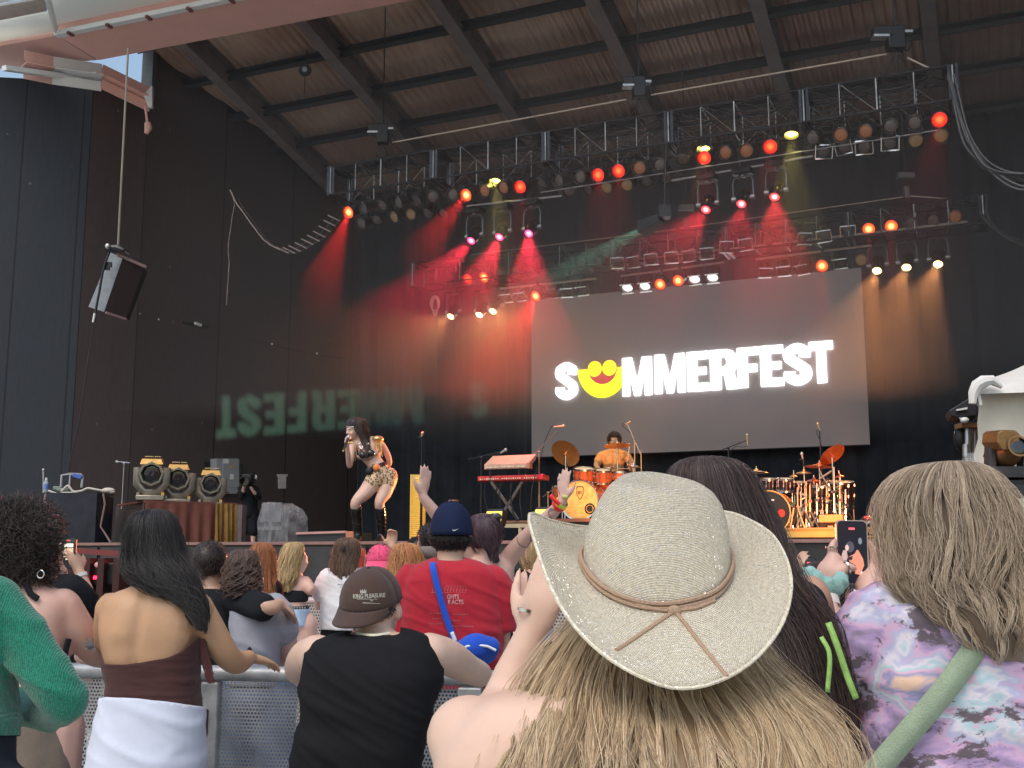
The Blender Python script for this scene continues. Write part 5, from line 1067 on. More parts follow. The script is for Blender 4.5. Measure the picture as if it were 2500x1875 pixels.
def wrinkle(me, amp, fx=3., fz=9., diag=.5):
    n = len(me.vertices); co = np.empty(n*3); no = np.empty(n*3); me.vertices.foreach_get('co', co); me.vertices.foreach_get('normal', no); co = co.reshape(-1, 3); no = no.reshape(-1, 3)
    d = np.empty(n)
    for i in range(n):
        x, y, z = co[i]; q = Vector((x*fx+z*diag*fx, y*fx, z*fz+x*diag*fz*.6)); a = mn.noise(q); b_ = mn.noise(q*2.3+Vector((5, 1, 2)))
        d[i] = math.exp(-(a*6)**2)*.75+math.exp(-(b_*6.5)**2)*.5+a*.5
    co += no*(d*amp)[:, None]; me.vertices.foreach_set('co', co.ravel()); me.update()
def hairmat(name, dark, mid, light, rough=.42):
    def f(n, b):
        at = n.nodes.new('ShaderNodeAttribute'); at.attribute_name = 'hv'; r = n.nodes.new('ShaderNodeValToRGB'); r.color_ramp.elements[0].color = (*dark, 1); r.color_ramp.elements[1].color = (*light, 1)
        e = r.color_ramp.elements.new(.5); e.color = (*mid, 1); n.links.new(at.outputs['Fac'], r.inputs[0]); n.links.new(r.outputs[0], b.inputs['Base Color'])
        b.inputs['Roughness'].default_value = rough; b.inputs['Specular IOR Level'].default_value = .4; b.inputs['Sheen Weight'].default_value = .15
    return gm(name, f)
def strands(P, Nrm, w, hv, name, mat, parent, extra=None):
    """P: (n, k, 3) strand points; three-sided tapering hairs in one mesh"""
    n, k, _ = P.shape; T = np.gradient(P, axis=1); T /= np.linalg.norm(T, axis=2, keepdims=True)+1e-9
    Bn = np.cross(T, Nrm); Bn /= np.linalg.norm(Bn, axis=2, keepdims=True)+1e-9; N2 = np.cross(Bn, T)
    tp = np.ones(k); tp[-1] = .25; tp[-2] = .7
    R = []
    for a in (math.pi/2, math.pi/2+2.09, math.pi/2-2.09): R.append(P+(Bn*math.cos(a)+N2*math.sin(a)*.6)*(w[:, None, None]*tp[None, :, None]))
    Vv = np.stack(R, 2).reshape(-1, 3)                       # n,k,3 sides
    base = (np.arange(n)*k*3)[:, None, None]; seg = (np.arange(k-1)*3)[None, :, None]; sd = np.arange(3)[None, None, :]
    a = base+seg+sd; b_ = base+seg+(sd+1) % 3; Q = np.stack([a, b_, b_+3, a+3], -1).reshape(-1, 4)
    HV = np.repeat(hv, k*3)
    if extra is not None:
        ev, ef = extra; Q = np.vstack([Q, np.array(ef)+len(Vv)]) if len(ef) else Q; Vv = np.vstack([Vv, ev]); HV = np.concatenate([HV, np.full(len(ev), .12)])
    A_ = PINV.get(parent.name)
    if A_ is not None: A_ = np.array(A_); Vv = Vv @ A_[:3, :3].T+A_[:3, 3]
    me = bpy.data.meshes.new(name); me.vertices.add(len(Vv)); me.vertices.foreach_set('co', Vv.ravel()); me.loops.add(len(Q)*4); me.loops.foreach_set('vertex_index', Q.ravel().astype(np.int32))
    me.polygons.add(len(Q)); me.polygons.foreach_set('loop_start', np.arange(len(Q), dtype=np.int32)*4); me.polygons.foreach_set('use_smooth', np.ones(len(Q), bool)); me.update(calc_edges=True)
    at = me.attributes.new('hv', 'FLOAT', 'POINT'); at.data.foreach_set('value', HV.astype(np.float32)); return put(me, name, mat, parent, False)
def hair(parent, rows, mat, n=1500, w=.0012, wave=.01, freq=2.5, lock=.5, nl=60, face=None, tips=.15, k=18, seed=1, name='hair', frizz=.004, shell=.90, lay=.12, start=.3, fly=.04):
    rs = np.random.RandomState(seed); R = []
    for r in rows:
        v, ul, ur, y, th = r; a, b = W(ul, v, y), W(ur, v, y); c = (a+b)/2; R.append([c.x, c.y, c.z, (b-a).length/2, th/2])
    R = np.array(catmull(R, 6)); seg = np.r_[0, np.cumsum(np.linalg.norm(np.diff(R[:, :3], axis=0), axis=1)+np.abs(np.diff(R[:, 3]))*.6)]; seg /= seg[-1]
    def at(t): return [np.interp(t, seg, R[:, j]) for j in range(5)]
    lockphi = rs.uniform(0, 2*np.pi, nl); lockph = rs.uniform(0, 6.28, nl); lockf = freq*rs.uniform(.7, 1.3, nl); locka = rs.uniform(.4, 1.3, nl); locklen = rs.uniform(0, tips, nl); lockhv = rs.uniform(-.15, .15, nl)
    phi = rs.uniform(0, 2*np.pi, n); 
    if face: 
        f0, fh = math.radians(face[0]), math.radians(face[1]); dd = np.abs((phi-f0+np.pi) % (2*np.pi)-np.pi); bad = dd < fh; phi[bad] = (f0+np.pi+rs.uniform(-1.3, 1.3, bad.sum())) % (2*np.pi)
    dist = np.abs((phi[:, None]-lockphi[None]+np.pi) % (2*np.pi)-np.pi); li = dist.argmin(1); dphi = (lockphi[li]-phi+np.pi) % (2*np.pi)-np.pi
    t0 = rs.rand(n)**1.3*start; t1 = 1-locklen[li]-rs.rand(n)*.06; lam = 1-lay*rs.rand(n)**1.5; fl = rs.rand(n) < fly; lam[fl] *= 1.05+.1*rs.rand(fl.sum())
    u = np.linspace(0, 1, k)[None]; t = t0[:, None]+(t1-t0)[:, None]*u; cx, cy, cz, rx, ry = at(t)
    g_ = lock*np.clip(t*1.4-.15, 0, 1); ph = phi[:, None]+dphi[:, None]*g_
    wv = wave*locka[li][:, None]*np.clip(t*1.5-.1, 0, 1)*np.sin(lockf[li][:, None]*t*6.283+lockph[li][:, None]); wv2 = wave*locka[li][:, None]*np.clip(t*1.5-.1, 0, 1)*np.cos(lockf[li][:, None]*t*6.283+lockph[li][:, None])
    fz = frizz*np.clip(t*2, 0, 1)*np.sin(t*rs.uniform(8, 30, n)[:, None]+rs.uniform(0, 6.28, n)[:, None])*np.where(fl, 3., 1.)[:, None]
    C_, S_ = np.cos(ph), np.sin(ph); X = cx+rx*lam[:, None]*C_+wv+fz; Y = cy+ry*lam[:, None]*S_+wv2*.6; Z = cz+fz*.5
    P = np.stack([X, Y, Z], -1); N_ = np.stack([C_, S_, np.full_like(C_, .05)], -1)
    hv = np.clip(.5+lockhv[li]+rs.normal(0, .15, n), 0, 1)
    ev, ef = [], []; m = 24; T_ = np.linspace(0, .97, 26)
    for i, tt in enumerate(T_):
        a = at(tt); sc_ = shell*(1-.25*max(0, tt-.55))
        for q in range(m): an = 2*math.pi*q/m; ev.append((a[0]+a[3]*sc_*math.cos(an), a[1]+a[4]*sc_*math.sin(an), a[2]))
    for i in range(len(T_)-1):
        for q in range(m):
            an = 2*math.pi*(q+.5)/m
            if face and T_[i] > face[2] and abs((an-f0+math.pi) % (2*math.pi)-math.pi) < fh*1.1: continue
            ef.append((i*m+q, i*m+(q+1) % m, (i+1)*m+(q+1) % m, (i+1)*m+q))
    return strands(P, N_, w*rs.uniform(.6, 1.3, n), hv, name, mat, parent, (np.array(ev), ef))
def scalp(parent, H, k, mat, n=900, L=.02, curl=0., seed=1, w=.0012, zmin=-.045, facecut=.055, rad=(.079, .1, .09), name='hair', down=.5, lump=0., zmax=9):
    """short or curly hair on the head frame H"""
    rs = np.random.RandomState(seed); Hn = np.array(H); d = rs.normal(size=(n*3, 3)); d /= np.linalg.norm(d, axis=1, keepdims=True); c0 = np.array([0, -.012, .03]); p = c0+d*np.array(rad)
    ok = (p[:, 2] < zmax) & (p[:, 2] > zmin+.0+np.where(p[:, 1] > 0, .06, 0)) & ((p[:, 1] < facecut) | (p[:, 2] > .075)); p = p[ok][:n]; d = d[ok][:n]; n = len(p); K = 8 if curl else 5
    dirn = d+np.array([0, -.15, -down]); dirn /= np.linalg.norm(dirn, axis=1, keepdims=True); u = np.linspace(0, 1, K); lg = L*rs.uniform(.6, 1.2, n)
    if lump: lg *= 1+lump*np.sin(p[:, 0]*60+seed)*np.sin(p[:, 2]*50)
    P = p[:, None, :]*1.0+dirn[:, None, :]*(u[None, :, None]*lg[:, None, None])
    if curl:
        a = rs.uniform(0, 6.28, n)[:, None]+u[None]*rs.uniform(5, 11, n)[:, None]; e1 = np.cross(dirn, rs.normal(size=(n, 3))); e1 /= np.linalg.norm(e1, axis=1, keepdims=True); e2 = np.cross(dirn, e1)
        P = P+curl*(np.cos(a)[..., None]*e1[:, None]+np.sin(a)[..., None]*e2[:, None])
    P = P*k; P = P @ Hn[:3, :3].T+Hn[:3, 3]; N_ = np.repeat((d @ Hn[:3, :3].T)[:, None], K, 1)
    hv = np.clip(.5+rs.normal(0, .2, n), 0, 1)
    b = MB(); b.ell((0, -.014, .034), [q*1.005 for q in rad], None, 20, 14); ev = [(v if (v[1] < facecut and v[2] > zmin-.01) or v[2] > .075 else (v[0]*.8, v[1]*.75, v[2]*.9)) for v in b.v]; ev = np.array(ev)*k; ev = ev @ Hn[:3, :3].T+Hn[:3, 3]
    ef = [f for f in b.f if len(f) == 4]; ef += [(f[0], f[1], f[2], f[2]) for f in b.f if len(f) == 3][:0]
    return strands(P, N_, w*rs.uniform(.7, 1.3, n), hv, name, mat, parent, (ev, ef))
def skin(name, c, rough=.5): return pm(name, c, rough, var=.06, scale=9, bump=.06, bscale=260, sss=.12)
def cloth(name, c, var=.1, scale=12, bump=.35, rough=.85, **k): return pm(name, c, rough, var=var, scale=scale, bump=bump, bscale=380, sheen=.15 if max(c) > .06 else 0, spec=.2, **k)
def legs(b, u, y, v_hip, r=.085, spread=.1, foot=0.):
    p = W(u, v_hip, y)
    for s_ in (-1, 1):
        x = p.x+s_*spread; b.wlimb([(Vector((x, p.y, p.z)), r), (Vector((x+s_*.01, p.y+.02, .5)), r*.62), (Vector((x+s_*.01, p.y, .09)), r*.42)]); b.ell((x+s_*.02, p.y+.06, .045), (.045, .12, .045))
def sculpt(o, par, segs):
    A_ = PINV[par.name].inverted(); me = o.data
    for v in me.vertices:
        if v.normal.y > .2: continue
        u, w_ = inv_px(A_ @ v.co); d = 0
        for (u0, v0, u1, v1, r, a) in segs:
            l2 = (u1-u0)**2+(v1-v0)**2; t = max(0, min(1, ((u-u0)*(u1-u0)+(w_-v0)*(v1-v0))/l2)); q = math.hypot(u-u0-t*(u1-u0), w_-v0-t*(v1-v0))/r
            if q < 3: d += a*math.exp(-q*q)
        if d: v.co += v.normal*d
def person(label, u, y, group=None):
    p = W(u, 1500, y); return thing('person', label, 'person', (p.x, p.y, 0), 0, group)
def ribbon(px, y, w, name, mat, parent, th=.004, dy=0.):
    """flat strap through pixel points (u, v[, y])"""
    P = [W(q[0], q[1], q[2] if len(q) > 2 else y) for q in px]; C_ = [Vector(c) for c in catmull(P, 6)]; b = MB(); g_ = []
    for i, c in enumerate(C_):
        t_ = (C_[min(i+1, len(C_)-1)]-C_[max(i-1, 0)]).normalized(); s_ = t_.cross(Vector((0, 1, 0))).normalized()*w/2; g_.append([c-s_, c+s_])
    b.sheet(g_); return b.build(name, mat, parent, solid=th)
# ================= people =================
S_tan = skin('tan_skin', (.56, .33, .19)); S_pink = skin('pink_skin', (.68, .42, .34)); S_pale = skin('pale_skin', (.72, .49, .38)); S_mid = skin('mid_skin', (.58, .36, .25)); S_dark = skin('brown_skin', (.36, .17, .08))
H_blk = hairmat('black_hair', (.006, .005, .006), (.014, .011, .011), (.035, .025, .022)); H_dbr = hairmat('dark_brown_hair', (.02, .011, .009), (.05, .028, .022), (.10, .06, .045))
H_bln = hairmat('dark_blonde_hair', (.17, .10, .045), (.56, .40, .235), (.92, .76, .52)); H_ash = hairmat('ash_brown_hair', (.10, .065, .042), (.40, .30, .205), (.70, .57, .42))
H_red = hairmat('auburn_hair', (.14, .035, .01), (.34, .11, .03), (.55, .24, .08)); H_prp = hairmat('purple_dark_hair', (.025, .012, .018), (.07, .035, .05), (.13, .07, .09)); H_yel = hairmat('streaky_blonde_hair', (.2, .11, .04), (.45, .3, .13), (.75, .58, .33))
H_crl = hairmat('dark_curly_hair', (.01, .006, .005), (.03, .018, .014), (.07, .045, .035))
def cut_above(line, below=False):      # keep what lies under the pixel line
    us = [q[0] for q in line]; vs = [q[1] for q in line]
    def f(co):
        u, v = inv_px(co); vv = np.interp(u, us, vs); return v < vv
    return f
# ---- woman with bare back and white skirt ----
Y = 3.45
p = person('bare backed woman with long straight dark hair, brown strapless top and white skirt', 370, Y)
b = Body(); T = [(1415, 350, 398, Y-.02, .11), (1432, 322, 432, Y, .13), (1448, 282, 474, Y, .15), (1470, 256, 494, Y, .18), (1505, 247, 497, Y, .20), (1550, 247, 484, Y, .21), (1600, 256, 476, Y, .20), (1650, 270, 476, Y, .19), (1700, 268, 478, Y, .21), (1770, 250, 480, Y, .25), (1850, 235, 480, Y, .27)]
b.loft(T); b.limb([(372, 1430, Y, .05), (373, 1385, Y, .047)]); b.head(W(374, 1345, Y+.02), 0, 0, 0, 1.)
b.limb([(478, 1482, Y, .052), (515, 1540, Y+.02, .047), (552, 1598, Y+.06, .041), (580, 1618, Y+.14, .037), (606, 1606, Y+.24, .028)])
b.limb([(272, 1485, Y+.02, .05), (262, 1560, Y+.14, .042), (290, 1600, Y+.36, .028)])
hw = W(608, 1605, Y+.26); b.hand(hw, (W(660, 1618, Y+.34)-hw), (0, .1, -1), 1, .92, (.25, .3, .3, .35), .3)
legs(b, 360, Y, 1850, .075, .07)
bo = b.fin('body', S_tan, p, .0075, 7); sculpt(bo, p, [(352, 1450, 322, 1625, 12, -.009), (300, 1490, 292, 1545, 24, .009), (425, 1490, 440, 1550, 24, .010), (335, 1590, 330, 1625, 40, -.004), (262, 1470, 300, 1460, 14, .004), (470, 1560, 495, 1530, 9, -.006)])
t = Body(); t.loft([(1540, 244, 490, Y, .215), (1600, 253, 480, Y, .205), (1650, 267, 479, Y, .195), (1700, 270, 480, Y, .21), (1735, 262, 482, Y, .225)], .006)
tp = t.fin('strapless_top', cloth('chocolate_cloth', (.075, .032, .03), scale=5, bump=.2), p, .0055, 3, (.0035, 2.2, 26, .1), cut_above([(200, 1618), (300, 1622), (400, 1606), (440, 1590), (470, 1562), (500, 1552)]), .003)
t = Body(); t.loft([(1650, 268, 478, Y, .20), (1694, 266, 482, Y, .22), (1720, 262, 481, Y, .235), (1770, 248, 483, Y, .26), (1830, 236, 485, Y, .28), (1900, 228, 485, Y, .29), (2100, 225, 480, Y, .3), (2420, 232, 470, Y, .30)], .014, pw=2.2)
t.fin('skirt', cloth('white_skirt', (.70, .75, .88), scale=3, bump=.15), p, .0085, 4, (.006, 2.0, 7, .5), cut_above([(200, 1702), (300, 1698), (400, 1708), (500, 1722)]), .003)
hair(p, [(1243, 368, 392, Y, .03), (1247, 345, 410, Y, .12), (1262, 327, 425, Y, .19), (1290, 314, 437, Y, .22), (1322, 306, 446, Y, .22), (1363, 300, 457, Y-.01, .20), (1395, 306, 474, Y-.04, .16), (1425, 332, 486, Y-.05, .14), (1450, 378, 496, Y-.06, .11), (1480, 428, 505, Y-.07, .08), (1515, 462, 510, Y-.07, .06), (1550, 482, 511, Y-.06, .04)], H_blk, 3400, .0011, .005, 1.4, .25, 60, (90, 45, .3), .38, seed=3, shell=.93)
q = Body(); rs_ = np.random.RandomState(4)
P_ = np.array([[list(W(484+3*math.sin(i*.5+j)+j % 5*3-i*.0+rs_.uniform(-3, 3)+26*i/13, 1560+8.4*i, Y-.02)) for i in range(14)] for j in range(50)])
strands(P_, np.tile(np.array([0, -1., 0]), (50, 14, 1)), np.full(50, .0014), rs_.uniform(.2, .9, 50), 'loose_lock', hairmat('reddish_tips', (.03, .01, .01), (.08, .02, .018), (.16, .04, .03)), p)
e = MB(); e.ell(W(353, 1399, Y-.06), .006); e.ell(W(353.5, 1408, Y-.065), .0085); e.build('earring', m_white, p)
e = MB(); cc = hw; e.tube([cc+Vector((.0, .031*math.cos(a), .031*math.sin(a))) for a in np.linspace(0, 6.28, 16)], .0035, 6); e.build('hair_tie', m_dark, p)
# ---- man in sleeveless black shirt and brown cap ----
Y = 3.3
p = person('man in a black sleeveless shirt and brown cap worn backwards, leaning on the barrier', 900, Y)
b = Body(); T = [(1540, 872, 958, Y+.02, .12), (1556, 812, 1028, Y, .19), (1575, 778, 1050, Y, .24), (1610, 752, 1064, Y-.01, .27), (1650, 742, 1070, Y-.02, .28), (1700, 742, 1062, Y-.02, .28), (1760, 742, 1044, Y-.02, .27), (1820, 722, 1030, Y-.02, .28), (1900, 715, 1018, Y, .28), (2000, 720, 1010, Y, .28)]
b.loft(T, -.008); b.limb([(915, 1560, Y+.02, .058), (912, 1520, Y+.04, .054)]); Hd = b.head(W(912, 1483, Y+.06), 12, 16, 0, 1.02)
b.limb([(1046, 1595, Y, .062), (1095, 1606, Y+.08, .056), (1140, 1632, Y+.2, .047), (1172, 1648, Y+.36, .04), (1120, 1640, Y+.48, .03)])
b.limb([(775, 1598, Y, .06), (745, 1610, Y+.1, .055), (735, 1640, Y+.3, .045), (800, 1640, Y+.45, .03)])
legs(b, 880, Y, 1990, .1, .1); b.fin('body', S_pale, p, .0085, 6)
t = Body(); t.loft(T, .006)
t.fin('shirt', cloth('black_cotton', (.012, .012, .014), scale=6, bump=.3), p, .007, 3, (.009, 2.2, 8, .9), lambda co: (inv_px(co)[1] < 1551 and abs(inv_px(co)[0]-915) < 60) or inv_px(co)[1] > 1935, .004)
t = Body(); t.loft([(1920, 712, 1020, Y, .30), (2020, 718, 1012, Y, .30), (2100, 725, 1005, Y, .29)], .0); pz = W(880, 2080, Y)
for s_ in (-1, 1): t.wlimb([(Vector((pz.x+s_*.1, pz.y, pz.z)), .115), (Vector((pz.x+s_*.11, pz.y, .5)), .085), (Vector((pz.x+s_*.11, pz.y, .1)), .07)])
t.fin('trousers', cloth('dark_denim', (.03, .035, .05)), p, .012, 3, (.005, 3, 8, .4))
scalp(p, Hd, 1.02, H_dbr, 1500, .010, 0, 5, .0012, -.07, zmax=.02, rad=(.078, .098, .07))
m_cap = cloth('brown_cap', (.075, .045, .036), scale=9)
def cap(par, H, k, mat, brimdir=1, label=None, bl=.085, panels=True, brim_drop=.35, rad=(.083, .102, .092)):
    c = MB(); n_, m_ = 28, 12; g_ = []
    for i in range(m_+1):
        a = math.pi/2*i/m_; row = []
        for j in range(n_+1):
            ph = 2*math.pi*j/n_; rr = math.cos(a)**.85 if i < m_ else 0
            row.append(H @ (Vector((rad[0]*rr*math.cos(ph), -.012+rad[1]*rr*math.sin(ph), .02+rad[2]*1.06*math.sin(a)))*k))
        g_.append(row)
    c.sheet(g_); o = c.build('crown', mat, par, solid=.003); g_ = []
    for i in range(7):
        row = []
        for j in range(15):
            a = math.pi*(.13+.74*j/14); r0 = Vector((rad[0]*math.cos(a), -.012+brimdir*rad[1]*math.sin(a), .022)); ex = bl*i/6*math.sin(math.pi*j/14)**.45
            row.append(H @ ((r0+Vector((0, brimdir*ex, -ex*brim_drop-.022*abs(math.cos(a))**2*(i/6))))*k))
        g_.append(row)
    c = MB(); c.sheet(g_); c.build('brim', mat, par, solid=.004); c = MB(); c.ell(H @ (Vector((0, -.012, .021+rad[2]*1.06))*k), .006*k); c.build('button', mat, par)
    if panels:
        c = MB()
        for q in range(3): c.tube([H @ (Vector((rad[0]*1.015*math.cos(math.pi*t_/12)*math.cos(q*1.047+.52), -.012+rad[1]*1.015*math.cos(math.pi*t_/12)*math.sin(q*1.047+.52), .02+rad[2]*1.075*math.sin(math.pi*t_/12)))*k) for t_ in range(13)], .0012*k, 4)
        c.build('seam', mat, par)
    return o
Hc = Hd @ Matrix.Rotation(math.radians(-10), 4, 'Z')
cap(p, Hc, 1.06, m_cap, -1, bl=.062, brim_drop=.34)
def on_back(px, py, y, size, txt, mat, name, par, yaw=0, roll=0, bold=0., sx=1., tilt=0):
    me = text_mesh(txt, size, .0006, bold, sx=sx); c = W(px, py, y)
    M = Matrix.Translation(c) @ Matrix.Rotation(math.radians(yaw), 4, 'Z') @ Matrix.Rotation(math.radians(90+tilt), 4, 'X') @ Matrix.Rotation(math.radians(roll), 4, 'Z'); return put_at(me, M, name, mat, par)
m_ink = pm('cream_thread', (.72, .70, .62), .7)
def project_onto(o, dirn=Vector((0, 1, 0)), off=.003, par=None):
    """lay a flat marking onto the sibling surfaces in front of it"""
    from mathutils.bvhtree import BVHTree
    vs, fs = [], []; A_ = PINV[par.name].inverted()
    for q in COL.objects:
        if q.parent == par and q.type == 'MESH' and q is not o and q.name.split('.')[0] in ('crown', 'shirt', 'body', 'brim', 'drum_head', 't_shirt') and len(q.data.polygons) < 200000:
            k0 = len(vs); vs += [A_ @ (q.matrix_basis @ v.co) for v in q.data.vertices]; fs += [tuple(i+k0 for i in pl.vertices) for pl in q.data.polygons]
    bt = BVHTree.FromPolygons(vs, fs); me = o.data; bm = bmesh.new(); bm.from_mesh(me)
    bmesh.ops.triangulate(bm, faces=bm.faces[:])
    for _ in range(1): bmesh.ops.subdivide_edges(bm, edges=[e for e in bm.edges if e.calc_length() > .012], cuts=1)
    ia = A_.inverted()
    for v in bm.verts:
        w_ = A_ @ v.co; h = bt.ray_cast(w_-dirn*.4, dirn)
        if h[0] is not None: v.co = ia @ (h[0]-dirn*off)
    bm.to_mesh(me); bm.free(); me.update()
yt = Y-.2
for (px, py, sz, tx, rl, bo, sxx) in ((884, 1460, .0165, 'KING PLEASURE', -2, .0005, .78), (893, 1471, .008, 'BY', -2, .0002, 1), (891, 1477, .0068, 'JEAN-MICHEL BASQUIAT', -2, .0001, .8)):
    if tx.startswith('JEAN'): continue
    o = on_back(px, py, yt, sz, tx, m_ink, 'cap_lettering', p, 0, -rl, bo, sxx); project_onto(o, par=p)
c = MB(); c.prism([W(u, v, yt) for u, v in ((869, 1476), (912, 1479), (912, 1480.5), (869, 1477.5))], (0, .0005, 0)); o = c.build('cap_underline', m_ink, p, smooth=False); project_onto(o, par=p)
c = MB(); c.prism([W(u, v, yt) for u, v in ((855, 1466.5), (906, 1467.5), (906, 1468.7), (855, 1467.7))], (0, .0005, 0)); o = c.build('cap_underline', m_ink, p, smooth=False); project_onto(o, par=p)
c = MB(); c.prism([W(u, v, yt) for u, v in ((863, 1453), (862, 1443), (866, 1448), (868, 1441), (871, 1448), (874, 1441), (876, 1448), (879, 1443), (878, 1453))], (0, .0005, 0)); o = c.build('cap_crown_mark', m_ink, p, smooth=False); project_onto(o, par=p)
c = MB(); P_ = [W(872+(950-872)*i/10, 1547+5*math.sin(math.pi*i/10), Y-.05-.03*math.sin(math.pi*i/10)) for i in range(11)]; c.tube(P_, .006, 6); c.build('collar', pm('pale_collar', (.7, .66, .5), .7), p)
# ---- man in red t-shirt ----
Y = 4.9
p = person('man in a red printed t-shirt and navy cap with a blue crossbody strap', 1105, Y)
b = Body(); T = [(1362, 1072, 1126, Y, .11), (1372, 1045, 1155, Y, .16), (1385, 1015, 1190, Y, .21), (1405, 992, 1212, Y, .25), (1450, 982, 1222, Y, .28), (1520, 982, 1224, Y, .29), (1590, 985, 1224, Y, .30), (1680, 990, 1222, Y, .30), (1780, 1000, 1215, Y, .28)]
b.loft(T, -.012); b.limb([(1100, 1380, Y, .062), (1100, 1350, Y+.01, .06)]); Hd = b.head(W(1102, 1308, Y+.03), 0, 0, 0, 1.1)
b.limb([(1205, 1425, Y, .055), (1222, 1490, Y+.02, .05), (1222, 1560, Y+.08, .043), (1212, 1615, Y+.2, .035), (1150, 1625, Y+.32, .028)]); b.limb([(1000, 1425, Y, .055), (983, 1490, Y+.02, .05), (982, 1560, Y+.05, .043), (990, 1620, Y+.1, .035)])
legs(b, 1105, Y, 1770, .1, .1); b.fin('body', S_mid, p, .011, 5)
t = Body(); t.loft(T, .004); t.limb([(1200, 1420, Y, .075), (1220, 1470, Y+.01, .074), (1214, 1535, Y+.03, .078)]); t.limb([(1004, 1420, Y, .075), (984, 1470, Y+.01, .074), (988, 1535, Y+.03, .076)])
m_red = cloth('red_cotton', (.46, .022, .04), scale=5, var=.12)
t.fin('shirt', m_red, p, .009, 3, (.010, 1.8, 6, .6), lambda co: (inv_px(co)[1] < 1368 and abs(inv_px(co)[0]-1100) < 32) or inv_px(co)[1] > 1690 or (co.z < W(1220, 1545, Y).z and abs(co.x-W(1103, 1500, Y).x) > .235), .004)
t = Body(); t.loft([(1670, 985, 1226, Y, .31), (1780, 995, 1218, Y, .31)], 0.); pz = W(1105, 1775, Y)
for s_ in (-1, 1): t.wlimb([(Vector((pz.x+s_*.11, pz.y, pz.z)), .115), (Vector((pz.x+s_*.11, pz.y, .5)), .085), (Vector((pz.x+s_*.11, pz.y, .1)), .07)])
t.fin('trousers', cloth('dark_denim', (0, 0, 0)), p, .014, 3)
scalp(p, Hd, 1.1, H_blk, 2200, .026, .006, 7, .0016, -.075, .05, down=.3, zmax=.0, rad=(.079, .098, .082))
cap(p, Hd @ Matrix.Translation((0, 0, -.022)), 1.16, cloth('navy_cap', (.010, .018, .055), scale=9), 1, rad=(.084, .104, .122))
sw_ = [(0, 0), (.055, .012), (.16, .045), (.30, .10), (.17, .025), (.06, -.018), (.012, -.02), (-.005, -.005)]
c = MB(); c.prism([W(1101+x, 1293-y, Y-.2) for x, y in ((0, 2), (.6, -1.2), (2.5, -2.6), (5, -2.4), (17, 4), (6, .6), (3, .6), (1.6, 1.6))], (0, .0005, 0)); o = c.build('cap_mark', m_white, p, smooth=False); project_onto(o, par=p, off=.005)
m_print = pm('shirt_print', (.62, .18, .20), .8); m_print2 = pm('shirt_print_white', (.75, .5, .5), .8)
for (px, py, sz, tx, m_) in ((1101, 1461, .026, 'GHTS', m_print2), (1108, 1474, .026, 'II ACTS', m_print2)):
    o = on_back(px, py, Y-.3, sz, tx, m_, 'shirt_lettering', p, bold=.0006, sx=.8); project_onto(o, par=p)
rg = random.Random(3)
def dashes(u0, u1, v, h, mat, par, yy, slant=0.):
    x = u0; c = MB()
    while x < u1-1.5:
        w_ = rg.uniform(2, 4.5); x2 = min(u1, x+w_); c.prism([W(q, r_, yy) for q, r_ in ((x, v+h+slant*(x-u0)), (x2, v+h+slant*(x2-u0)), (x2, v+slant*(x2-u0)), (x, v+slant*(x-u0)))], (0, .0005, 0)); x = x2+rg.uniform(.8, 1.8)
    o = c.build('print_line', mat, par, smooth=False); project_onto(o, par=par)
for u0, u1, v in ((1042, 1076, 1501), (1102, 1142, 1503), (1050, 1076, 1514), (1041, 1076, 1527), (1090, 1152, 1533), (1092, 1120, 1519)): dashes(u0, u1, v, 3, m_print, p, Y-.3)
c = MB(); 
for v_ in (1433, 1449): c.prism([W(q, r_, Y-.3) for q, r_ in ((1046, v_+1.2), (1134, v_+1.2), (1134, v_), (1046, v_))], (0, .0005, 0))
for k_i in range(12):
    uu = 1048+k_i*7.6; c.prism([W(q, r_, Y-.3) for q, r_ in ((uu, 1447), (uu+1.6, 1447), (uu+4.8, 1436), (uu+3.2, 1436))], (0, .0005, 0))
o = c.build('print_outline', m_print, p, smooth=False); project_onto(o, par=p)
m_blue = cloth('blue_strap_cloth', (.02, .09, .55), scale=9)
ribbon([(1057, 1370, Y-.07), (1058, 1390, Y-.14), (1070, 1440, Y-.165), (1090, 1510, Y-.165), (1108, 1560, Y-.165), (1118, 1580, Y-.17)], Y, .028, 'strap', m_blue, p)
ribbon([(1103, 1543, Y-.172), (1112, 1566, Y-.174)], Y, .016, 'strap_print', m_white, p, .002)
bg_ = thing('waist_bag', 'small blue zipped bag hanging on the red shirt man\'s hip', 'bag', W(1165, 1600, Y-.2))
t = Body(); t.limb([(1128, 1590, Y-.22, .045), (1160, 1582, Y-.24, .062), (1196, 1580, Y-.22, .045)]); t.limb([(1128, 1600, Y-.2, .03), (1165, 1606, Y-.22, .045), (1198, 1598, Y-.2, .03)]); t.fin('bag_body', m_blue, bg_, .006, 3)
c = MB(); c.tube([W(u, v, Y-.29) for u, v in ((1124, 1590), (1140, 1578), (1165, 1575), (1190, 1578), (1211, 1588))], .006, 6); c.build('zip', m_white, bg_)
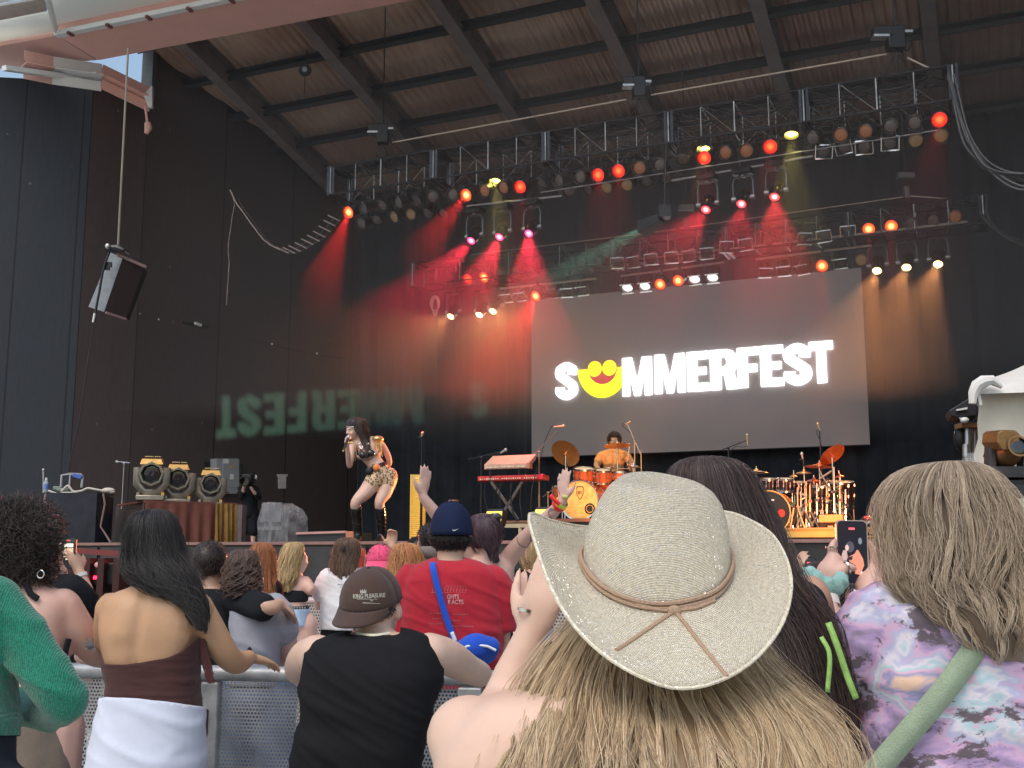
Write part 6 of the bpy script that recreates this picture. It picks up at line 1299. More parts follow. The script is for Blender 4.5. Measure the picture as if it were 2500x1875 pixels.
# ---- couple: man with arm round a woman ----
Y = 5.35
p = person('short haired man in a black t-shirt with his arm round a woman', 515, Y)
b = Body(); T = [(1432, 492, 540, Y, .11), (1442, 478, 562, Y, .16), (1456, 464, 588, Y, .2), (1480, 456, 598, Y, .23), (1530, 458, 594, Y, .24), (1590, 462, 590, Y, .25), (1680, 465, 588, Y, .25)]
b.loft(T, -.01); b.limb([(514, 1450, Y, .055), (514, 1420, Y, .053)]); Hd = b.head(W(514, 1385, Y+.02), 8, 0, 0, 1.04); b.limb([(570, 1470, Y-.06, .055), (632, 1478, Y-.27, .046), (664, 1484, Y-.30, .036), (684, 1474, Y-.24, .028)])
h0 = W(684, 1474, Y-.25); b.hand(h0, (.2, .5, -.3), (-.3, 0, -.8), -1, 1., (.4, .4, .5, .5)); b.limb([(470, 1470, Y, .055), (455, 1540, Y+.05, .045), (480, 1590, Y+.2, .035)]); legs(b, 522, Y, 1670, .1, .1); b.fin('body', S_mid, p, .011, 5)
t = Body(); t.loft(T, .004); t.limb([(566, 1466, Y-.04, .072), (604, 1472, Y-.18, .064), (644, 1481, Y-.28, .058)]); t.limb([(474, 1466, Y, .07), (458, 1500, Y, .07), (455, 1530, Y+.03, .07)])
t.fin('shirt', cloth('black_tee', (.014, .015, .019), scale=6), p, .010, 3, (.008, 2, 6, .6), lambda co: (inv_px(co)[1] < 1437 and abs(inv_px(co)[0]-514) < 28) or inv_px(co)[1] > 1640, .004)
t = Body(); pz = W(522, 1650, Y); t.ell(pz, (.16, .13, .12))
for s_ in (-1, 1): t.wlimb([(Vector((pz.x+s_*.09, pz.y, pz.z)), .105), (Vector((pz.x+s_*.1, pz.y, .5)), .08), (Vector((pz.x+s_*.1, pz.y, .1)), .07)])
t.fin('trousers', cloth('dark_denim', (0, 0, 0)), p, .014, 3)
scalp(p, Hd, 1.04, H_dbr, 1800, .011, 0, 9, .0014, -.07, .06)
Y = 5.25
p = person('woman with long curly brown hair, hoop earrings and a grey t-shirt', 620, Y)
b = Body(); T = [(1446, 590, 640, Y, .11), (1458, 582, 664, Y, .17), (1475, 573, 688, Y, .21), (1520, 570, 690, Y, .26), (1570, 572, 682, Y, .27), (1610, 568, 676, Y, .27), (1700, 560, 690, Y, .28)]
b.loft(T, -.01); b.limb([(605, 1465, Y, .05), (600, 1430, Y, .046)]); Hd = b.head(W(598, 1402, Y+.02), 20, 0, 0, 1.); b.limb([(676, 1490, Y, .055), (696, 1545, Y+.02, .052), (700, 1600, Y+.1, .045), (670, 1625, Y+.3, .03)]); b.limb([(585, 1490, Y+.1, .05), (575, 1560, Y+.15, .04), (600, 1600, Y+.35, .03)]); legs(b, 625, Y, 1690, .095, .1); b.fin('body', S_pink, p, .011, 5)
t = Body(); t.loft(T, .004); t.limb([(668, 1484, Y, .07), (684, 1515, Y+.01, .074), (690, 1540, Y+.02, .072)])
t.fin('shirt', cloth('grey_tee', (.36, .37, .42), scale=8), p, .010, 3, (.008, 2, 6, .5), lambda co: (inv_px(co)[1] < 1455 and abs(inv_px(co)[0]-605) < 25) or inv_px(co)[1] > 1680, .004)
t = Body(); pz = W(625, 1690, Y); t.ell(pz, (.17, .14, .12))
for s_ in (-1, 1): t.wlimb([(Vector((pz.x+s_*.09, pz.y, pz.z)), .105), (Vector((pz.x+s_*.1, pz.y, .5)), .08), (Vector((pz.x+s_*.1, pz.y, .1)), .07)])
t.fin('trousers', cloth('blue_denim', (.12, .18, .3)), p, .014, 3)
H_cb = hairmat('curly_brown_hair', (.045, .024, .018), (.11, .062, .045), (.2, .12, .085))
hair(p, [(1341, 585, 612, Y, .04), (1346, 570, 622, Y, .14), (1360, 560, 628, Y, .2), (1385, 554, 633, Y, .24), (1415, 550, 634, Y-.02, .24), (1440, 550, 632, Y-.05, .2), (1462, 556, 622, Y-.07, .14)], H_cb, 1500, .0016, .016, 6, .6, 70, (70, 40, .35), .2, seed=5, frizz=.006, k=24)
e = MB(); c = W(624, 1424, Y-.05); e.tube([c+Vector((.02*math.cos(a), 0, .024*math.sin(a)-.01)) for a in np.linspace(0, 6.28, 18)], .0022, 5); e.build('hoop_earring', pm('gold', (.7, .45, .25), .3, .9), p)
# ---- generic helper for simpler back-turned people ----
def standee(label, u, v_top, y, headw, torso, skinm, shirtm, pants, k=1., yaw=0., cutneck=None, sleeves=None, arms=None, hem=None, hands=None, wr=(.007, 2, 6, .5), sname='shirt', vox=.012, pitch=0., bare=False, legskin=False):
    p = person(label, u, y); b = Body(); b.loft(torso, -.008 if not bare else 0); hc = W(u, v_top, y)-Vector((0, 0, .134*k)); b.wlimb([(hc-Vector((0, .01, .2*k)), .053*k), (hc-Vector((0, .01, .08*k)), .05*k)]); H = b.head(hc, yaw, pitch, 0, k)
    for a in (arms or []): b.limb(a)
    for (w_, d_, pn, sd, cu) in (hands or []): b.hand(V(w_), d_, pn, sd, k, cu)
    um = (torso[-1][1]+torso[-1][2])/2; legs(b, um, y, torso[-1][0]-8, .09*k, .09*k); b.fin('body', skinm, p, vox, 5)
    if shirtm:
        t = Body(); t.loft(torso, .014)
        for a in (sleeves or []): t.limb(a)
        v0 = torso[0][0]+5; ul, ur = torso[0][1], torso[0][2]
        t.fin(sname, shirtm, p, vox*.85, 3, wr, cutneck or (lambda co: (inv_px(co)[1] < v0 and ul-4 < inv_px(co)[0] < ur+4) or (hem and inv_px(co)[1] > hem)), .004)
    if pants:
        t = Body(); vh = torso[-1][0]; pz = W(um, vh, y); wd = (torso[-1][2]-torso[-1][1])/2*y/F; t.loft([(vh-(.14*F/y), torso[-1][1]+2, torso[-1][2]-2, y, torso[-1][4]), (vh, torso[-1][1], torso[-1][2], y, torso[-1][4])], .002)
        lo = .5 if not legskin else None
        for s_ in (-1, 1):
            if legskin: t.wlimb([(Vector((pz.x+s_*wd*.52, pz.y, pz.z)), wd*.55), (Vector((pz.x+s_*wd*.56, pz.y, pz.z-.13)), wd*.52)])
            else: t.wlimb([(Vector((pz.x+s_*.09, pz.y, pz.z)), wd*.55), (Vector((pz.x+s_*.1, pz.y, .5)), .08), (Vector((pz.x+s_*.1, pz.y, .1)), .07)])
        t.fin('shorts' if legskin else 'trousers', pants, p, vox, 3, (.003, 3, 8, .4))
    return p, H, hc
m_blkt = cloth('black_tee', (0, 0, 0)); m_den = cloth('blue_denim', (0, 0, 0)); m_ddn = cloth('dark_denim', (0, 0, 0))
# redhead left
Y = 6.6; p, H, hc = standee('woman with long straight auburn hair beside the curly haired woman', 640, 1326, Y, 0, [(1408, 625, 655, Y, .1), (1420, 608, 672, Y, .15), (1435, 596, 684, Y, .19), (1480, 598, 682, Y, .21), (1560, 600, 680, Y, .22)], S_pink, m_blkt, m_ddn, .95)
hair(p, [(1325, 632, 648, Y, .04), (1329, 620, 660, Y, .13), (1340, 613, 667, Y, .19), (1365, 609, 671, Y, .21), (1400, 608, 672, Y-.02, .2), (1440, 611, 672, Y-.06, .15), (1475, 620, 668, Y-.08, .08)], H_red, 1000, .0018, .006, 2, .4, 40, (90, 45, .3), .2, seed=6)
# blonde with denim shorts
Y = 8.4
p, H, hc = standee('blonde woman with a black crop top, studded belt and light denim shorts', 722, 1324, Y, 0, [(1402, 712, 732, Y, .10), (1412, 696, 745, Y, .14), (1424, 688, 752, Y, .17), (1450, 688, 750, Y, .18), (1475, 694, 746, Y, .18), (1495, 688, 752, Y, .2), (1530, 682, 756, Y, .24)], S_pink, None, m_den, .96, 52,
    arms=[[(746, 1420, Y, .045), (760, 1440, Y-.05, .042), (768, 1436, Y+.3, .03)], [(694, 1420, Y, .045), (688, 1460, Y+.1, .04), (705, 1450, Y+.4, .028)]], bare=True, legskin=True)
for o in COL.objects:
    if o.parent == p and o.name.startswith('shorts'): o.data.materials[0] = cloth('light_denim', (.42, .55, .72), scale=14, var=.15)
t = Body(); t.loft([(1440, 686, 752, Y, .19), (1455, 686, 751, Y, .19), (1470, 690, 749, Y, .19)], .006); t.fin('crop_top', m_blkt, p, .012, 3, None, None, 0)
t = Body(); t.loft([(1479, 690, 750, Y, .2), (1488, 689, 751, Y, .205)], .012); t.fin('belt', m_dark, p, .01, 2)
e = MB()
for i in range(9): e.ell(W(694+i*6.3, 1484, Y-.12+.0), .0055, n=8, m=5)
e.build('belt_stud', m_chrome, p)
hair(p, [(1323, 712, 728, Y, .04), (1327, 700, 740, Y, .13), (1338, 692, 746, Y, .19), (1360, 684, 742, Y-.02, .2), (1385, 676, 736, Y-.04, .18), (1415, 674, 728, Y-.07, .14), (1448, 682, 712, Y-.09, .08)], H_yel, 1100, .002, .008, 2.5, .5, 40, (38, 50, .2), .25, seed=8)
# woman in white t-shirt
Y = 8.6
p, H, hc = standee('woman with brown hair and a white t-shirt holding up a red lit cup', 850, 1313, Y, 0, [(1384, 836, 864, Y, .1), (1394, 815, 885, Y, .15), (1406, 795, 897, Y, .19), (1450, 789, 898, Y, .22), (1500, 788, 896, Y, .24), (1535, 787, 897, Y, .25)], S_pink, cloth('white_tee', (.78, .78, .80)), m_blkt, .98, 12,
    arms=[[(796, 1415, Y, .045), (782, 1450, Y+.02, .04), (778, 1480, Y+.1, .035)], [(888, 1412, Y, .045), (898, 1440, Y+.1, .04), (890, 1400, Y+.25, .03), (886, 1380, Y+.25, .025)]], sleeves=[[(800, 1408, Y, .06), (784, 1432, Y, .06), (780, 1450, Y+.02, .055)], [(886, 1408, Y, .06), (894, 1428, Y+.04, .058)]], hands=[((886, 1382, Y+.25), (-.1, 0, 1), (0, -1, 0), 1, (.6, .6, .7, .7))])
hair(p, [(1312, 842, 860, Y, .04), (1316, 828, 870, Y, .13), (1328, 818, 878, Y, .19), (1350, 812, 880, Y, .21), (1375, 808, 874, Y-.03, .18), (1400, 810, 868, Y-.07, .12), (1420, 826, 856, Y-.09, .06)], hairmat('warm_brown_hair', (.05, .025, .015), (.13, .07, .04), (.24, .14, .08)), 1100, .002, .005, 2, .4, 40, (90, 45, .3), .2, seed=9)
e = MB(); e.tube([W(835+3*math.sin(i), 1336+i*2, Y-.12) for i in range(4)], .02, 8); e.build('hair_tie', m_dark, p)
dashes(815, 868, 1428, 2.5, pm('faint_print', (.45, .5, .62), .8), p, Y-.3); dashes(822, 862, 1434, 2.5, pm('faint_print', (0, 0, 0)), p, Y-.3); dashes(828, 858, 1440, 2.5, pm('faint_print', (0, 0, 0)), p, Y-.3)
pc_ = W(879, 1362, Y+.2); t = thing('drink_cup', 'clear cup tinted by red light in the raised hand of the white t-shirt woman', 'cup', pc_); c = MB(); c.lathe([(.03, -.07), (.042, .07)], Matrix.Translation(pc_), 14, caps=False); c.build('cup_wall', pm('red_lit_cup', (.8, .15, .1), .15, alpha=.7), t); c = MB(); c.lathe([(.03, -.068), (.036, .02), (.001, .021)], Matrix.Translation(pc_), 14); c.build('drink', pm('red_lit_drink', (.75, .08, .04), .2), t)  # red stage light put into the cup and drink colours
# pink cap person
Y = 6.6
p, H, hc = standee('person in navy clothes with a bright pink cap raising a fist', 930, 1326, Y, 0, [(1398, 915, 945, Y, .1), (1408, 890, 965, Y, .15), (1420, 872, 982, Y, .2), (1470, 868, 986, Y, .23), (1560, 872, 984, Y, .24)], S_mid, cloth('navy_tee', (.012, .018, .045)), m_ddn, .96, 0, sleeves=[[(975, 1425, Y, .06), (985, 1390, Y+.2, .05), (962, 1350, Y+.2, .042)]], arms=[[(962, 1350, Y+.2, .032), (957, 1335, Y+.2, .028)]], hands=[((957, 1336, Y+.2), (0, 0, 1), (0, -1, 0), -1, (1.7, 1.7, 1.7, 1.7))])
scalp(p, H, .96, H_blk, 700, .02, 0, 4, .002, -.07); cap(p, H, 1.02, cloth('pink_cap', (.85, .10, .22)), -1, bl=.05, brim_drop=.9)
c = MB(); c.tube([H @ (Vector((.086*math.cos(a), -.012-.106*math.sin(a), .0))) for a in np.linspace(.4, 2.7, 12)], .006, 5); c.build('lime_trim', pm('lime', (.6, .9, .1), .5), p)
# strawberry blonde
Y = 6.1
p, H, hc = standee('woman with strawberry blonde hair parted in the middle and a pale pink top', 990, 1326, Y, 0, [(1412, 972, 1008, Y, .1), (1422, 955, 1030, Y, .15), (1436, 942, 1040, Y, .19), (1480, 940, 1042, Y, .22), (1560, 944, 1040, Y, .24)], S_pink, cloth('pink_tee', (.75, .42, .42)), m_den, 1.)
hair(p, [(1325, 982, 1000, Y, .04), (1330, 966, 1014, Y, .14), (1342, 956, 1024, Y, .2), (1370, 950, 1032, Y, .23), (1400, 948, 1036, Y-.02, .22), (1430, 952, 1034, Y-.06, .16), (1458, 962, 1025, Y-.08, .08)], hairmat('strawberry_hair', (.22, .07, .02), (.48, .2, .07), (.78, .45, .2)), 1200, .0018, .006, 2, .4, 40, (90, 45, .3), .2, seed=11)
# hoodie man
Y = 6.9
p, H, hc = standee('man with short dark hair in a taupe hooded sweatshirt looking at the singer', 1052, 1272, Y, 0, [(1342, 1036, 1068, Y, .1), (1350, 1018, 1088, Y, .17), (1362, 1000, 1104, Y, .22), (1400, 992, 1110, Y, .26), (1500, 995, 1108, Y, .27)], S_mid, cloth('taupe_fleece', (.20, .16, .14)), m_ddn, 1.02, -20)
scalp(p, H, 1.02, H_blk, 1000, .016, 0, 14, .0018, -.06)
t = Body(); t.loft([(1334, 1030, 1076, Y-.04, .18), (1345, 1022, 1084, Y-.05, .22), (1362, 1028, 1078, Y-.07, .16)]); t.fin('hood', cloth('taupe_fleece', (0, 0, 0)), p, .012, 3, (.006, 3, 6, .3))
Y = 8.6
p, H, hc = standee('person in a black knitted hat mostly hidden behind the hooded man', 1020, 1308, Y, 0, [(1378, 1006, 1034, Y, .1), (1390, 985, 1055, Y, .18), (1402, 972, 1066, Y, .2), (1440, 970, 1068, Y, .22), (1520, 972, 1066, Y, .24)], S_mid, m_blkt, m_ddn, .95)
scalp(p, H, .95, H_blk, 400, .01, 0, 14, .002, -.06)
c = MB(); c.lathe([(.086, -.02), (.09, .03), (.08, .08), (.05, .115), (.001, .125)], H @ Matrix.Translation((0, -.012, .0)), 18, caps=False); c.build('knitted_hat', cloth('black_knit', (.015, .015, .017), bump=.6), p)
# ponytail woman with raised arms
Y = 5.8
p = person('tattooed woman with a purple black ponytail raising both arms towards the stage', 1190, Y)
b = Body(); T = [(1352, 1172, 1212, Y, .11), (1362, 1152, 1234, Y, .15), (1378, 1138, 1252, Y, .19), (1400, 1134, 1256, Y, .2), (1450, 1142, 1250, Y, .2), (1520, 1146, 1246, Y, .2), (1600, 1136, 1256, Y, .24), (1700, 1132, 1260, Y, .26)]
b.loft(T); b.limb([(1190, 1366, Y, .047), (1190, 1335, Y, .045)]); H = b.head(W(1186, 1307, Y+.02), -14, 0, 0, 1.)
b.limb([(1236, 1372, Y, .052), (1262, 1338, Y-.05, .047), (1292, 1304, Y-.12, .04), (1338, 1262, Y-.22, .036), (1374, 1225, Y-.3, .026)]); b.limb([(1148, 1372, Y, .05), (1122, 1330, Y-.05, .044), (1092, 1290, Y-.1, .038), (1062, 1252, Y-.16, .034), (1031, 1212, Y-.2, .025)])
hw1 = W(1375, 1222, Y-.3); b.hand(hw1, W(1376, 1160, Y-.3)-hw1, (.6, .6, 0), -1, 1.02, (.1, .12, .1, .15), .3, .3); hw2 = W(1030, 1211, Y-.2); b.hand(hw2, W(1040, 1155, Y-.2)-hw2, (-.7, .6, 0), 1, 1.02, (.1, .1, .12, .15), .3, .25)
legs(b, 1196, Y, 1690, .09, .1)
def tatm(n, bb):
    tc = n.nodes.new('ShaderNodeTexCoord'); vo = n.nodes.new('ShaderNodeTexVoronoi'); vo.feature = 'DISTANCE_TO_EDGE'; vo.inputs['Scale'].default_value = 9; n.links.new(tc.outputs['Object'], vo.inputs['Vector'])
    lt = n.nodes.new('ShaderNodeMath'); lt.operation = 'LESS_THAN'; lt.inputs[1].default_value = .03; n.links.new(vo.outputs['Distance'], lt.inputs[0])
    ns = n.nodes.new('ShaderNodeTexNoise'); ns.inputs['Scale'].default_value = 7; n.links.new(tc.outputs['Object'], ns.inputs['Vector']); g_ = n.nodes.new('ShaderNodeMath'); g_.operation = 'GREATER_THAN'; g_.inputs[1].default_value = .55; n.links.new(ns.outputs[0], g_.inputs[0])
    sx_ = n.nodes.new('ShaderNodeSeparateXYZ'); n.links.new(tc.outputs['Object'], sx_.inputs[0]); gx = n.nodes.new('ShaderNodeMath'); gx.operation = 'GREATER_THAN'; gx.inputs[1].default_value = .13; n.links.new(sx_.outputs[0], gx.inputs[0])
    m1 = n.nodes.new('ShaderNodeMath'); m1.operation = 'MULTIPLY'; n.links.new(lt.outputs[0], m1.inputs[0]); n.links.new(g_.outputs[0], m1.inputs[1]); m2 = n.nodes.new('ShaderNodeMath'); m2.operation = 'MULTIPLY'; n.links.new(m1.outputs[0], m2.inputs[0]); n.links.new(gx.outputs[0], m2.inputs[1])
    m3 = n.nodes.new('ShaderNodeMath'); m3.operation = 'MULTIPLY'; m3.inputs[1].default_value = .75; n.links.new(m2.outputs[0], m3.inputs[0])
    mx = n.nodes.new('ShaderNodeMix'); mx.data_type = 'RGBA'; mx.inputs[6].default_value = (.62, .40, .33, 1); mx.inputs[7].default_value = (.08, .07, .09, 1); n.links.new(m3.outputs[0], mx.inputs[0]); n.links.new(mx.outputs[2], bb.inputs['Base Color']); bb.inputs['Roughness'].default_value = .5
b.fin('body', gm('tattooed_skin', tatm), p, .0085, 5)
t = Body(); t.loft([(1440, 1140, 1252, Y, .21), (1520, 1144, 1248, Y, .21), (1600, 1134, 1258, Y, .25), (1700, 1130, 1262, Y, .27), (1760, 1130, 1262, Y, .27)], .006); t.fin('black_top', m_blkt, p, .011, 3, (.006, 2, 6, .5), cut_above([(1100, 1442), (1190, 1455), (1270, 1438)]))
hair(p, [(1254, 1176, 1198, Y, .04), (1258, 1158, 1212, Y, .14), (1272, 1148, 1222, Y, .2), (1300, 1146, 1224, Y, .21), (1325, 1150, 1220, Y, .18), (1340, 1165, 1208, Y, .12)], H_prp, 1100, .0016, .002, 1, .2, 30, (100, 50, .35), .1, seed=12, name='hair')
hair(p, [(1262, 1168, 1186, Y-.11, .05), (1270, 1164, 1200, Y-.13, .07), (1295, 1166, 1210, Y-.15, .07), (1325, 1174, 1214, Y-.14, .06), (1350, 1190, 1216, Y-.12, .05), (1378, 1204, 1217, Y-.11, .03)], H_prp, 700, .0018, .006, 2, .5, 20, None, .3, seed=13, name='ponytail')
e = MB(); e.tube([W(1202, 1255, Y-.05), W(1216, 1256, Y+.02), W(1222, 1264, Y+.03)], .006, 5); e.ell(W(1212, 1262, Y-.06), (.028, .008, .022)); e.build('sunglasses', m_black2, p)
def band(name, c, d, r, w_, mat, par):
    M_, _ = frame(c-d.normalized()*w_/2, c+d.normalized()*w_/2); e = MB(); e.lathe([(r, 0), (r+.003, 0), (r+.003, w_), (r, w_)], M_, 18, caps=False); return e.build(name, mat, par)
d1 = W(1374, 1225, Y-.3)-W(1338, 1262, Y-.22)
band('wristband', W(1371, 1228, Y-.29), d1, .031, .02, pm('neon_band', (.75, .9, .1), .5), p); band('wristband', W(1364, 1234, Y-.28), d1, .033, .016, pm('red_band', (.85, .03, .03), .5), p)
ribbon([(1366, 1232, Y-.34), (1356, 1222, Y-.35), (1343, 1209, Y-.35)], Y, .02, 'wristband_tail', pm('red_band', (0, 0, 0)), p); ribbon([(1372, 1212, Y-.34), (1386, 1214, Y-.34)], Y, .018, 'silver_band', pm('yellow_grey_band', (.6, .55, .2), .5), p)
# woman in black tank
Y = 6.6
p, H, hc = standee('woman in a black racerback tank top left of the hat brim', 1305, 1312, Y, 0, [(1386, 1292, 1322, Y, .1), (1396, 1276, 1338, Y, .14), (1412, 1264, 1350, Y, .17), (1450, 1266, 1348, Y, .19), (1520, 1268, 1346, Y, .2), (1580, 1262, 1352, Y, .24)], S_pink, None, m_den, .96, 0, bare=True, arms=[[(1268, 1420, Y, .045), (1262, 1470, Y+.05, .04), (1275, 1500, Y+.2, .032)]])
t = Body(); t.loft([(1380, 1290, 1324, Y, .11), (1396, 1282, 1330, Y, .15), (1412, 1280, 1332, Y, .18), (1440, 1276, 1340, Y, .19), (1470, 1264, 1349, Y, .2), (1520, 1266, 1348, Y, .21), (1590, 1260, 1354, Y, .25)], .006); t.fin('tank_top', m_blkt, p, .012, 3, None, cut_above([(1260, 1430), (1285, 1388), (1300, 1405), (1315, 1388), (1340, 1430)]))
hair(p, [(1311, 1298, 1314, Y, .04), (1316, 1284, 1326, Y, .14), (1330, 1276, 1334, Y, .2), (1360, 1274, 1337, Y, .21), (1385, 1280, 1332, Y, .17), (1400, 1290, 1320, Y-.02, .1)], H_yel, 700, .0018, .006, 2, .4, 30, (90, 45, .3), .2, seed=15)
# phone person at left
Y = 4.9
p, H, hc = standee('person in a black t-shirt filming with a phone held up at the left', 112, 1330, Y, 0, [(1408, 92, 135, Y, .11), (1418, 70, 165, Y, .17), (1432, 55, 190, Y, .2), (1470, 50, 195, Y, .23), (1560, 55, 190, Y, .25), (1650, 58, 188, Y, .25)], S_mid, m_blkt, m_ddn, 1., 62, arms=[[(180, 1445, Y, .05), (205, 1472, Y+.05, .046), (216, 1478, Y+.15, .042), (208, 1440, Y+.2, .036), (194, 1398, Y+.22, .026)], [(90, 1440, Y+.1, .045), (120, 1450, Y+.4, .04), (145, 1400, Y+.3, .026)]],
    sleeves=[[(170, 1438, Y, .065), (195, 1462, Y+.03, .065), (212, 1478, Y+.08, .062)]], hands=[((193, 1396, Y+.22), (-.45, 0, 1), (-.5, .3, -.1), -1, (.7, .8, .9, .9)), ((146, 1398, Y+.28), (0, 0, 1), (.5, -.2, 0), 1, (.2, .25, .3, .3))])
scalp(p, H, 1., H_dbr, 900, .03, 0, 21, .0015, -.07)
band('wristband', W(196, 1404, Y+.215), Vector((.1, 0, -.3)), .029, .016, m_white, p)
def phone(name, lab, c, w_, h_, rot, scr_m, par=None, case=None):
    t = thing(name, lab, 'phone', c); M_ = Matrix.Translation(c) @ rot
    def L(x, y_, z): return M_ @ Vector((x, y_, z))
    rr = w_*.14; n_ = 5; out = []
    for cx_, cz_, a0 in ((w_/2-rr, h_/2-rr, 0), (-w_/2+rr, h_/2-rr, 90), (-w_/2+rr, -h_/2+rr, 180), (w_/2-rr, -h_/2+rr, 270)):
        for i in range(n_+1): a = math.radians(a0+90*i/n_); out.append((cx_+rr*math.cos(a), cz_+rr*math.sin(a)))
    e = MB(); e.prism([L(x, .005, z) for x, z in out], M_.to_3x3() @ Vector((0, -.0095, 0))); e.build('case', case or pm('phone_edge', (.45, .42, .42), .25, .7), t, smooth=False)
    k_ = .93; e = MB(); P_ = [L(x*k_, -.0052, z*.97) for x, z in out]; c_ = len(P_); e.add(P_, [tuple(range(c_))]); e.build('screen', scr_m, t, smooth=False); return t, L
m_scr = pm('dark_phone_screen', (.01, .012, .018), .08, emi=(.06, .07, .1), estr=.25, coat=1)
cph = W(167.5, 1351.5, Y+.22); t, L = phone('smartphone', 'small black smartphone filming the stage at the left', cph, .068, .142, Matrix.Rotation(.05, 4, 'Z'), m_scr, None, m_black)
for (x0, x1, z0, z1, cc, es) in ((-.018, .02, .03, .045, (1, .9, .6), 1.), (-.02, .022, -.02, .025, (.7, .5, .3), .35), (-.01, .02, -.028, -.012, (1, .9, .6), .9), (-.01, .006, .058, .062, (1, .1, .1), 1)):
    e = MB(); e.add([L(x0, -.0058, z0), L(x1, -.0058, z0), L(x1, -.0058, z1), L(x0, -.0058, z1)], [(0, 1, 2, 3)]); e.build('screen_image', pm('scr%d' % int(x0*1e4+z0*1e5), cc, .5, emi=cc, estr=es, var=.5, scale=200), t, smooth=False)
# curly haired woman with bare shoulder
Y = 3.55
p = person('woman with dark curly hair, sunglasses pushed up and a bare tattooed shoulder', 60, Y)
b = Body(); T = [(1420, 35, 95, Y, .12), (1440, -10, 140, Y, .16), (1462, -40, 178, Y, .2), (1500, -50, 180, Y, .23), (1550, -50, 168, Y, .24), (1620, -45, 160, Y, .23), (1690, -45, 158, Y, .24), (1780, -70, 172, Y, .28)]
b.loft(T); b.limb([(62, 1440, Y, .055), (58, 1400, Y, .052)]); H = b.head(W(52, 1362, Y+.02), 38, 0, 0, 1.08); b.limb([(150, 1482, Y, .062), (195, 1545, Y+.04, .054), (232, 1592, Y+.12, .046), (250, 1602, Y+.25, .038), (200, 1600, Y+.42, .03)]); b.limb([(-20, 1482, Y, .06), (-60, 1560, Y+.1, .05), (0, 1600, Y+.4, .03)]); legs(b, 50, Y, 1770, .1, .1); b.fin('body', S_pink, p, .0085, 6)
t = Body(); t.loft([(1630, -50, 162, Y, .25), (1676, -52, 164, Y, .26), (1730, -62, 168, Y, .28), (1800, -85, 172, Y, .31), (1900, -100, 178, Y, .33), (2200, -110, 185, Y, .34), (2420, -110, 190, Y, .34)], .008, pw=2.2)
sk = t.fin('skirt', cloth('taupe_skirt', (.20, .16, .125), scale=7), p, .009, 4, (.002, 2, 4, .2), cut_above([(-300, 1686), (300, 1690)]), .003)
me = sk.data
for v_ in me.vertices:
    d_ = max(0, min(1, (1.2-v_.co.z)*4)); v_.co.y -= .008*d_*abs(math.sin(v_.co.x*42)); v_.co.x += .003*d_*math.sin(v_.co.z*9)
c = MB(); c.tube([W(u, v, Y-.1) for u, v in ((62, 1424), (75, 1450), (92, 1462))], .010, 6); c.build('black_strap', m_blkt, p); c = MB(); c.tube([W(u, v, Y-.04) for u, v in ((168, 1560), (160, 1590), (152, 1640))], .010, 6); c.build('black_strap', m_blkt, p)
o = [W(215, 1570, Y-.2)]; 
me = outline_mesh([arc(0, 0, .014, .012, 0, 340, 14), ]); t_ = put_at(me, Matrix.Translation(W(220, 1576, Y-.2)) @ Matrix.Rotation(math.pi/2, 4, 'X'), 'tattoo', pm('tattoo_ink', (.13, .12, .13), .6, var=.6, scale=90), p); project_onto(t_, par=p, off=.0012)
for (du, dv, r_) in ((-10, -8, .008), (6, 8, .009), (-8, 6, .007), (2, -16, .006)):
    me = outline_mesh([arc(0, 0, r_, r_*.8, 0, 340, 10), arc(0, 0, r_*.6, r_*.45, 0, 340, 10)]); t_ = put_at(me, Matrix.Translation(W(220+du, 1576+dv, Y-.2)) @ Matrix.Rotation(math.pi/2, 4, 'X'), 'tattoo', pm('tattoo_ink', (0, 0, 0)), p); project_onto(t_, par=p, off=.0014)
scalp(p, H, 1.08, H_crl, 5200, .075, .013, 31, .0015, -.10, .05, rad=(.08, .098, .092), down=.35, lump=.25)
c = MB(); Hs = H; c.tube([Hs @ (Vector((.094*math.cos(a), .02+.075*math.sin(a), .125))*1.08) for a in np.linspace(.3, 2.8, 9)], .006, 6); c.tube([Hs @ Vector((.112, .05, .12)), Hs @ Vector((.115, -.02, .07)), Hs @ Vector((.11, -.05, .02))], .005, 6); c.build('sunglasses', pm('brown_frame', (.1, .06, .06), .2), p)
c = MB(); cc = W(99, 1402, Y-.08); c.tube([cc+Vector((.011*math.cos(a), 0, .012*math.sin(a))) for a in np.linspace(0, 6.28, 14)], .002, 5); c.build('hoop_earring', m_chrome, p)
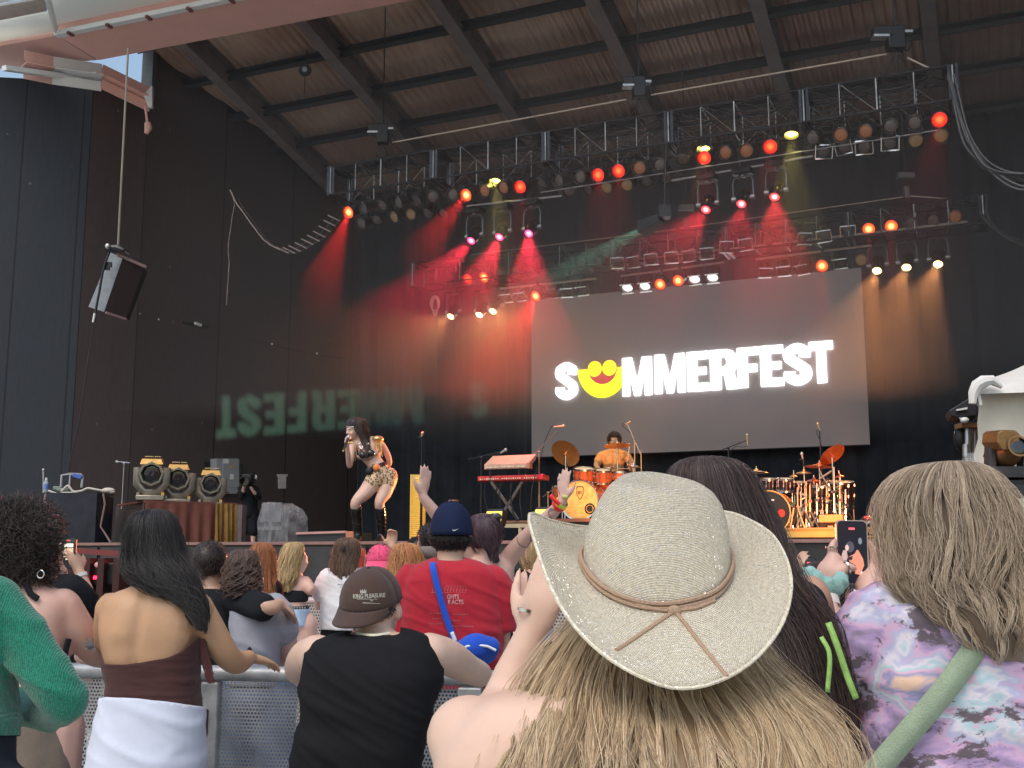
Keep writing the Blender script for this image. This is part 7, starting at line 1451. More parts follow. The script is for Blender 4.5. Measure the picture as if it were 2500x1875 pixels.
# green sweater person
Y = 2.5
p = person('person in a green knitted sweater at the far left edge, elbow out', -120, Y)
b = Body(); b.loft([(1400, -190, -110, Y, .14), (1420, -240, -40, Y, .2), (1450, -270, 20, Y, .25), (1550, -280, 20, Y, .28), (1700, -280, 5, Y, .28), (1850, -270, 10, Y, .3), (2000, -270, 10, Y, .3)], -.01); Hg = b.head(W(-150, 1310, Y), 20); b.limb([(-150, 1400, Y, .05), (-150, 1360, Y, .05)]); b.limb([(-20, 1470, Y, .042), (70, 1600, Y, .036), (145, 1700, Y+.02, .03), (100, 1740, Y+.22, .03), (20, 1720, Y+.35, .025)]); legs(b, -130, Y, 1990, .1, .1); b.fin('body', S_mid, p, .012, 5)
t = Body(); t.loft([(1405, -185, -115, Y, .15), (1420, -240, -35, Y, .21), (1450, -275, 22, Y, .27), (1550, -285, 22, Y, .3), (1650, -285, 14, Y, .3), (1760, -280, 18, Y, .3), (1820, -280, 20, Y, .31)], .004); t.limb([(-20, 1470, Y, .062), (20, 1520, Y, .06), (75, 1590, Y, .056), (130, 1668, Y, .055), (160, 1712, Y+.01, .048)]); t.limb([(160, 1712, Y+.01, .048), (110, 1735, Y+.18, .046), (40, 1720, Y+.32, .042)])
def knit(n, bb):
    tc = n.nodes.new('ShaderNodeTexCoord'); wv_ = n.nodes.new('ShaderNodeTexWave'); wv_.inputs['Scale'].default_value = 75; wv_.inputs['Distortion'].default_value = 2.; n.links.new(tc.outputs['Object'], wv_.inputs['Vector']); bp = n.nodes.new('ShaderNodeBump'); bp.inputs['Strength'].default_value = .5; bp.inputs['Distance'].default_value = .003; n.links.new(wv_.outputs[0], bp.inputs['Height']); n.links.new(bp.outputs[0], bb.inputs['Normal'])
    ns = n.nodes.new('ShaderNodeTexNoise'); ns.inputs['Scale'].default_value = 220; n.links.new(tc.outputs['Object'], ns.inputs['Vector']); r = n.nodes.new('ShaderNodeValToRGB'); r.color_ramp.elements[0].color = (.0, .12, .07, 1); r.color_ramp.elements[1].color = (.015, .27, .17, 1); r.color_ramp.elements[0].position = .3; r.color_ramp.elements[1].position = .7; n.links.new(ns.outputs[0], r.inputs[0]); n.links.new(r.outputs[0], bb.inputs['Base Color']); bb.inputs['Roughness'].default_value = .95; bb.inputs['Sheen Weight'].default_value = .4
scalp(p, Hg, 1., H_dbr, 2200, .03, .004, 23, .0014, -.07)
t.fin('sweater', gm('green_knit', knit), p, .008, 4, (.006, 2.5, 7, .6), lambda co: inv_px(co)[1] > 1800)
t = Body(); pz = W(-130, 1980, Y); t.loft([(1780, -278, 16, Y, .3), (1980, -272, 12, Y, .3)])
for s_ in (-1, 1): t.wlimb([(Vector((pz.x+s_*.09, pz.y, pz.z)), .115), (Vector((pz.x+s_*.1, pz.y, .5)), .08), (Vector((pz.x+s_*.1, pz.y, .1)), .07)])
t.fin('trousers', m_ddn, p, .014, 3)
# ================= barriers =================
def perfm(name, col, rough, sc_):
    def f(n, b):
        tc = n.nodes.new('ShaderNodeTexCoord'); mp = n.nodes.new('ShaderNodeMapping'); n.links.new(tc.outputs['UV'], mp.inputs[0]); mp.inputs['Scale'].default_value = (sc_, sc_, 1)
        sx_ = n.nodes.new('ShaderNodeSeparateXYZ'); n.links.new(mp.outputs[0], sx_.inputs[0])
        def M(op, a, b_=None, c=None):
            q = n.nodes.new('ShaderNodeMath'); q.operation = op
            for i, z in enumerate((a, b_, c)):
                if z is None: continue
                if isinstance(z, (int, float)): q.inputs[i].default_value = z
                else: n.links.new(z, q.inputs[i])
            return q.outputs[0]
        row = M('FLOOR', sx_.outputs[1]); off = M('MULTIPLY', M('MODULO', row, 2.), .5); fx = M('SUBTRACT', M('FRACT', M('ADD', sx_.outputs[0], off)), .5); fy = M('SUBTRACT', M('FRACT', sx_.outputs[1]), .5)
        r2 = M('ADD', M('MULTIPLY', fx, fx), M('MULTIPLY', fy, fy)); hole = M('GREATER_THAN', r2, .095); n.links.new(hole, b.inputs['Alpha'])
        ns = n.nodes.new('ShaderNodeTexNoise'); ns.inputs['Scale'].default_value = 6; ns.inputs['Detail'].default_value = 7; n.links.new(tc.outputs['Object'], ns.inputs['Vector'])
        r = n.nodes.new('ShaderNodeValToRGB'); r.color_ramp.elements[0].color = (*[q*.55 for q in col], 1); r.color_ramp.elements[1].color = (*[min(1, q*1.35) for q in col], 1); r.color_ramp.elements[0].position = .3; r.color_ramp.elements[1].position = .7
        n.links.new(ns.outputs[0], r.inputs[0]); n.links.new(r.outputs[0], b.inputs['Base Color']); b.inputs['Roughness'].default_value = rough; b.inputs['Metallic'].default_value = .55
    return gm(name, f)
m_galv = pm('galvanised', (.46, .48, .49), .42, .4, var=.3, scale=14, col2=(.24, .26, .27)); m_perf = perfm('perforated_steel', (.36, .38, .40), .4, 78.)
def uvpanel(a, c, z0, z1, name, mat, par):
    b = MB(); b.add([(a.x, a.y, z0), (c.x, c.y, z0), (c.x, c.y, z1), (a.x, a.y, z1)], [(0, 1, 2, 3)]); o = b.build(name, mat, par, smooth=False); uv = o.data.uv_layers.new(name='UVMap'); L_ = (c-a).length
    for i, q in enumerate(((0, z0), (L_, z0), (L_, z1), (0, z1))): uv.data[i].uv = q
    return o
def barrier(label, a, c, z1, mat_p, mat_g, group):
    t = thing('crowd_barrier', label, 'barrier', ((a.x+c.x)/2, (a.y+c.y)/2, 0), 0, group); d_ = (c-a).normalized(); nrm = Vector((d_.y, -d_.x, 0))*-1
    if nrm.y > 0: nrm = -nrm
    b = MB(); b.tube([(a.x, a.y, z1-.03), (c.x, c.y, z1-.03)], .028, 12); b.build('top_rail', mat_g, t)
    b = MB(); b.tube([(a.x-nrm.x*.14, a.y-nrm.y*.14, z1-.045), (c.x-nrm.x*.14, c.y-nrm.y*.14, z1-.045)], .022, 10); b.build('back_rail', mat_g, t)
    uvpanel(a+d_*.09, c-d_*.09, .08, z1-.06, 'perforated_panel', mat_p, t)
    for q, s_ in ((a, 1), (c, -1)):
        b = MB(); cc = q+d_*s_*.045; b.box((cc.x, cc.y, z1/2-.03), (.085, .05, z1-.06), Matrix.Rotation(math.atan2(d_.y, d_.x), 4, 'Z')); b.build('post', mat_g, t, smooth=False, bev=.006)
        b = MB(); cc2 = cc+nrm*.027; b.box((cc2.x, cc2.y, z1-.20), (.022, .004, .09), Matrix.Rotation(math.atan2(d_.y, d_.x), 4, 'Z')); b.build('slot', m_dark, t, smooth=False)
    b = MB(); cc = (a+c)/2; b.box((cc.x, cc.y+.35, .015), ((c-a).length-.04, .9, .02), Matrix.Rotation(math.atan2(d_.y, d_.x), 4, 'Z')); b.build('foot_plate', mat_g, t, smooth=False)
    return t
pts = [Vector((-3.55, 4.42, 0)), Vector((-2.45, 4.32, 0)), Vector((-1.15, 4.10, 0)), Vector((-.10, 3.92, 0)), Vector((.95, 3.80, 0)), Vector((2.0, 3.85, 0)), Vector((3.05, 4.0, 0))]
for i in range(6): barrier('galvanised perforated barrier section '+['at the far left edge', 'behind the curly haired woman and the white skirt', 'between the white skirt and the black sleeveless shirt', 'right of the black sleeveless shirt', 'behind the cowboy hat woman', 'at the right behind the pastel shirt'][i], pts[i]+(pts[i+1]-pts[i])*.004, pts[i+1], 1.2, m_perf, m_galv, 'near crowd barrier sections')
m_perf2 = perfm('perforated_steel_far', (.5, .44, .42), .45, 40.)  # red light on the pit barrier put into its pinkish steel
for i in range(9):
    a = S(-10.6+i*1.2, 7.95); c = S(-10.6+i*1.2+1.17, 7.95); barrier('pit barrier section in front of the stage, %s' % ['far left end', 'second from the left end', 'left of the long dark haired woman', 'behind the long dark haired woman', 'behind the hugging couple', 'where the blonde woman leans', 'behind the white t-shirt woman', 'behind the red t-shirt man', 'behind the ponytail woman'][i], a, c, 1.24, m_perf2, pm('pink_lit_galv', (.55, .45, .43), .5, .3), 'pit barrier sections')
# ================= woman with the sparkling cowboy hat =================
Y = 1.45; KH = Y/1.66
p = person('woman with long wavy blonde hair and bare shoulders right in front', 1620, Y)
b = Body(); b.loft([(1655, 1520, 1740, Y, .12), (1672, 1380, 1860, Y, .15), (1690, 1225, 1900, Y, .18), (1712, 1166, 1945, Y, .2), (1745, 1126, 1980, Y, .215), (1800, 1085, 2005, Y, .225), (1870, 1056, 2020, Y, .23), (2000, 1080, 2020, Y, .24), (2300, 1180, 2000, Y, .24), (2700, 1190, 2010, Y, .27)])
b.limb([(1625, 1680, Y, .06), (1620, 1600, Y+.01, .058)]); Hh = b.head(W(1610, 1470, Y+.04), -8, -6, 0, 1.)
b.limb([(1140, 1800, Y+.02, .055), (1180, 1790, Y+.14, .048), (1228, 1735, Y+.24, .042), (1262, 1640, Y+.26, .034), (1292, 1560, Y+.26, .026)])
hw = W(1293, 1556, Y+.26); b.hand(hw, W(1338, 1428, Y+.24)-hw, (.5, .8, 0), 1, .92, (.2, .25, .35, .45), .6, .2)
b.limb([(1985, 1810, Y+.02, .05), (2010, 1980, Y+.1, .045), (1960, 1900, Y+.3, .032)]); legs(b, 1600, Y, 2680, .09, .1); b.fin('body', S_pale, p, .0065, 8)
t = Body(); t.loft([(2060, 1090, 2105, Y, .255), (2300, 1170, 2030, Y, .26), (2700, 1170, 2030, Y, .29), (3100, 1120, 2080, Y, .30)]); t.fin('top', cloth('cream_top', (.6, .55, .5)), p, .012, 3)
t = Body(); pz = W(1600, 2950, Y)
for s_ in (-1, 1): t.wlimb([(Vector((pz.x+s_*.09, pz.y, .85)), .115), (Vector((pz.x+s_*.1, pz.y, .5)), .08), (Vector((pz.x+s_*.1, pz.y, .1)), .07)])
t.fin('jeans', m_den, p, .014, 3)
e = MB(); c_ = hw+(W(1338, 1428, Y+.24)-hw).normalized()*.105; band('ring', W(1284, 1490, Y+.25), Vector((.2, 0, 1)), .0105, .005, m_chrome, p)
hair(p, [(1470, 1440, 1770, Y+.03, .14), (1520, 1392, 1810, Y+.03, .16), (1570, 1352, 1850, Y+.03, .18), (1620, 1318, 1890, Y+.03, .20), (1680, 1280, 1955, Y+.005, .24), (1740, 1252, 2020, Y-.02, .28), (1810, 1232, 2065, Y-.05, .30), (1900, 1215, 2090, Y-.07, .29), (2050, 1220, 2080, Y-.07, .27), (2250, 1300, 1990, Y-.07, .2)], H_bln, 13000, .00055, .016, 1.7, .36, 170, (90, 40, .1), .3, seed=41, start=.10, k=30, frizz=.0015, shell=.93, lay=.13, fly=.03)
def ring_px(an, n=72):
    an = sorted(an); ph = [q[0] for q in an]; P_ = [np.array(W(q[1], q[2], q[3]*KH)) for q in an]; m = len(an); out = []
    for i in range(n):
        f = 360*i/n; j = 0
        while j < m and ph[j] <= f: j += 1
        i1 = (j-1) % m; i2 = j % m; i0 = (i1-1) % m; i3 = (i2+1) % m; d_ = (ph[i2]-ph[i1]) % 360 or 360; t_ = ((f-ph[i1]) % 360)/d_
        a, b_, c, d = P_[i0], P_[i1], P_[i2], P_[i3]; out.append(.5*((2*b_)+(c-a)*t_+(2*a-5*b_+4*c-d)*t_*t_+(3*b_-a-3*c+d)*t_**3))
    return np.array(out)
brim = ring_px([(180, 1293, 1255, 1.66), (195, 1310, 1335, 1.60), (210, 1348, 1440, 1.55), (225, 1402, 1528, 1.51), (242, 1480, 1603, 1.48), (258, 1570, 1655, 1.46), (272, 1650, 1680, 1.455), (288, 1740, 1668, 1.46), (305, 1830, 1620, 1.49), (325, 1900, 1540, 1.53), (345, 1930, 1455, 1.58), (2, 1925, 1380, 1.63), (20, 1887, 1308, 1.69), (40, 1825, 1268, 1.76), (60, 1770, 1250, 1.82), (85, 1690, 1250, 1.86), (105, 1600, 1265, 1.87), (125, 1520, 1282, 1.85), (145, 1430, 1286, 1.80), (163, 1350, 1272, 1.73)])
base = ring_px([(180, 1424, 1368, 1.665), (205, 1440, 1412, 1.62), (225, 1480, 1452, 1.59), (245, 1540, 1480, 1.575), (270, 1610, 1491, 1.57), (292, 1680, 1483, 1.575), (315, 1740, 1462, 1.59), (340, 1772, 1428, 1.62), (0, 1783, 1390, 1.66), (30, 1770, 1350, 1.71), (60, 1720, 1320, 1.755), (90, 1630, 1312, 1.77), (120, 1540, 1322, 1.76), (150, 1460, 1342, 1.715)])
mid = ring_px([(180, 1432, 1300, 1.675), (225, 1478, 1350, 1.61), (270, 1605, 1385, 1.578), (315, 1730, 1360, 1.605), (0, 1779, 1305, 1.665), (45, 1725, 1262, 1.74), (90, 1600, 1245, 1.765), (135, 1490, 1262, 1.735)])
sho = ring_px([(180, 1468, 1218, 1.68), (225, 1512, 1242, 1.628), (270, 1610, 1262, 1.602), (315, 1708, 1262, 1.622), (0, 1762, 1240, 1.672), (45, 1712, 1195, 1.735), (90, 1600, 1172, 1.755), (135, 1515, 1185, 1.73)])
tp = ring_px([(180, 1505, 1180, 1.68), (225, 1540, 1186, 1.64), (270, 1610, 1196, 1.622), (315, 1688, 1204, 1.638), (0, 1728, 1203, 1.675), (45, 1690, 1180, 1.72), (90, 1600, 1160, 1.738), (135, 1535, 1162, 1.718)])
def hatm(n, b):
    tc = n.nodes.new('ShaderNodeTexCoord'); sx_ = n.nodes.new('ShaderNodeSeparateXYZ'); n.links.new(tc.outputs['UV'], sx_.inputs[0])
    def M(op, a, b_=None, c_=None):
        q = n.nodes.new('ShaderNodeMath'); q.operation = op
        for i, z in enumerate((a, b_, c_)):
            if z is None: continue
            if isinstance(z, (int, float)): q.inputs[i].default_value = z
            else: n.links.new(z, q.inputs[i])
        return q.outputs[0]
    nz = n.nodes.new('ShaderNodeTexNoise'); nz.inputs['Scale'].default_value = 60; n.links.new(tc.outputs['Object'], nz.inputs['Vector']); jit = M('MULTIPLY', M('SUBTRACT', nz.outputs[0], .5), 2.2)
    rowv = M('ADD', M('MULTIPLY', sx_.outputs[1], 2*math.pi*560), jit); s1 = M('SINE', rowv); par_ = M('MULTIPLY', M('FLOOR', M('DIVIDE', rowv, 2*math.pi)), math.pi); s2 = M('SINE', M('ADD', M('MULTIPLY', sx_.outputs[0], 2*math.pi*300), par_)); h = M('ADD', M('MULTIPLY', s1, .6), M('MULTIPLY', s2, .5))
    bp = n.nodes.new('ShaderNodeBump'); bp.inputs['Strength'].default_value = .7; bp.inputs['Distance'].default_value = .0012; n.links.new(h, bp.inputs['Height']); n.links.new(bp.outputs[0], b.inputs['Normal'])
    mr = n.nodes.new('ShaderNodeMapRange'); mr.inputs[1].default_value = -1; mr.inputs[2].default_value = 1; n.links.new(h, mr.inputs[0]); n3 = n.nodes.new('ShaderNodeTexNoise'); n3.inputs['Scale'].default_value = 260; n.links.new(tc.outputs['Object'], n3.inputs['Vector'])
    k = M('ADD', M('MULTIPLY', mr.outputs[0], .55), M('MULTIPLY', n3.outputs[0], .5)); r = n.nodes.new('ShaderNodeValToRGB'); r.color_ramp.elements[0].color = (.36, .29, .18, 1); r.color_ramp.elements[1].color = (.98, .91, .74, 1); r.color_ramp.elements[0].position = .25; r.color_ramp.elements[1].position = .78; n.links.new(k, r.inputs[0])
    vo = n.nodes.new('ShaderNodeTexVoronoi'); vo.inputs['Scale'].default_value = 330; n.links.new(tc.outputs['Object'], vo.inputs['Vector']); sp_ = n.nodes.new('ShaderNodeSeparateXYZ'); n.links.new(vo.outputs['Color'], sp_.inputs[0])
    g_ = M('MULTIPLY', M('GREATER_THAN', sp_.outputs[0], .84), M('LESS_THAN', vo.outputs['Distance'], .42)); mx = n.nodes.new('ShaderNodeMix'); mx.data_type = 'RGBA'; n.links.new(g_, mx.inputs[0]); n.links.new(r.outputs[0], mx.inputs[6]); mx.inputs[7].default_value = (1, .97, .9, 1)
    n.links.new(mx.outputs[2], b.inputs['Base Color']); n.links.new(M('MULTIPLY', g_, .85), b.inputs['Metallic']); n.links.new(M('SUBTRACT', .7, M('MULTIPLY', g_, .5)), b.inputs['Roughness'])
hm = gm('glitter_straw', hatm)
hat = thing('cowboy_hat', 'pale gold glittery woven cowboy hat with a tan cord, worn by the blonde woman', 'hat', W(1620, 1430, Y))
def ringmesh(rings, name, uvk=1.):
    b = MB(); n_ = len(rings[0])
    vs = [tuple(q) for r in rings for q in r]; fs = [(i*n_+k, i*n_+(k+1) % n_, (i+1)*n_+(k+1) % n_, (i+1)*n_+k) for i in range(len(rings)-1) for k in range(n_)]; b.add(vs, fs); o = b.build(name, hm, hat, ang=0, solid=.0025)
    uv = o.data.uv_layers.new(name='UVMap'); L_ = [0]
    for i in range(1, len(rings)): L_.append(L_[-1]+float(np.linalg.norm(rings[i]-rings[i-1], axis=1).mean()))
    for pl in o.data.polygons:
        ks = [i % n_ for i in pl.vertices]; wrap = max(ks)-min(ks) > n_/2
        for li, vi in zip(pl.loop_indices, pl.vertices): k = vi % n_; uv.data[li].uv = ((k+(n_ if wrap and k < n_/2 else 0))/n_, L_[vi//n_])
    return o
ph = np.arange(72)*2*np.pi/72
rings = []
for t_ in np.linspace(0, 1, 9): r = base*(1-t_)+brim*t_; r[:, 2] -= .016*np.sin(np.pi*t_)*(.35+.65*np.abs(np.cos(ph))); rings.append(r)
ob = ringmesh(rings, 'brim')
def crv(a, b_, c, t_): return a*(1-t_)**2+2*b_*t_*(1-t_)+c*t_*t_
rings = [base, base*.66+mid*.34, base*.33+mid*.67, mid, mid*.66+sho*.34+np.array([0, 0, .0015]), mid*.33+sho*.67+np.array([0, 0, .002]), sho, sho*.55+tp*.45+np.array([0, 0, .004]), tp+np.array([0, 0, .003])]
ct = tp.mean(0)+np.array([0, 0, -.016])
for t_ in (.3, .6, .85, .99): r = tp*(1-t_)+ct*t_; r[:, 2] += .0; rings.append(r)
oc = ringmesh(rings, 'crown')
from mathutils.bvhtree import BVHTree
def bvh_of(objs, A_):
    vs, fs = [], []
    for q in objs: k0 = len(vs); vs += [A_ @ v.co for v in q.data.vertices]; fs += [tuple(i+k0 for i in pl.vertices) for pl in q.data.polygons]
    return BVHTree.FromPolygons(vs, fs)
hb = bvh_of([ob, oc], PINV[hat.name].inverted())
def snap(u, v, off=.003):
    d_ = ray(u, v).normalized(); h = hb.ray_cast(EYE, d_); return (h[0]-d_*off) if h[0] is not None else W(u, v, Y)
m_cord = pm('tan_cord', (.42, .28, .19), .7, bump=.4, bscale=300)
for off_ in (0, 7):
    c = MB(); c.tube([Vector(base[i]*(1-.02)+mid[i]*.02)+(Vector(base[i])-Vector(base.mean(0))).normalized()*.0035+Vector((0, 0, .003+off_*.0009)) for i in list(range(72))+[0]], .0028, 6); c.build('hat_cord', m_cord, hat)
c = MB(); c.tube([snap(u, v) for u, v in ((1500, 1452), (1560, 1476), (1600, 1488), (1645, 1492), (1700, 1484), (1745, 1466))], .003, 6); c.build('hat_cord', m_cord, hat)
for pl in (((1645, 1493), (1610, 1516), (1575, 1540), (1540, 1564), (1504, 1588)), ((1648, 1493), (1675, 1525), (1700, 1558), (1725, 1590), (1750, 1622), (1776, 1652))):
    c = MB(); c.tube([snap(u, v) for u, v in [tuple(q) for q in catmull(pl, 4)]], .0026, 6); c.build('cord_tail', m_cord, hat)
c = MB(); c.ell(snap(1646, 1491, .004), (.009, .005, .007)); c.build('cord_knot', m_cord, hat)
c = MB(); c.tube([Vector(q) for q in brim]+[Vector(brim[0])], .0024, 6); c.build('brim_edge', hm, hat)
# ================= woman with very long dark hair =================
Y = 2.2
p = person('woman with very long straight dark hair right behind the cowboy hat', 1790, Y)
b = Body(); b.loft([(1370, 1690, 1800, Y, .12), (1395, 1600, 1890, Y, .16), (1430, 1545, 1985, Y, .2), (1500, 1530, 2010, Y, .23), (1650, 1550, 1990, Y, .24), (1900, 1560, 1985, Y, .25), (2200, 1560, 1985, Y, .27)], -.008); b.limb([(1745, 1385, Y, .052), (1742, 1320, Y, .05)]); b.head(W(1738, 1268, Y+.03), 10, 0, 0, 1.02); b.limb([(1970, 1460, Y, .05), (2010, 1620, Y+.1, .042), (1960, 1560, Y+.35, .03)]); b.limb([(1570, 1460, Y, .05), (1540, 1620, Y+.1, .042), (1560, 1700, Y+.3, .03)]); legs(b, 1770, Y, 2180, .09, .1); b.fin('body', S_mid, p, .011, 5)
t = Body(); t.loft([(1395, 1610, 1880, Y, .17), (1430, 1545, 1985, Y, .21), (1500, 1528, 2012, Y, .24), (1650, 1548, 1992, Y, .25), (1900, 1558, 1988, Y, .26), (2100, 1558, 1988, Y, .27)], .004); t.fin('shirt', cloth('charcoal_top', (.03, .03, .035)), p, .011, 3, (.008, 2, 6, .5))
t = Body(); pz = W(1770, 2150, Y); t.loft([(2050, 1560, 1986, Y, .28), (2200, 1565, 1980, Y, .29)], .006)
for s_ in (-1, 1): t.wlimb([(Vector((pz.x+s_*.09, pz.y, pz.z)), .115), (Vector((pz.x+s_*.1, pz.y, .5)), .08), (Vector((pz.x+s_*.1, pz.y, .1)), .07)])
t.fin('trousers', m_ddn, p, .014, 3)
H_lng = hairmat('long_dark_hair', (.018, .010, .010), (.055, .032, .028), (.14, .085, .068), .32)
hair(p, [(1116, 1695, 1740, Y, .05), (1121, 1668, 1775, Y, .14), (1138, 1645, 1808, Y, .19), (1170, 1634, 1836, Y, .22), (1225, 1632, 1864, Y, .24), (1290, 1640, 1896, Y-.01, .24), (1355, 1660, 1922, Y-.04, .22), (1440, 1700, 1965, Y-.08, .18), (1505, 1740, 2020, Y-.10, .15), (1566, 1780, 2046, Y-.11, .13), (1668, 1830, 2074, Y-.11, .12), (1770, 1870, 2092, Y-.11, .11), (1900, 1900, 2100, Y-.11, .08), (1990, 1930, 2080, Y-.11, .05)], H_lng, 6000, .0009, .004, 1.6, .3, 90, (90, 42, .22), .3, seed=51, start=.22, k=30, frizz=.002, shell=.93, fly=.06)
m_neon = pm('neon_green', (.30, .52, .13), .45, var=.3, scale=30)
ribbon([(2022, 1520, Y-.19), (2045, 1580, Y-.2), (2068, 1650, Y-.2), (2090, 1706, Y-.2)], Y, .011, 'neon_cord', m_neon, p); ribbon([(2005, 1555, Y-.19), (2025, 1600, Y-.2), (2020, 1690, Y-.2)], Y, .008, 'neon_cord', m_neon, p)
# ================= woman in the pastel print shirt filming =================
Y = 2.1
p = person('ash blonde woman in a pastel paint print shirt filming with both hands', 2320, Y)
b = Body(); T = [(1448, 2265, 2375, Y, .12), (1462, 2190, 2440, Y, .16), (1480, 2140, 2500, Y, .20), (1510, 2112, 2545, Y, .23), (1580, 2110, 2560, Y, .25), (1680, 2122, 2550, Y, .25), (1800, 2112, 2555, Y, .25), (1900, 2108, 2560, Y, .26), (2200, 2110, 2560, Y, .29)]
b.loft(T, -.008); b.limb([(2310, 1460, Y, .052), (2312, 1400, Y, .05)]); b.head(W(2325, 1292, Y+.03), -6, 0, 0, 1.05)
b.limb([(2150, 1510, Y, .05), (2105, 1590, Y+.03, .046), (2082, 1660, Y+.1, .042), (2040, 1560, Y+.3, .035), (2010, 1465, Y+.46, .027)])
yp = 2.59
b.limb([(2010, 1462, Y+.46, .026), (2016, 1430, yp, .031), (2030, 1392, yp, .033), (2036, 1372, yp, .024)]); 
b.limb([(2034, 1374, yp+.0, .012), (2030, 1350, yp, .0105), (2032, 1330, yp+.005, .0095), (2043, 1318, yp+.01, .008)]); b.limb([(2036, 1382, yp+.01, .012), (2040, 1352, yp+.018, .0105), (2052, 1342, yp+.022, .009), (2072, 1338, yp+.024, .008)]); b.limb([(2038, 1392, yp+.014, .012), (2046, 1370, yp+.024, .0105), (2062, 1362, yp+.026, .009), (2080, 1360, yp+.026, .008)]); b.limb([(2040, 1404, yp+.014, .011), (2052, 1390, yp+.024, .0095), (2074, 1384, yp+.026, .008)])
b.limb([(2030, 1410, yp-.02, .014), (2054, 1396, yp-.028, .013), (2072, 1384, yp-.03, .0115), (2084, 1388, yp-.024, .010)])
b.limb([(2490, 1510, Y, .05), (2470, 1600, Y+.2, .045), (2300, 1560, Y+.42, .036), (2160, 1490, Y+.45, .028), (2124, 1462, yp-.03, .026), (2122, 1436, yp-.01, .031), (2126, 1412, yp, .030), (2130, 1398, yp, .02)])
b.limb([(2132, 1400, yp, .0115), (2134, 1368, yp, .0105), (2130, 1340, yp, .0095), (2122, 1322, yp+.004, .008)]); b.limb([(2130, 1408, yp+.012, .0115), (2124, 1382, yp+.022, .0105), (2108, 1370, yp+.026, .009), (2094, 1366, yp+.026, .008)]); b.limb([(2128, 1420, yp+.014, .0115), (2120, 1400, yp+.024, .010), (2100, 1392, yp+.026, .0085)]); b.limb([(2118, 1434, yp-.012, .013), (2106, 1422, yp-.014, .0115), (2094, 1426, yp-.012, .0095)])
legs(b, 2330, Y, 2180, .1, .1); b.fin('body', S_pink, p, .0062, 5)
def tie(n, b_):
    tc = n.nodes.new('ShaderNodeTexCoord'); ns = n.nodes.new('ShaderNodeTexNoise'); ns.inputs['Scale'].default_value = 3.1; ns.inputs['Detail'].default_value = 3; n.links.new(tc.outputs['Object'], ns.inputs['Vector'])
    ad = n.nodes.new('ShaderNodeMix'); ad.data_type = 'VECTOR'; ad.inputs[0].default_value = .16; n.links.new(tc.outputs['Object'], ad.inputs[4]); n.links.new(ns.outputs['Color'], ad.inputs[5])
    mp = n.nodes.new('ShaderNodeMapping'); mp.inputs['Rotation'].default_value = (0, .6, 0); mp.inputs['Scale'].default_value = (1, 1, 2.0); n.links.new(ad.outputs[1], mp.inputs[0])
    n2 = n.nodes.new('ShaderNodeTexNoise'); n2.inputs['Scale'].default_value = 6.0; n2.inputs['Detail'].default_value = 4; n2.inputs['Roughness'].default_value = .55; n.links.new(mp.outputs[0], n2.inputs['Vector'])
    r = n.nodes.new('ShaderNodeValToRGB'); cr = r.color_ramp; cols = [(.30, (.10, .08, .085)), (.37, (.26, .20, .30)), (.42, (.42, .30, .52)), (.46, (.66, .42, .60)), (.50, (.46, .48, .66)), (.535, (.74, .68, .74)), (.57, (.42, .62, .68)), (.60, (.75, .45, .58)), (.64, (.28, .30, .52)), (.70, (.80, .55, .40))]
    cr.elements[0].position = cols[0][0]; cr.elements[0].color = (*cols[0][1], 1); cr.elements[1].position = cols[-1][0]; cr.elements[1].color = (*cols[-1][1], 1)
    for q, c in cols[1:-1]: e_ = cr.elements.new(q); e_.color = (*c, 1)
    n.links.new(n2.outputs[0], r.inputs[0]); n3 = n.nodes.new('ShaderNodeTexNoise'); n3.inputs['Scale'].default_value = 11; n3.inputs['Detail'].default_value = 8; n3.inputs['Roughness'].default_value = .75; n.links.new(mp.outputs[0], n3.inputs['Vector'])
    gt = n.nodes.new('ShaderNodeMapRange'); gt.inputs[1].default_value = .54; gt.inputs[2].default_value = .58; n.links.new(n3.outputs[0], gt.inputs[0]); mx = n.nodes.new('ShaderNodeMix'); mx.data_type = 'RGBA'; n.links.new(gt.outputs[0], mx.inputs[0]); n.links.new(r.outputs[0], mx.inputs[6]); mx.inputs[7].default_value = (.13, .10, .12, 1)
    n.links.new(mx.outputs[2], b_.inputs['Base Color']); b_.inputs['Roughness'].default_value = .6
t = Body(); t.loft(T, .006); t.limb([(2165, 1500, Y, .062), (2125, 1545, Y+.01, .070), (2098, 1600, Y+.03, .066), (2100, 1640, Y+.06, .056)]); t.limb([(2480, 1500, Y, .065), (2520, 1560, Y+.05, .068), (2500, 1620, Y+.12, .06)])
t.fin('shirt', gm('pastel_paint_print', tie), p, .0062, 3, (.010, 2.4, 5.5, .7), lambda co: (inv_px(co)[1] < 1494-abs(inv_px(co)[0]-2290)*.35 and abs(inv_px(co)[0]-2300) < 80 and co.y < Y+.3) or inv_px(co)[1] > 2150, .003)
t = Body(); pz = W(2330, 2180, Y); t.loft([(2120, 2112, 2556, Y, .28), (2220, 2115, 2550, Y, .3)], .006)
for s_ in (-1, 1): t.wlimb([(Vector((pz.x+s_*.1, pz.y, pz.z)), .12), (Vector((pz.x+s_*.11, pz.y, .5)), .085), (Vector((pz.x+s_*.11, pz.y, .1)), .07)])
t.fin('trousers', m_ddn, p, .014, 3)
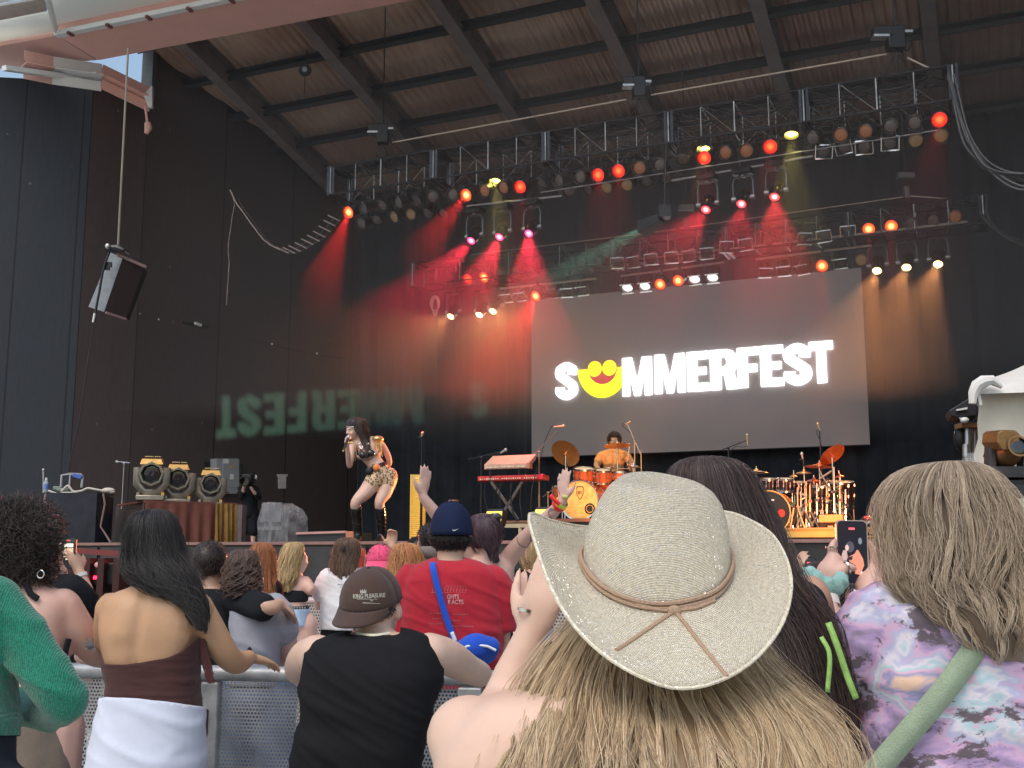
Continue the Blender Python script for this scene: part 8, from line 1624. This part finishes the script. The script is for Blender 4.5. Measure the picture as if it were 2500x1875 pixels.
hair(p, [(1129, 2285, 2320, Y, .05), (1134, 2245, 2360, Y, .15), (1150, 2205, 2395, Y, .21), (1185, 2172, 2430, Y, .25), (1235, 2152, 2462, Y, .28), (1300, 2156, 2485, Y-.01, .29), (1365, 2168, 2495, Y-.03, .27), (1425, 2190, 2492, Y-.06, .23), (1485, 2250, 2498, Y-.09, .18), (1540, 2310, 2512, Y-.11, .14), (1590, 2360, 2520, Y-.12, .09), (1625, 2400, 2515, Y-.12, .05)], H_ash, 6500, .0007, .018, 1.7, .38, 130, (90, 42, .25), .42, seed=61, start=.2, k=30, frizz=.003, shell=.90, fly=.07)
ribbon([(2385, 1560, Y-.135), (2368, 1600, Y-.145), (2310, 1680, Y-.15), (2230, 1775, Y-.15), (2140, 1880, Y-.15), (2080, 1960, Y-.14)], Y, .042, 'bag_strap', cloth('sage_webbing', (.34, .43, .30), scale=20, bump=.5), p, .003)
d2 = Vector((.02, .1, .15)); band('scrunchie_base', W(2011, 1452, Y+.47), d2, .032, .02, pm('mint', (.32, .55, .50), .9), p)
t = Body(); 
for i in range(12): a = i*.5236; c_ = W(2011, 1440, yp-.02)+Vector((.040*math.cos(a), .034*math.sin(a), .012*math.sin(a*2+1)+.02)); t.ell(c_, (.0165, .0165, .022))
t.fin('scrunchie', cloth('mint_velvet', (.30, .52, .48), scale=30), p, .004, 2, (.004, 25, 25, .5))
band('wristband', W(2012, 1474, Y+.44), Vector((-.02, .1, .2)), .0325, .022, pm('pale_band', (.7, .66, .6), .6), p); ribbon([(2018, 1480, Y+.40), (2026, 1500, Y+.40)], Y, .022, 'blue_tag', pm('blue_tag', (.05, .30, .62), .5), p); ribbon([(2020, 1470, Y+.405), (2022, 1480, Y+.405)], Y, .008, 'red_tag', pm('red_tag', (.7, .08, .08), .5), p)
for (u, v, r_, d_) in ((2030, 1336, .0115, (0, 0, 1)), (2068, 1385, .014, (1, 0, .3)), (2133, 1392, .0125, (0, 0, 1)), (2086, 1450, .012, (1, 0, .3))): band('ring', W(u, v, yp-.028 if u == 2068 else yp), Vector(d_), r_, .004, m_chrome, p)
cph = W(2080, 1348, yp); t, L = phone('smartphone', 'large smartphone held in both hands, its screen showing the singer', cph, .0735, .149, Matrix.Rotation(-.02, 4, 'Z') @ Matrix.Rotation(.02, 4, 'Y'), pm('phone_screen_black', (.008, .009, .012), .1, emi=(.03, .035, .05), estr=.3), None, pm('rose_case', (.62, .48, .42), .3, .4))
def simg(pts, cc, es, nm, lift=.0058):
    e = MB(); e.add([L(x, -lift, z) for x, z in pts], [tuple(range(len(pts)))]); e.build('screen_image', pm(nm, tuple(q*.5 for q in cc), .5, emi=cc, estr=es, var=.25, scale=90), t, smooth=False)
simg([(-.008, .052), (.006, .052), (.006, .057), (-.008, .057)], (1, .12, .12), .8, 'rec_mark')
simg(arc(.018, -.047, .0035, .0035, 0, 340, 14), (1, 1, 1), .9, 'shutter_dot'); simg(arc(-.006, .012, .010, .013, 0, 340, 14), (.10, .09, .12), .35, 'scr_hair')
simg(arc(-.013, .010, .0045, .007, 0, 340, 12), (.75, .5, .42), .5, 'scr_face', .0060); simg([(-.026, -.008), (-.022, .004), (-.014, .004), (-.012, -.012), (-.018, -.028), (-.026, -.024)], (.6, .42, .36), .45, 'scr_arm', .0061)
simg([(-.012, -.012), (.004, -.004), (.010, .006), (.014, .004), (.024, -.016), (.026, -.03), (.016, -.052), (.004, -.05), (.006, -.03), (-.008, -.022)], (.75, .28, .18), .5, 'scr_body', .0059); simg([(-.012, -.012), (.0, -.009), (-.002, -.018), (-.012, -.019)], (.05, .04, .06), .2, 'scr_top', .0062)
simg(arc(.018, .026, .0045, .008, 0, 340, 12), (.2, .22, .25), .5, 'scr_small')
# person with pale yellow shirt and second phone
Y = 3.3; p, H, hc = standee('dark haired person in a pale yellow shirt filming at the right', 2010, 1372, Y, 0, [(1468, 1980, 2040, Y, .11), (1480, 1940, 2080, Y, .17), (1500, 1900, 2120, Y, .2), (1600, 1890, 2130, Y, .24), (1750, 1900, 2120, Y, .25)], S_mid, cloth('pale_yellow', (.70, .68, .42)), m_ddn, .92, 0, arms=[[(1925, 1520, Y, .045), (1915, 1560, Y+.2, .04), (1948, 1450, Y+.36, .028)]], hands=[((1950, 1440, Y+.36), (.05, 0, 1), (.9, .2, 0), 1, (.5, .5, .6, .6))])
hair(p, [(1370, 1998, 2024, Y, .04), (1376, 1975, 2046, Y, .15), (1400, 1962, 2058, Y, .21), (1440, 1960, 2060, Y, .22), (1490, 1965, 2055, Y-.04, .16), (1520, 1975, 2045, Y-.06, .08)], H_dbr, 900, .0014, .005, 2, .4, 40, (90, 45, .3), .2, seed=71)
cph = W(1969, 1415, Y+.4); t, L = phone('smartphone', 'dark smartphone lower left of the large one, recording in landscape of people', cph, .071, .145, Matrix.Rotation(.05, 4, 'Z'), m_scr, None, m_black); t['label'] = 'dark smartphone with a silver edge to the lower left of the large one'
simg([(.002, .052), (.018, .052), (.018, .058), (.002, .058)], (1, .15, .15), .8, 'rec_mark')
# partly seen man at the right edge
Y = 2.75; p, H, hc = standee('tall person in a pale sage shirt cut off by the right edge', 2640, 1040, Y, 0, [(1195, 2600, 2680, Y, .12), (1212, 2540, 2740, Y, .18), (1240, 2478, 2800, Y, .22), (1300, 2458, 2825, Y, .25), (1500, 2470, 2815, Y, .26), (1750, 2470, 2810, Y, .27)], S_pink, cloth('pale_sage', (.55, .60, .48)), m_ddn, 1.05, 0)
scalp(p, H, 1.05, H_dbr, 900, .02, 0, 22, .0015, -.07)
ribbon([(2470, 1232, Y-.14), (2485, 1262, Y-.15), (2500, 1310, Y-.15), (2510, 1360, Y-.15)], Y, .03, 'dark_strap', m_blkt, p)
# ================= singer =================
Y = 13.0
p = person('singer bending forward with a microphone in leopard shorts and knee high black boots', 900, Y); 
b = Body(); b.limb([(930, 1168, Y, .135), (924, 1148, Y, .125), (915, 1130, Y, .098), (904, 1112, Y, .115), (895, 1092, Y, .115), (891, 1080, Y, .08)]); b.limb([(862, 1086, Y-.02, .052), (890, 1080, Y, .07), (924, 1076, Y+.02, .055)]); b.limb([(884, 1078, Y, .05), (876, 1066, Y-.03, .045)])
b.limb([(916, 1168, Y-.03, .105), (894, 1200, Y-.09, .09), (869, 1226, Y-.14, .062), (870, 1250, Y-.08, .058), (873, 1285, Y, .045), (874, 1312, Y+.02, .035)]); b.limb([(948, 1166, Y+.02, .11), (940, 1200, Y-.03, .09), (927, 1226, Y-.08, .062), (929, 1250, Y-.02, .058), (931, 1285, Y+.06, .045), (930, 1312, Y+.08, .035)])
b.limb([(861, 1088, Y-.03, .045), (857, 1114, Y-.08, .040), (853, 1137, Y-.12, .034), (850, 1112, Y-.24, .031), (847, 1086, Y-.32, .023)]); b.limb([(925, 1078, Y+.03, .045), (941, 1100, Y+.1, .040), (951, 1128, Y+.16, .034), (942, 1140, Y+.22, .028), (925, 1146, Y+.24, .022)])
H = b.head(W(866, 1049, Y-.05), -128, -12, -8, 1.02); hw = W(847, 1086, Y-.32); b.hand(hw, (-.02, .02, 1), (.6, .5, 0), 1, 1., (1.5, 1.5, 1.5, 1.5), .8)
b.fin('body', skin('stage_skin', (.72, .47, .37)), p, .0085, 5)
def eyes(H, k, par, lip=(.45, .06, .06), openm=.008):
    for x in (-1, 1):
        e = MB(); e.ell(H @ (Vector((x*.03, .083, -.002))*k), .0105*k); e.build('eye', pm('eye_white', (.6, .58, .55), .3), par); e = MB(); e.ell(H @ (Vector((x*.03, .0905, -.002))*k), .0052*k); e.build('pupil', m_black2, par)
        e = MB(); e.tube([H @ (Vector((x*q, .090-.2*abs(q-.03), .018))*k) for q in (.016, .03, .046)], .0035*k, 5); e.build('eyebrow', m_dark, par)
    e = MB(); e.ell(H @ (Vector((0, .098, -.06))*k), (.018*k, .008*k, (openm+.004)*k), H, 12, 8); e.build('lips', pm('lips', lip, .4), par)
    if openm > .01: e = MB(); e.ell(H @ (Vector((0, .103, -.06))*k), (.012*k, .006*k, openm*k), H, 12, 8); e.build('open_mouth', pm('mouth_dark', (.08, .01, .01), .5), par)
eyes(H, 1.02, p, openm=.016)
hair(p, [(1019, 862, 880, Y-.04, .05), (1023, 850, 889, Y-.04, .16), (1034, 844, 896, Y-.04, .24), (1054, 846, 899, Y-.03, .24), (1074, 866, 903, Y-.03, .18), (1092, 878, 905, Y-.08, .13), (1112, 886, 902, Y-.13, .09), (1122, 890, 898, Y-.14, .05)], hairmat('singer_hair', (.01, .006, .006), (.03, .018, .015), (.10, .05, .035)), 1500, .0022, .010, 2, .4, 40, (222, 42, .25), .2, seed=81)
e = MB(); e.tube([H @ (Vector((.088*math.cos(a), .092*math.sin(a), .045))*1.03) for a in np.linspace(.5, 2.64, 12)], .006, 6); e.build('headband', pm('silver_band', (.6, .6, .6), .3, .6), p)
m_bra = pm('black_sequin', (.02, .02, .02), .25, coat=.5); m_gold = pm('gold_sequin', (.7, .48, .2), .3, .7, var=.5, scale=120)
for (u, v) in ((886, 1111), (905, 1106)): e = MB(); e.ell(W(u, v, Y-.125), (.058, .05, .042), Matrix.Rotation(.3, 4, 'Y')); e.build('bra_cup', m_bra, p)
t = Body(); t.limb([(876, 1116, Y-.07, .03), (896, 1119, Y-.105, .03), (920, 1108, Y-.07, .03)]); t.limb([(918, 1110, Y-.04, .03), (928, 1100, Y+.05, .03)]); t.fin('bra_band', pm('silver_brown_band', (.35, .28, .24), .4, .3), p, .009, 2)
for (u, v, r_) in ((862, 1082, .06), (922, 1072, .075)):
    e = MB(); e.ell(W(u, v, Y-.01), (r_, r_*1.1, r_*.55)); e.build('shoulder_pad', m_gold, p); e = MB(); rg = random.Random(int(u))
    for i in range(16): q = W(u+rg.uniform(-9, 12), v+6, Y-.06+rg.uniform(-.04, .05)); e.cyl(q, q+Vector((rg.uniform(-.03, .03), 0, -rg.uniform(.08, .2))), .004, n=4)
    e.build('fringe', m_gold, p)
e = MB(); rg = random.Random(8)
for i in range(26): e.ell(W(rg.uniform(876, 900), rg.uniform(1080, 1096), Y-.12), .008, n=6, m=4)
e.build('necklace', m_chrome, p)
def leo(n, b_):
    tc = n.nodes.new('ShaderNodeTexCoord'); vo = n.nodes.new('ShaderNodeTexVoronoi'); vo.inputs['Scale'].default_value = 36; n.links.new(tc.outputs['Object'], vo.inputs['Vector']); r = n.nodes.new('ShaderNodeValToRGB'); r.color_ramp.interpolation = 'CONSTANT'
    e_ = r.color_ramp.elements; e_[0].color = (.42, .22, .10, 1); e_[1].position = .26; e_[1].color = (.03, .015, .01, 1); q = r.color_ramp.elements.new(.46); q.color = (.66, .46, .28, 1); n.links.new(vo.outputs['Distance'], r.inputs[0]); n.links.new(r.outputs[0], b_.inputs['Base Color']); b_.inputs['Roughness'].default_value = .5
t = Body(); t.limb([(930, 1168, Y, .14), (925, 1150, Y, .132), (920, 1142, Y, .115)]); t.limb([(918, 1166, Y-.03, .112), (908, 1181, Y-.06, .106)]); t.limb([(948, 1164, Y+.02, .118), (945, 1180, Y, .112)]); t.fin('leopard_shorts', gm('leopard_print', leo), p, .009, 3)
e = MB(); M_, _ = frame(W(924, 1150, Y), W(916, 1130, Y)); e.lathe([(.13, .02), (.127, .05), (.12, .07)], M_, 20, caps=False); e.build('belt', pm('dark_belt', (.04, .015, .015), .4), p)
e = MB(); e.ell(W(901, 1150, Y-.13), (.045, .02, .05)); e.build('transmitter', m_black, p); e = MB(); e.ell(W(919, 1141, Y-.15), (.045, .02, .04)); e.build('belt_bag', pm('orange_pouch', (.8, .25, .08), .5), p)
for q_ in (((869, 1243, Y-.1, .068), (871, 1262, Y-.05, .062), (873, 1290, Y+.0, .05), (874, 1310, Y+.02, .044), (871, 1317, Y-.04, .042), (864, 1326, Y-.16, .036)), ((928, 1243, Y-.04, .068), (930, 1262, Y+.0, .062), (931, 1290, Y+.06, .05), (930, 1310, Y+.08, .044), (926, 1317, Y+.02, .042), (917, 1326, Y-.1, .036))):
    t = Body(); t.limb(q_); t.ell(V(q_[3])-Vector((0, -.05, .06)), (.02, .02, .05)); t.fin('boot', pm('black_leather', (.014, .013, .014), .2, coat=.4), p, .009, 2, (.006, 4, 16, .5))
mt = thing('microphone', 'handheld wireless microphone at the singer\'s mouth', 'microphone', W(847, 1080, Y-.36)); a_, c_ = W(839, 1099, Y-.36), W(850, 1071, Y-.35)
e = MB(); e.tube([a_, c_], [.013, .018], 8); e.build('handle', m_dark, mt); e = MB(); e.ell(c_+(c_-a_)*.12, .027); e.build('grille', m_alu, mt); e = MB(); e.cyl(a_, a_-(c_-a_)*.12, .011, n=6); e.build('antenna', m_gold, mt)
# ================= drummer =================
Y = W(1, 1, 1).y*0+WS(1498, 1120, K1+1.3).y; p = person('curly haired drummer in an amber lit mustard shirt seated behind the wooden kit', 1498, Y)
b = Body(); b.limb([(1499, 1178, Y, .17), (1498, 1150, Y, .16), (1497, 1120, Y, .17), (1497, 1108, Y, .12)]); b.limb([(1470, 1112, Y, .06), (1498, 1106, Y, .08), (1526, 1111, Y, .06)]); b.limb([(1498, 1106, Y, .055), (1500, 1092, Y-.02, .05)]); b.limb([(1466, 1114, Y, .055), (1456, 1136, Y-.1, .045), (1470, 1150, Y-.3, .036), (1492, 1143, Y-.42, .028)]); b.limb([(1530, 1114, Y, .055), (1543, 1136, Y-.1, .045), (1540, 1146, Y-.28, .036), (1532, 1128, Y-.36, .026)])
for s_ in (-1, 1): b.limb([(1499+s_*10, 1180, Y, .1), (1499+s_*24, 1186, Y-.45, .08), (1499+s_*24, 1225, Y-.42, .05), (1499+s_*24, 1258, Y-.35, .04)])
H = b.head(W(1500, 1077, Y-.03), 186, -6, 0, 1.02); h1 = W(1492, 1143, Y-.42); b.hand(h1, (.2, -.3, .1), (0, -.2, -1), 1, 1., (1.4, 1.4, 1.4, 1.4)); h2 = W(1532, 1128, Y-.36); b.hand(h2, (-.05, -.1, 1), (-.3, -1, 0), 1, 1., (1.4, 1.4, 1.4, 1.4)); b.fin('body', skin('amber_lit_skin', (.55, .29, .15)), p, .010, 4)
t = Body(); t.limb([(1499, 1176, Y, .18), (1498, 1150, Y, .17), (1497, 1120, Y, .18), (1497, 1110, Y, .13)]); t.limb([(1470, 1112, Y, .072), (1498, 1107, Y, .09), (1526, 1111, Y, .072)]); t.limb([(1466, 1114, Y, .068), (1459, 1130, Y-.06, .066)]); t.limb([(1530, 1114, Y, .068), (1540, 1130, Y-.06, .066)]); t.fin('shirt', cloth('amber_lit_shirt', (.58, .28, .09)), p, .012, 3, (.01, 3, 9, .5))  # orange stage light put into the skin and shirt colours
eyes(H, 1.02, p, (.4, .12, .08), .004); scalp(p, H, 1.02, hairmat('drummer_hair', (.03, .012, .006), (.08, .035, .02), (.2, .09, .05)), 2200, .045, .010, 91, .003, -.05, .045, down=.05)
e = MB(); e.cyl(h2+Vector((0, -.02, -.05)), h2+Vector((.03, -.08, .3)), .008, n=6); tag(e.build('drumstick', m_cream), 'drumstick raised in the drummer\'s left hand', 'drumstick'); e = MB(); e.cyl(h1+Vector((-.1, .0, .0)), h1+Vector((.28, -.12, -.02)), .008, n=6); tag(e.build('drumstick', m_cream), 'drumstick lying level over the snare drum', 'drumstick')
t = thing('drum_stool', 'round black drum stool under the drummer', 'stool', W(1499, 1250, Y)); e = MB(); e.cyl(W(1499, 1192, Y), W(1499, 1186, Y), .17, n=18); e.build('seat', m_black, t); e = MB(); q = W(1499, 1192, Y); e.cyl(q, (q.x, q.y, RIS1), .02); e.build('post', m_chrome, t)
# ================= camera operator =================
Y = 23.2; p = person('camera operator in black shorts and cap filming from the side of the stage', 607, Y)
b = Body(); b.limb([(609, 1248, Y, .15), (610, 1225, Y, .15), (610, 1200, Y, .16), (610, 1192, Y, .1)]); b.limb([(594, 1196, Y, .06), (610, 1190, Y, .08), (626, 1196, Y, .06)]); b.limb([(612, 1190, Y, .05), (614, 1180, Y, .05)]); b.limb([(592, 1198, Y, .05), (590, 1214, Y-.1, .045), (594, 1196, Y-.3, .035), (597, 1180, Y-.4, .03)]); b.limb([(628, 1198, Y, .05), (632, 1214, Y-.1, .045), (622, 1204, Y-.3, .035), (612, 1190, Y-.4, .03)])
for (u0, u1) in ((601, 589), (617, 618)): b.limb([(u0, 1252, Y, .09), ((u0+u1)/2, 1292, Y, .07), (u1, 1315, Y, .052), (u1, 1334, Y, .04)]); b.ell(W(u1, 1339, Y-.08), (.045, .13, .045))
H = b.head(W(616, 1166, Y), 200, 0, 0, 1.02); b.fin('body', S_pink, p, .012, 4)
t = Body(); t.limb([(609, 1252, Y, .165), (610, 1225, Y, .165), (610, 1200, Y, .17), (610, 1194, Y, .12)]); t.limb([(594, 1196, Y, .075), (610, 1192, Y, .09), (626, 1196, Y, .075)]); t.limb([(592, 1198, Y, .066), (590, 1214, Y-.1, .06), (593, 1200, Y-.25, .05)]); t.limb([(628, 1198, Y, .066), (632, 1214, Y-.1, .06), (624, 1206, Y-.26, .05)]); t.fin('jacket', m_blkt, p, .014, 3, (.008, 3, 8, .5))
t = Body()
for (u0, u1) in ((601, 593), (617, 619)): t.limb([(u0, 1248, Y, .13), ((u0+u1)/2, 1275, Y, .12), (u1, 1298, Y, .11)])
t.fin('shorts', m_blkt, p, .014, 3); scalp(p, H, 1.02, H_blk, 300, .01, 0, 5, .003); cap(p, H, 1.05, m_blkt, 1, bl=.05)
e = MB(); e.tube([H @ Vector((.1*math.cos(a), 0, .09*math.sin(a)+.0)) for a in np.linspace(0, 3.14, 10)], .01, 6); e.ell(H @ Vector((-.095, 0, -.01)), (.02, .035, .035)); e.ell(H @ Vector((.095, 0, -.01)), (.02, .035, .035)); e.build('headphones', m_white, p)
for (u, v, dy) in ((585, 1334, 0), ): pass
t = thing('video_camera', 'black shoulder video camera with a large round lens', 'camera', W(603, 1172, Y-.4)); e = MB(); e.box(W(606, 1170, Y-.25), (.2, .34, .2)); e.box(W(606, 1160, Y-.2), (.06, .3, .04)); e.build('camera_body', m_black, t, bev=.02); e = MB(); c_ = W(600, 1174, Y-.42); e.lathe([(.08, -.05), (.1, .1), (.11, .16), (.09, .16), (.085, .1)], Matrix.Translation(c_) @ Matrix.Rotation(math.radians(97), 4, 'X'), 18, caps=False); e.build('lens_hood', m_dark, t); e = MB(); e.lathe([(.001, .08), (.086, .09)], Matrix.Translation(c_) @ Matrix.Rotation(math.radians(97), 4, 'X'), 18, caps=False); e.build('lens_glass', pm('dark_glass', (0, 0, 0)), t)
# ---- added unseen fixtures lighting the performers and the front row ----
def added_floor_par(x, ys, z, tgt, en, col, ang, lab):
    c = S(x, ys, z); t = thing('added_floor_par', lab, 'stage light', c); d_ = (Vector(tgt)-c).normalized(); M_, _ = frame(c-d_*.22, c); e = MB(); e.lathe([(.06, 0), (.09, .05), (.1, .22), (.105, .24)], M_, 16, caps=False); e.build('can', m_canm, t, solid=.004)
    e = MB(); e.box((c.x, c.y, z-.14), (.2, .2, .03)); e.build('base', m_black, t); spot('light_source', c+d_*.04, tgt, en, col, ang, .6, .08, t)
added_floor_par(-3.4, 12.2, 1.9, WS(1480, 1150, K1+.4), 420, (1, .40, .10), 26, 'added floor par can hidden behind the cowboy hat aimed at the wooden drum kit')
added_floor_par(-1.2, 12.4, 1.9, WS(1985, 1200, K2+.1), 300, (1, .26, .10), 24, 'added floor par can low at the right aimed at the second drum kit')
added_floor_par(sx(1102, 1345, 10.3), 10.3, 1.84, W(860, 1380, 8.2), 260, (1, .20, .07), 80, 'added red floor par can at the stage edge aimed at the front row')
added_floor_par(sx(372, 1345, 10.2), 10.2, 1.84, W(500, 1400, 7.), 220, (1, .10, .06), 90, 'added red floor par can at the left of the stage edge aimed at the crowd')
added_floor_par(-4.6, 14.3, 1.9, W(912, 1150, 13.0), 520, (1, .36, .13), 22, 'added floor par can low at centre stage aimed at the singer')
# ================= stage smoke =================
sm = MB(); sm.prism([S(-14.6, 15.2, 4.2), S(7.0, 15.2, 4.2), S(7.0, 26.6, 4.2), S(-13.2, 26.6, 4.2)], (0, 0, 7.6))
m = bpy.data.materials.new('smoke'); m.use_nodes = True; n = m.node_tree; n.nodes.remove(n.nodes['Principled BSDF'])
v = n.nodes.new('ShaderNodeVolumePrincipled'); v.inputs['Color'].default_value = (.9, .9, .93, 1); v.inputs['Density'].default_value = .034; v.inputs['Anisotropy'].default_value = .45
n.links.new(v.outputs[0], n.nodes['Material Output'].inputs['Volume'])
so_ = sm.build('stage_smoke', m, smooth=False); so_['kind'] = 'stuff'; so_.display_type = 'WIRE'
so_['label'] = 'thin smoke hanging over the stage and lit by the beams'
